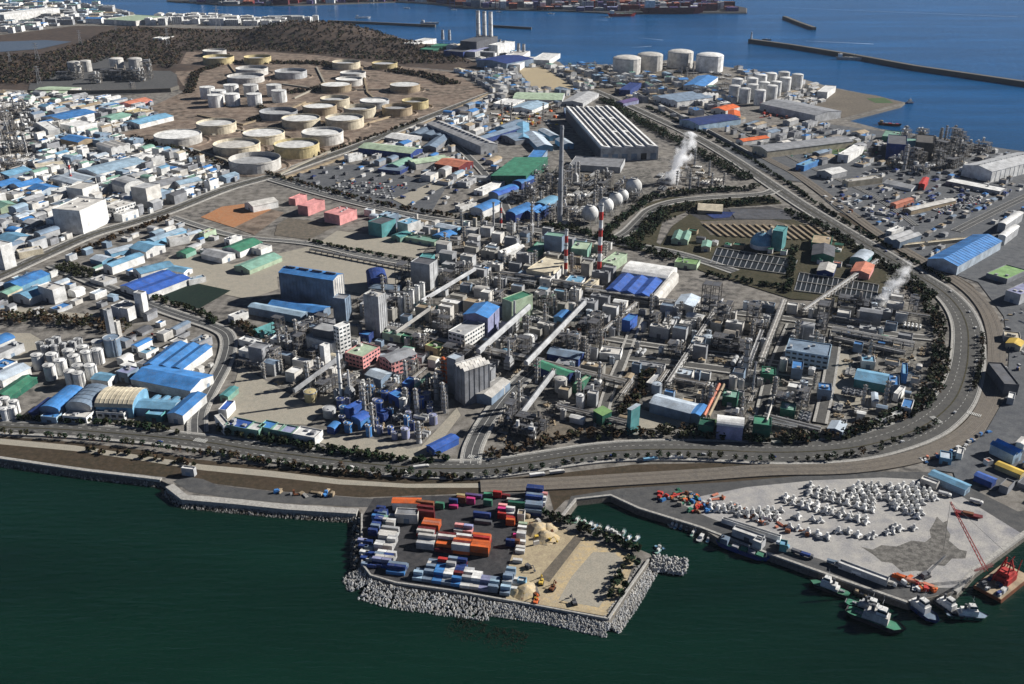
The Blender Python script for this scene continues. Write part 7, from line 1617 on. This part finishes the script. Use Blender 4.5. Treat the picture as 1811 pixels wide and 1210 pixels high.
# scattered cargo on the quay edge and work yards
for z, pts, n, cols, where in [('d4', [(940, 650), (1240, 760), (1200, 800), (960, 720)], 26, ['orange', 'salmon', 'red', 'tan', 'white'], 'near the tugs'), ('d3', [(960, 90), (1180, 70), (1330, 150), (1380, 220), (1200, 210), (1000, 130)], 50, ['rust', 'red', 'green', 'blue', 'steel', 'white', 'orange', 'tan'], 'in the scrap corner by the basin'),
                              ('d4', [(-250, 130), (180, 330), (500, 420), (480, 440), (150, 370), (-260, 170)], 24, ['rust', 'salmon', 'lgrey'], 'along the quay road'), ('c4', [(1050, 1030), (1330, 980), (1560, 830), (1580, 850), (1350, 1010), (1080, 1060)], 26, ['white', 'blue', 'lgrey', 'dgrey', 'salmon'], 'by the lower right fence'),
                              ('c1', [(860, 180), (1060, 170), (1080, 240), (880, 260)], 26, ['red', 'maroon', 'rust', 'lgrey', 'sky'], 'in the red scrap yard above the blue roofs'), ('d1', [(930, 180), (1350, 200), (1350, 225), (950, 205)], 14, ['rust', 'tan', 'blue', 'grey', 'offwhite'], 'on the shore terrace'), ('a3', [(10, 700), (420, 700), (400, 850), (0, 850)], 60, ['yellow', 'tan', 'orange', 'rust', 'pyellow'], 'in the yellow scrap yard'),
                              ('a4', [(100, 1010), (560, 900), (820, 960), (1350, 1050), (1100, 1100), (500, 1110)], 60, ['white', 'green', 'lgrey', 'sky', 'dgrey', 'tan'], 'behind the port road'), ('b4', [(1240, 350), (1500, 230), (1700, 320), (1500, 450)], 40, ['navy', 'dgrey', 'white', 'bgrey'], 'in the yard before the grey hangar'), ('c4', [(1660, 60), (1811, 20), (1811, 500), (1690, 520)], 22, ['lgrey', 'dgrey', 'tan', 'navy'], 'on the yard outside the bend'), ('b4', [(430, 330), (700, 320), (1250, 420), (1100, 520), (700, 480)], 80, ['white', 'lgrey', 'dgrey', 'grey', 'navy', 'rust'], 'in the right storage yard'), ('a4', [(20, 700), (270, 720), (260, 800), (60, 790)], 26, ['salmon', 'rust', 'red', 'lgrey'], 'below the dark east warehouse'), ('c3', [(480, 150), (760, 180), (740, 250), (460, 230)], 40, ['orange', 'tan', 'pyellow', 'offwhite', 'rust'], 'in the orange-brown pipe yard'),
                              ('d3', [(120, 240), (280, 290), (300, 400), (160, 440)], 18, ['tan', 'yellow', 'offwhite', 'rust'], 'on the sand yard corner'), ('d3', [(60, 700), (200, 720), (200, 800), (40, 790)], 10, ['yellow', 'rust', 'steel'], 'at the lower sand yard')]:
    P = [G(ph(z, p)) for p in pts]; xs = [p[0] for p in P]; ys = [p[1] for p in P]; k = 0
    for _ in range(n*12):
        x, y = rng.uniform(min(xs), max(xs)), rng.uniform(min(ys), max(ys))
        if not inpoly((x, y), P): continue
        far = 1.8 if P[0][1] > 1200 else 1.0; c = rng.choice(cols); a, b, h = rng.uniform(1.5, 5)*far, rng.uniform(1.2, 3)*far, rng.uniform(.8, 3)*far; f = rng.random()
        mb = MB()
        if f < .4: mb.ext([(a/2, 0), (a*.42, h), (-a*.42, h), (-a/2, 0)], -b/2, b/2); nm = 'heap'
        elif f < .75: mb.box(-a/2, a/2, -b/2, b/2, 0, h*.6); mb.box(-a*.3, a*.35, -b*.4, b*.4, h*.6, h); nm = 'crate'
        else:
            for i in range(4): mb.bar((-a, (i-1.5)*.6, .4), (a, (i-1.5)*.6, .4), .3, 6)
            nm = 'pipe_bundle'
        thing(nm, nm.replace('_', ' '), f"{'large' if a*h > 6*far*far else 'small'} {CN[c]} {nm.replace('_', ' ')} {where}", (x, y, .4), rng.uniform(0, 6), 'goods lying in the yards', full=True, mesh=mb.mesh(nm, [c])); k += 1
        if k >= n: break
# ================================================================== SHIPS
def ship(p, L, rz, hull, deck, house, label, kind='tug', z=None, name='ship', cat='ship'):
    g = G(ph(z, p), -4); t = thing(name, cat, label, (*g, -4), rz, full=True); w = L*.28 if kind in ('tug', 'boat') else L*.16; hh = max(.9, L*.09)
    def hullpts(k, zz): return [(L/2*k, 0, zz*1.25), (L*.33*k, w/2*k, zz*1.08), (0, w/2*k, zz), (-L*.42*k, w*.46*k, zz), (-L/2*k, w*.3*k, zz), (-L/2*k, -w*.3*k, zz), (-L*.42*k, -w*.46*k, zz), (0, -w/2*k, zz), (L*.33*k, -w/2*k, zz*1.08)]
    mb = MB(); lo = [(x, y, -.6) for x, y, _ in hullpts(.86, 0)]; hi = hullpts(1, hh); mb.add(lo+hi, [(i, (i+1) % 9, 9+(i+1) % 9, 9+i) for i in range(9)][::1]); build(mb, 'hull', hull, t)
    mb = MB(); mb.add([(x, y, hh*.8) for x, y, _ in hullpts(.95, 0)], [tuple(range(9))[::-1]]); mb.f = [tuple(range(9))[::-1]]; build(mb, 'deck', deck, t)
    hs = L*.15
    if kind == 'tug':
        mb = MB(); mb.box(-L*.16, L*.2, -w*.32, w*.32, hh*.8, hh*.8+hs); mb.box(-L*.22, -L*.1, -w*.36, w*.36, hh*.8, hh*.8+hs*.5); build(mb, 'deckhouse', house, t)
        br = MB(); br.ext([(L*.17, hh*.8+hs), (L*.14, hh*.8+hs*1.8), (L*.0, hh*.8+hs*1.8), (-L*.01, hh*.8+hs)], -w*.22, w*.22); b = build(br, 'bridge', 'white', t)
        gl = MB(); gl.box(L*.0, L*.165, -w*.225, w*.225, hh*.8+hs*1.35, hh*.8+hs*1.65, bot=True); build(gl, 'bridge_window', 'glass', b)
        mb = MB(); mb.cyl(-L*.08, 0, hh*.8+hs*.5, hh*.8+hs*1.9, L*.03, 8); build(mb, 'funnel', 'orange' if 'orange' in label else 'dgrey', t)
        mb = MB(); mb.bar((L*.06, 0, hh*.8+hs*1.8), (L*.06, 0, hh*.8+hs*3.4), .12); mb.bar((L*.06, -w*.2, hh*.8+hs*2.7), (L*.06, w*.2, hh*.8+hs*2.7), .08); build(mb, 'mast', 'lgrey', t)
        for s in (-1, 1):
            for k in range(5): mb = MB(); x = -L*.35+k*L*.15; mb.bar((x, s*w*.5, hh*.6), (x, s*w*.53, hh*.6), L*.02, 8); build(mb, 'tyre_fender', 'black', t)
        mb = MB(); mb.cyl(-L*.33, 0, hh*.8, hh*.8+1, .8, 8); mb.box(-L*.3, -L*.24, -1, 1, hh*.8, hh*.8+1); build(mb, 'winch', 'grey', t)
    elif kind == 'boat':
        mb = MB(); mb.box(-L*.2, L*.05, -w*.3, w*.3, hh*.8, hh*.8+1.7); build(mb, 'cabin', house, t); mb = MB(); mb.bar((-L*.05, 0, hh), (-L*.05, 0, hh+4), .1); mb.bar((L*.3, 0, hh), (L*.3, 0, hh+2), .08); build(mb, 'mast', 'lgrey', t)
    else:
        mb = MB(); mb.box(-L*.42, -L*.28, -w*.4, w*.4, hh*.8, hh+L*.10); build(mb, 'deckhouse', house, t)
        mb = MB(); mb.cyl(-L*.38, 0, hh+L*.1, hh+L*.13, L*.02, 8); build(mb, 'funnel', 'dgrey', t)
        for k in range(4): mb = MB(); x = -L*.2+k*L*.15; mb.box(x, x+L*.12, -w*.32, w*.32, hh*.8, hh*1.0+.6); build(mb, 'hatch_cover', deck if k % 2 else 'grey', t)
        mb = MB(); mb.bar((L*.1, 0, hh), (L*.1, 0, hh+L*.12), L*.006); mb.bar((L*.42, 0, hh), (L*.42, 0, hh+L*.08), L*.005); build(mb, 'mast', 'lgrey', t)
    return t
ship((510, 765), 27, QR+math.pi, 'black', 'green', 'white', 'tug with white deckhouse moored alone at the quay edge', z='d4', name='tug_boat', cat='tug')
ship((820, 985), 36, QR, 'black', 'green', 'offwhite', 'biggest tug with green deck, lying outermost from the quay', z='d4', name='tug_boat', cat='tug')
ship((770, 905), 28, QR+.05, 'dgrey', 'green', 'lgrey', 'green decked workboat between the quay and the biggest tug', z='d4', name='tug_boat', cat='tug')
ship((1110, 905), 30, QR-.5, 'navy', 'bgrey', 'white', 'blue-grey decked tug with tall white deckhouse at the quay corner', z='d4', name='tug_boat', cat='tug')
ship((1290, 890), 27, QR-.5, 'black', 'bgrey', 'white', 'middle tug of the three moored at the quay corner', z='d4', name='tug_boat', cat='tug')
ship((1430, 945), 27, QR+.5, 'dgreen', 'bgrey', 'white', 'rightmost tug with green hull at the quay corner', z='d4', name='tug_boat', cat='tug')
ship((750, 815), 16, QR, 'dsteel', 'tan', 'tan', 'small flat tan barge between two tugs', 'cargo', z='d4', name='barge', cat='barge')
ship((1560, 482), 38, QR, 'navy', 'green', 'bgrey', 'long dark green and navy ship moored below the white quay shed', 'cargo', z='d3')
ship((1290, 378), 15, QR+math.pi/2, 'offwhite', 'lgrey', 'white', 'white workboat moored stern-on in the harbour mouth', 'boat', z='d3', name='work_boat', cat='boat')
ship((992, 250), 13, QR, 'pblue', 'sky', 'paleb', 'boat under a pale blue cover in the basin', 'boat', z='d3', name='fishing_boat', cat='boat')
ship((35, 555), 12, QR, 'dgreen', 'green', 'offwhite', 'small green boat tied to the quay wall', 'boat', z='d4', name='fishing_boat', cat='boat')
for x, y in [(455, 268), (545, 300), (605, 318), (695, 345), (765, 352), (740, 380), (800, 388), (855, 390), (1010, 452), (820, 165), (765, 135), (1055, 262), (1095, 295), (1155, 312), (1190, 318), (510, 285), (655, 330), (1245, 345), (1075, 280), (1120, 305), (1215, 330), (1230, 355), (575, 312), (720, 360), (1330, 395), (1000, 470)]:
    ship((x, y), rng.uniform(7, 10), QR+rng.choice([math.pi/2, math.pi/2, 0])+rng.uniform(-.2, .2), rng.choice(['white', 'offwhite', 'pblue']), rng.choice(['mint', 'lgrey', 'sky']), 'white', 'little white fishing boat '+('at the quay side of the basin' if (x > 750 and y < 330 or x > 1050) else 'at the sand yard side of the basin'), 'boat', z='d3', name='fishing_boat', cat='boat')
ship((1504, 106), 80, -.25, 'lgrey', 'offwhite', 'white', 'pale ship lying at the long breakwater', 'cargo')
ship((1608, 183), 26, .3, 'navy', 'lgrey', 'white', 'white and blue vessel at the tip of the headland', 'tug')
ship((642, 33), 60, .2, 'white', 'white', 'white', 'white ship by the thin jetty in the strait', 'cargo'); ship((760, 43), 70, -.1, 'lgrey', 'offwhite', 'white', 'grey-white ship at the right end of the thin jetty', 'cargo')
ship((1190, 24), 260, .03, 'maroon', 'purple', 'white', 'long maroon hulled ship moored on the far shore', 'cargo'); ship((1100, 29), 110, .1, 'red', 'mint', 'white', 'red hulled ship left of the long maroon one', 'cargo')
ship((500, 6), 180, 0, 'red', 'salmon', 'white', 'red hulled ship on the far shore at upper left', 'cargo'); ship((865, 13), 220, -.03, 'navy', 'purple', 'white', 'dark navy ship on the far shore behind the stacks', 'cargo'); ship((985, 18), 160, .02, 'dgrey', 'lilac', 'white', 'grey ship on the far shore right of the stacks', 'cargo')
ship((1573, 222), 45, -.4, 'rust', 'red', 'tan', 'rusty red barge at the right shore of the headland', 'cargo')
for x, y in [(720, 15), (803, 18), (487, 9), (657, 7), (883, 22), (1077, 32), (975, 25)]: ship((x, y), 26, rng.uniform(-.4, .4), 'white', 'lgrey', 'white', 'tiny white boat out in the strait', 'boat', name='small_boat', cat='boat')
ship((1356, 71), 30, -.3, 'dgrey', 'grey', 'grey', 'dark boat beside the breakwater tip', 'boat', name='small_boat', cat='boat')
# wakes
mb = MB()
for a, b, w in [((1425, 72.5), (1545, 78), 7), ((1130, 67), (1172, 71), 5), ((1118, 84), (1152, 82), 5), ((1370, 13), (1800, 30), 3), ((1050, 35), (1075, 36), 5)]:
    p, q = G(a, -4), G(b, -4); d = math.dist(p, q); n = (-(q[1]-p[1])/d*w/2, (q[0]-p[0])/d*w/2)
    mb.add([(p[0]-n[0]*.2, p[1]-n[1]*.2, -3.9), (q[0]-n[0], q[1]-n[1], -3.9), (q[0]+n[0], q[1]+n[1], -3.9), (p[0]+n[0]*.2, p[1]+n[1]*.2, -3.9)], [(0, 1, 2, 3)])
struct(build(mb, 'ship_wake', 'paleb'))
# breakwater light
g = G((1328, 73)); t = thing('lighthouse', 'lighthouse', 'small white lighthouse on the tip of the long breakwater', (*g, 7), full=True); mb = MB(); mb.cyl(0, 0, 0, 16, 3, 12, r2=2); build(mb, 'tower', 'white', t); mb = MB(); mb.cyl(0, 0, 16, 19, 1.6, 10); build(mb, 'lantern', 'glass', t); mb = MB(); mb.cyl(0, 0, 19, 21, 2.2, 10, r2=.1); build(mb, 'cap', 'white', t)
# crane barge
g = G(ph('d4', (1660, 735)), -4); t = thing('crane_barge', 'barge', 'rusty crane barge with red A-frame and deckhouse at the right quay', (*g, -4), QR+1.25, full=True)
mb = MB(); mb.ext([(19, 3.4), (20, 1.5), (17, -.5), (-17, -.5), (-19, 1.5), (-19, 3.4)], -9, 9); build(mb, 'hull', 'rust', t)
mb = MB(); mb.box(-18.5, 18.5, -8.7, 8.7, 3.4, 3.55); build(mb, 'deck', 'tan', t)
mb = MB(); mb.box(-4, 8, -5, 5, 3.55, 8); mb.box(-2, 5, -4, 4, 8, 11); mb.box(9, 13, -3, 3, 3.55, 6); build(mb, 'machinery_house', 'red', t)
mb = MB()
for s in (-4, 4): mb.bar((8, s, 4), (2, s*.4, 20), .55); mb.bar((-6, s, 4), (2, s*.4, 20), .55); mb.bar((8, s, 4), (16, s*.6, 14), .4)
for z in (9, 14): mb.bar((5.5, -3, z), (5.5, 3, z), .35)
build(mb, 'a_frame', 'red', t)
for k in range(16): mb = MB(); x, y = rng.uniform(-17, -6), rng.uniform(-7, 7); s = rng.uniform(.6, 1.8); mb.box(-s+x, s+x, y-s*.7, y+s*.7, 3.55, 3.6+s*1.5); build(mb, 'deck_gear', rng.choice(['lgrey', 'dgrey', 'white', 'navy']), t)
def boom(base, zb, tip, zt, r, mat, label, name='crane_boom'):
    a = Vector((*G(base, zb), zb)); b = Vector((*G(tip, zt), zt)); t = thing(name, 'crane', label, (a.x, a.y, 0), full=True); o = Vector((a.x, a.y, 0)); A, B_ = a-o, b-o; d = (B_-A).normalized(); u = d.cross(Vector((0, 0, 1))).normalized(); w = d.cross(u); n = int((B_-A).length/3.5)
    mb = MB(); cs = [(u+w)*r, (u-w)*r, (-u-w)*r, (-u+w)*r]
    for c in cs: mb.bar(A+c, B_+c*.4, .16)
    for i in range(n):
        p = A+(B_-A)*(i/n); q = A+(B_-A)*((i+1)/n); k0, k1 = 1-.6*i/n, 1-.6*(i+1)/n
        for j in range(4): mb.bar(p+cs[j]*k0, q+cs[(j+1) % 4]*k1, .09)
    build(mb, 'lattice_boom', mat, t); return t, A, B_
bm, A_, B2 = boom(ph('d4', (1560, 640)), 6, ph('d4', (1320, 180)), 52, 1.0, 'red', 'long thin red lattice boom rising from the crane barge over the quay')
mb = MB(); mb.bar(B2, B2+Vector((2, -1, -36)), .1); mb.bar(A_+Vector((12, -10, 14)), B2, .1); build(mb, 'hoist_rope', 'dgrey', bm)
boom(ph('d4', (1600, 600)), 6, ph('d4', (1480, 640)), 20, .8, 'maroon', 'short second boom of the crane barge')
g = G(ph('d4', (1150, 680))); t = thing('crawler_crane', 'crane', 'dark crawler crane with pale lattice jib on the wet quay', (*g, .2), QR+1.1, full=True)
mb = MB(); mb.box(-3, 3, -2.6, -1.6, 0, 1); mb.box(-3, 3, 1.6, 2.6, 0, 1); build(mb, 'track', 'black', t); mb = MB(); mb.box(-3.2, 2.4, -1.5, 1.5, 1, 3.4); mb.box(1, 2.6, -1.7, -.3, 1.2, 3.8); build(mb, 'cab', 'dgrey', t)
mb = MB()
for s in (-.6, .6): mb.bar((2, s, 2), (17, s*.4, 10), .18); mb.bar((2, s, 3), (17, s*.4, 10.8), .18)
for i in range(6): f = i/6; mb.bar((2+15*f, -.6+.36*f, 2+8*f), (2+15*(f+.16), .6-.36*f, 2+8*(f+.16)), .1)
build(mb, 'jib', 'offwhite', t)
g = G(ph('d4', (1440, 275))); t = thing('barge_pontoon', 'pontoon', 'dark red boat-shaped steel pontoon lying on the quay', (*g, .2), QR+.15, full=True); mb = MB(); mb.ext([(9, 2), (6, .2), (-6, .2), (-9, 2)], -2, 2); build(mb, 'hull', 'maroon', t); mb = MB(); mb.box(-4, 3, -1.4, 1.4, 2, 3); build(mb, 'hatch', 'rust', t)
# excavators on the sand yard
for i, (x, y) in enumerate([(215, 690), (290, 730), (435, 825), (180, 820), (130, 585), (265, 405)]):
    g = G(ph('d3', (x, y))); t = thing('excavator', 'excavator', ['dark excavator on the haul track', 'brown excavator right of the haul track', 'dark dozer at the bottom of the sand pad', 'orange excavator at the lower sand edge', 'dark loader by the container yard', 'dark excavator beside the upper sand heap'][i], (*g, .3), rng.uniform(0, 6), 'diggers on the sand yard', full=True); c = ['yellow', 'rust', 'dgrey', 'orange', 'dgrey', 'yellow'][i]
    mb = MB(); mb.box(-2.2, 2.2, -1.7, -1, 0, .9); mb.box(-2.2, 2.2, 1, 1.7, 0, .9); build(mb, 'track', 'black', t); mb = MB(); mb.box(-2.3, 1, -1.3, 1.3, .95, 2.3); mb.box(.2, 1.8, -1.3, -.1, .95, 3); build(mb, 'cab', c, t); mb = MB(); mb.bar((1.5, .5, 2), (4, .5, 4.5), .3); mb.bar((4, .5, 4.5), (6, .5, 1.5), .25); mb.box(5.4, 6.6, 0, 1, .6, 1.6, bot=True); build(mb, 'arm', c, t)
# sand heaps
for i, (x, y, r, h) in enumerate([(190, 330, 9, 5), (240, 380, 8, 4), (260, 320, 6, 3), (110, 740, 8, 4), (60, 750, 5, 2.5)]):
    g = G(ph('d3', (x, y))); mb = MB(); n = 18; ph0 = rng.random()*6
    mb.lathe(0, 0, [(r*(1.15), 0), (r*.8, h*.35), (r*.45, h*.75), (r*.12, h)], n); mb.v = [(a*(1+.18*math.sin(3*math.atan2(b, a)+ph0)), b*(1+.12*math.cos(2*math.atan2(b, a)+ph0)), c) for a, b, c in mb.v]; mb.f.append(tuple(range(3*n, 4*n))); mb.m.append(0)
    thing('sand_heap', 'heap', ['largest sand heap by the containers', 'second sand heap beside the largest', 'small sand heap toward the basin', 'yellow sand heap at the lower yard', 'low yellow heap at the lower yard corner'][i], (*g, .3), full=True, mesh=mb.mesh('sand_heap', ['yellow_sand']))
# pylons
for i, (bx, by, ty) in enumerate([(143, 80, 54), (67, 108, 76), (70, 149, 117), (388, 62, 15), (298, 82, 50), (19, 114, 92), (207, 60, 38), (450, 62, 40)]):
    g = G((bx, by)); h = hpx((bx, by), ty); t = thing('pylon', 'pylon', 'tall steel lattice power pylon '+['on the bare slope right of the seaside parking', 'at the left edge slope', 'left of the hillside refinery', 'beside the wooded hill, tallest', 'above the hillside refinery', 'outermost left on the slope', 'near the far left shore', 'on the saddle left of the wooded hill'][i], (*g, hz(*g)), .4, 'power pylons', full=True)
    mb = MB(); b = h*.11
    for sx in (-1, 1):
        for sy in (-1, 1): mb.bar((sx*b, sy*b, 0), (sx*b*.15, sy*b*.15, h), .45)
    for k in range(6):
        f0, f1 = k/6, (k+1)/6; r0, r1 = b*(1-.85*f0), b*(1-.85*f1)
        for s in (-1, 1): mb.bar((-r0, s*r0, h*f0), (r1, s*r1, h*f1), .25); mb.bar((s*r0, -r0, h*f0), (s*r1, r1, h*f1), .25); mb.bar((-r1, s*r1, h*f1), (r1, s*r1, h*f1), .25)
    build(mb, 'lattice_tower', 'lgrey', t)
    for f in (.72, .84, .96): mb = MB(); mb.bar((-h*.14, 0, h*f), (h*.14, 0, h*f), .4); mb.bar((-h*.14, 0, h*f), (0, 0, h*f+2), .3); mb.bar((h*.14, 0, h*f), (0, 0, h*f+2), .3); build(mb, 'cross_arm', 'lgrey', t)
# road lamps along the coast road and gantry cranes at the far port
for i, px in enumerate([(1040, 22), (1090, 20), (1130, 19), (1165, 18), (1205, 17), (1262, 18), (880, 12), (800, 8)]):
    g = G((px[0], 17)); h = 45; t = thing('gantry_crane', 'crane', 'harbour gantry crane on the far shore '+['leftmost of the row', 'by the red hulled ship', 'left of the maroon ship', 'at the bow of the maroon ship', 'over the maroon ship', 'at the far pier end', 'behind the power plant stacks', 'left behind the boiler house'][i], (*g, 0), .1, 'far gantry cranes', full=True)
    mb = MB()
    for sx in (-9, 9):
        for sy in (-9, 9): mb.bar((sx, sy, 0), (sx, sy, h), 1.1)
    mb.bar((-9, -9, h*.6), (9, -9, h*.6), .8); mb.bar((-9, 9, h*.6), (9, 9, h*.6), .8); build(mb, 'portal', rng.choice(['purple', 'white', 'sky', 'maroon']), t); mb = MB(); mb.bar((0, -45, h), (0, 25, h), 1.6); mb.bar((0, 0, h), (0, 0, h+18), 1); mb.bar((0, 0, h+18), (0, -40, h), .5); build(mb, 'jib', 'white', t)
# extra shapes at the hillside refinery: white domed vessels and tall frames
for x, y, w in [(130, 118, 22), (150, 116, 20), (205, 112, 24), (238, 112, 24)]: tankP(None, (x, y-8), w, 26, dome='dome', mat='offwhite', label='white domed vessel of the hillside refinery', group='white vessels of the hillside refinery')
for x, y in [(200, 140), (215, 142), (235, 140), (248, 144), (262, 140), (140, 140), (120, 142), (170, 148)]:
    gx, gy = G((x, y)); plant(rng.choice(['frame0', 'frame2', 'frame3']), gx, gy, .1, rng.uniform(1.4, 1.8))
# ================================================================== STEAM
def steam(path, label, dens):
    """path: (px, py, height, radius)"""
    m = bpy.data.materials.get('steam_'+str(dens))
    if not m:
        m = bpy.data.materials.new('steam_'+str(dens)); m.use_nodes = True; n = m.node_tree; n.nodes.remove(n.nodes['Principled BSDF']); v = n.nodes.new('ShaderNodeVolumePrincipled'); n.links.new(v.outputs[0], n.nodes['Material Output'].inputs['Volume'])
        v.inputs['Color'].default_value = (.992, .994, .998, 1); v.inputs['Anisotropy'].default_value = .2
        L = n.links; tc = n.nodes.new('ShaderNodeTexCoord'); sp = n.nodes.new('ShaderNodeSeparateXYZ'); L.new(tc.outputs['Object'], sp.inputs[0])
        def mt(op, a, b=None):
            q = n.nodes.new('ShaderNodeMath'); q.operation = op
            for i, u in enumerate((a, b)):
                if u is None: continue
                if isinstance(u, (int, float)): q.inputs[i].default_value = u
                else: L.new(u, q.inputs[i])
            return q.outputs[0]
        H_ = path[-1][2]; lean = (path[-1][0]-path[0][0])/scl(path[0][1])/H_; ra, rb = path[0][3], max(p[3] for p in path)
        ns = n.nodes.new('ShaderNodeTexNoise'); ns.inputs['Scale'].default_value = 1.6/rb; ns.inputs['Detail'].default_value = 6; ns.inputs['Roughness'].default_value = .62; L.new(tc.outputs['Object'], ns.inputs['Vector'])
        dx = mt('SUBTRACT', sp.outputs[0], mt('MULTIPLY', sp.outputs[2], lean)); rr = mt('SQRT', mt('ADD', mt('MULTIPLY', dx, dx), mt('MULTIPLY', sp.outputs[1], sp.outputs[1])))
        R = mt('ADD', ra*.9, mt('MULTIPLY', sp.outputs[2], (rb-ra)/H_)); e = mt('SUBTRACT', 1.0, mt('DIVIDE', rr, R))
        f = mt('ADD', e, mt('MULTIPLY', mt('SUBTRACT', ns.outputs[0], .5), 3.4)); f = mt('SUBTRACT', f, mt('MULTIPLY', mt('DIVIDE', sp.outputs[2], H_), .4)); f = mt('MAXIMUM', mt('SUBTRACT', f, .12), 0.0)
        L.new(mt('MULTIPLY', mt('MINIMUM', f, 1.0), dens), v.inputs['Density'])
    MC['steam_'+str(dens)] = m
    g0 = G(path[0][:2]); mb = MB()
    for (a, b) in zip(path[:-1], path[1:]):
        for k in range(5):
            f = k/5; px, py, hh, r = [a[i]+(b[i]-a[i])*f for i in range(4)]; x, y = g0[0]+(px-path[0][0])/scl(path[0][1]), g0[1]; x += rng.uniform(-.3, .3)*r; y += rng.uniform(-.3, .3)*r; r *= rng.uniform(.85, 1.15)
            mb.lathe(x-g0[0], y-g0[1], [(max(.02, r*math.sin(math.pi*i/8)), hh-r*math.cos(math.pi*i/8)) for i in range(9)], 12)
    me = mb.mesh('steam_puffs', ['steam_'+str(dens)])
    o = thing('steam_plume', 'steam', label, (*g0, 0), full=True, mesh=me)
    rm = o.modifiers.new('union', 'REMESH'); rm.mode = 'VOXEL'; rm.voxel_size = 1.5
steam([(1182, 324, 3, 15), (1186, 0, 18, 19), (1192, 0, 34, 23), (1202, 0, 48, 24), (1212, 0, 62, 20)], 'thick white steam plume rising beside the silver ribbed factory', .5)
steam([(1550, 540, 3, 8), (1560, 0, 13, 12), (1572, 0, 26, 15), (1590, 0, 40, 16)], 'thin wispy steam near the upper right bend', .3)
# ================================================================== HAZE
mb = MB(); mb.box(-14500, 14500, -2000, 26500, -5, 404, bot=True)
m = bpy.data.materials.new('haze_air'); m.use_nodes = True; n = m.node_tree; n.nodes.remove(n.nodes['Principled BSDF']); v = n.nodes.new('ShaderNodeVolumePrincipled'); n.links.new(v.outputs[0], n.nodes['Material Output'].inputs['Volume'])
v.inputs['Color'].default_value = (.72, .84, 1, 1); v.inputs['Density'].default_value = HAZE; MC['haze_air'] = m
hzo = build(mb, 'haze', 'haze_air'); hzo['kind'] = 'stuff'; hzo['label'] = 'thin blue air haze over the whole bay'; hzo['category'] = 'haze'
finalise_labels()
print('OBJECTS', len(bpy.data.objects), 'THINGS', len(REG))
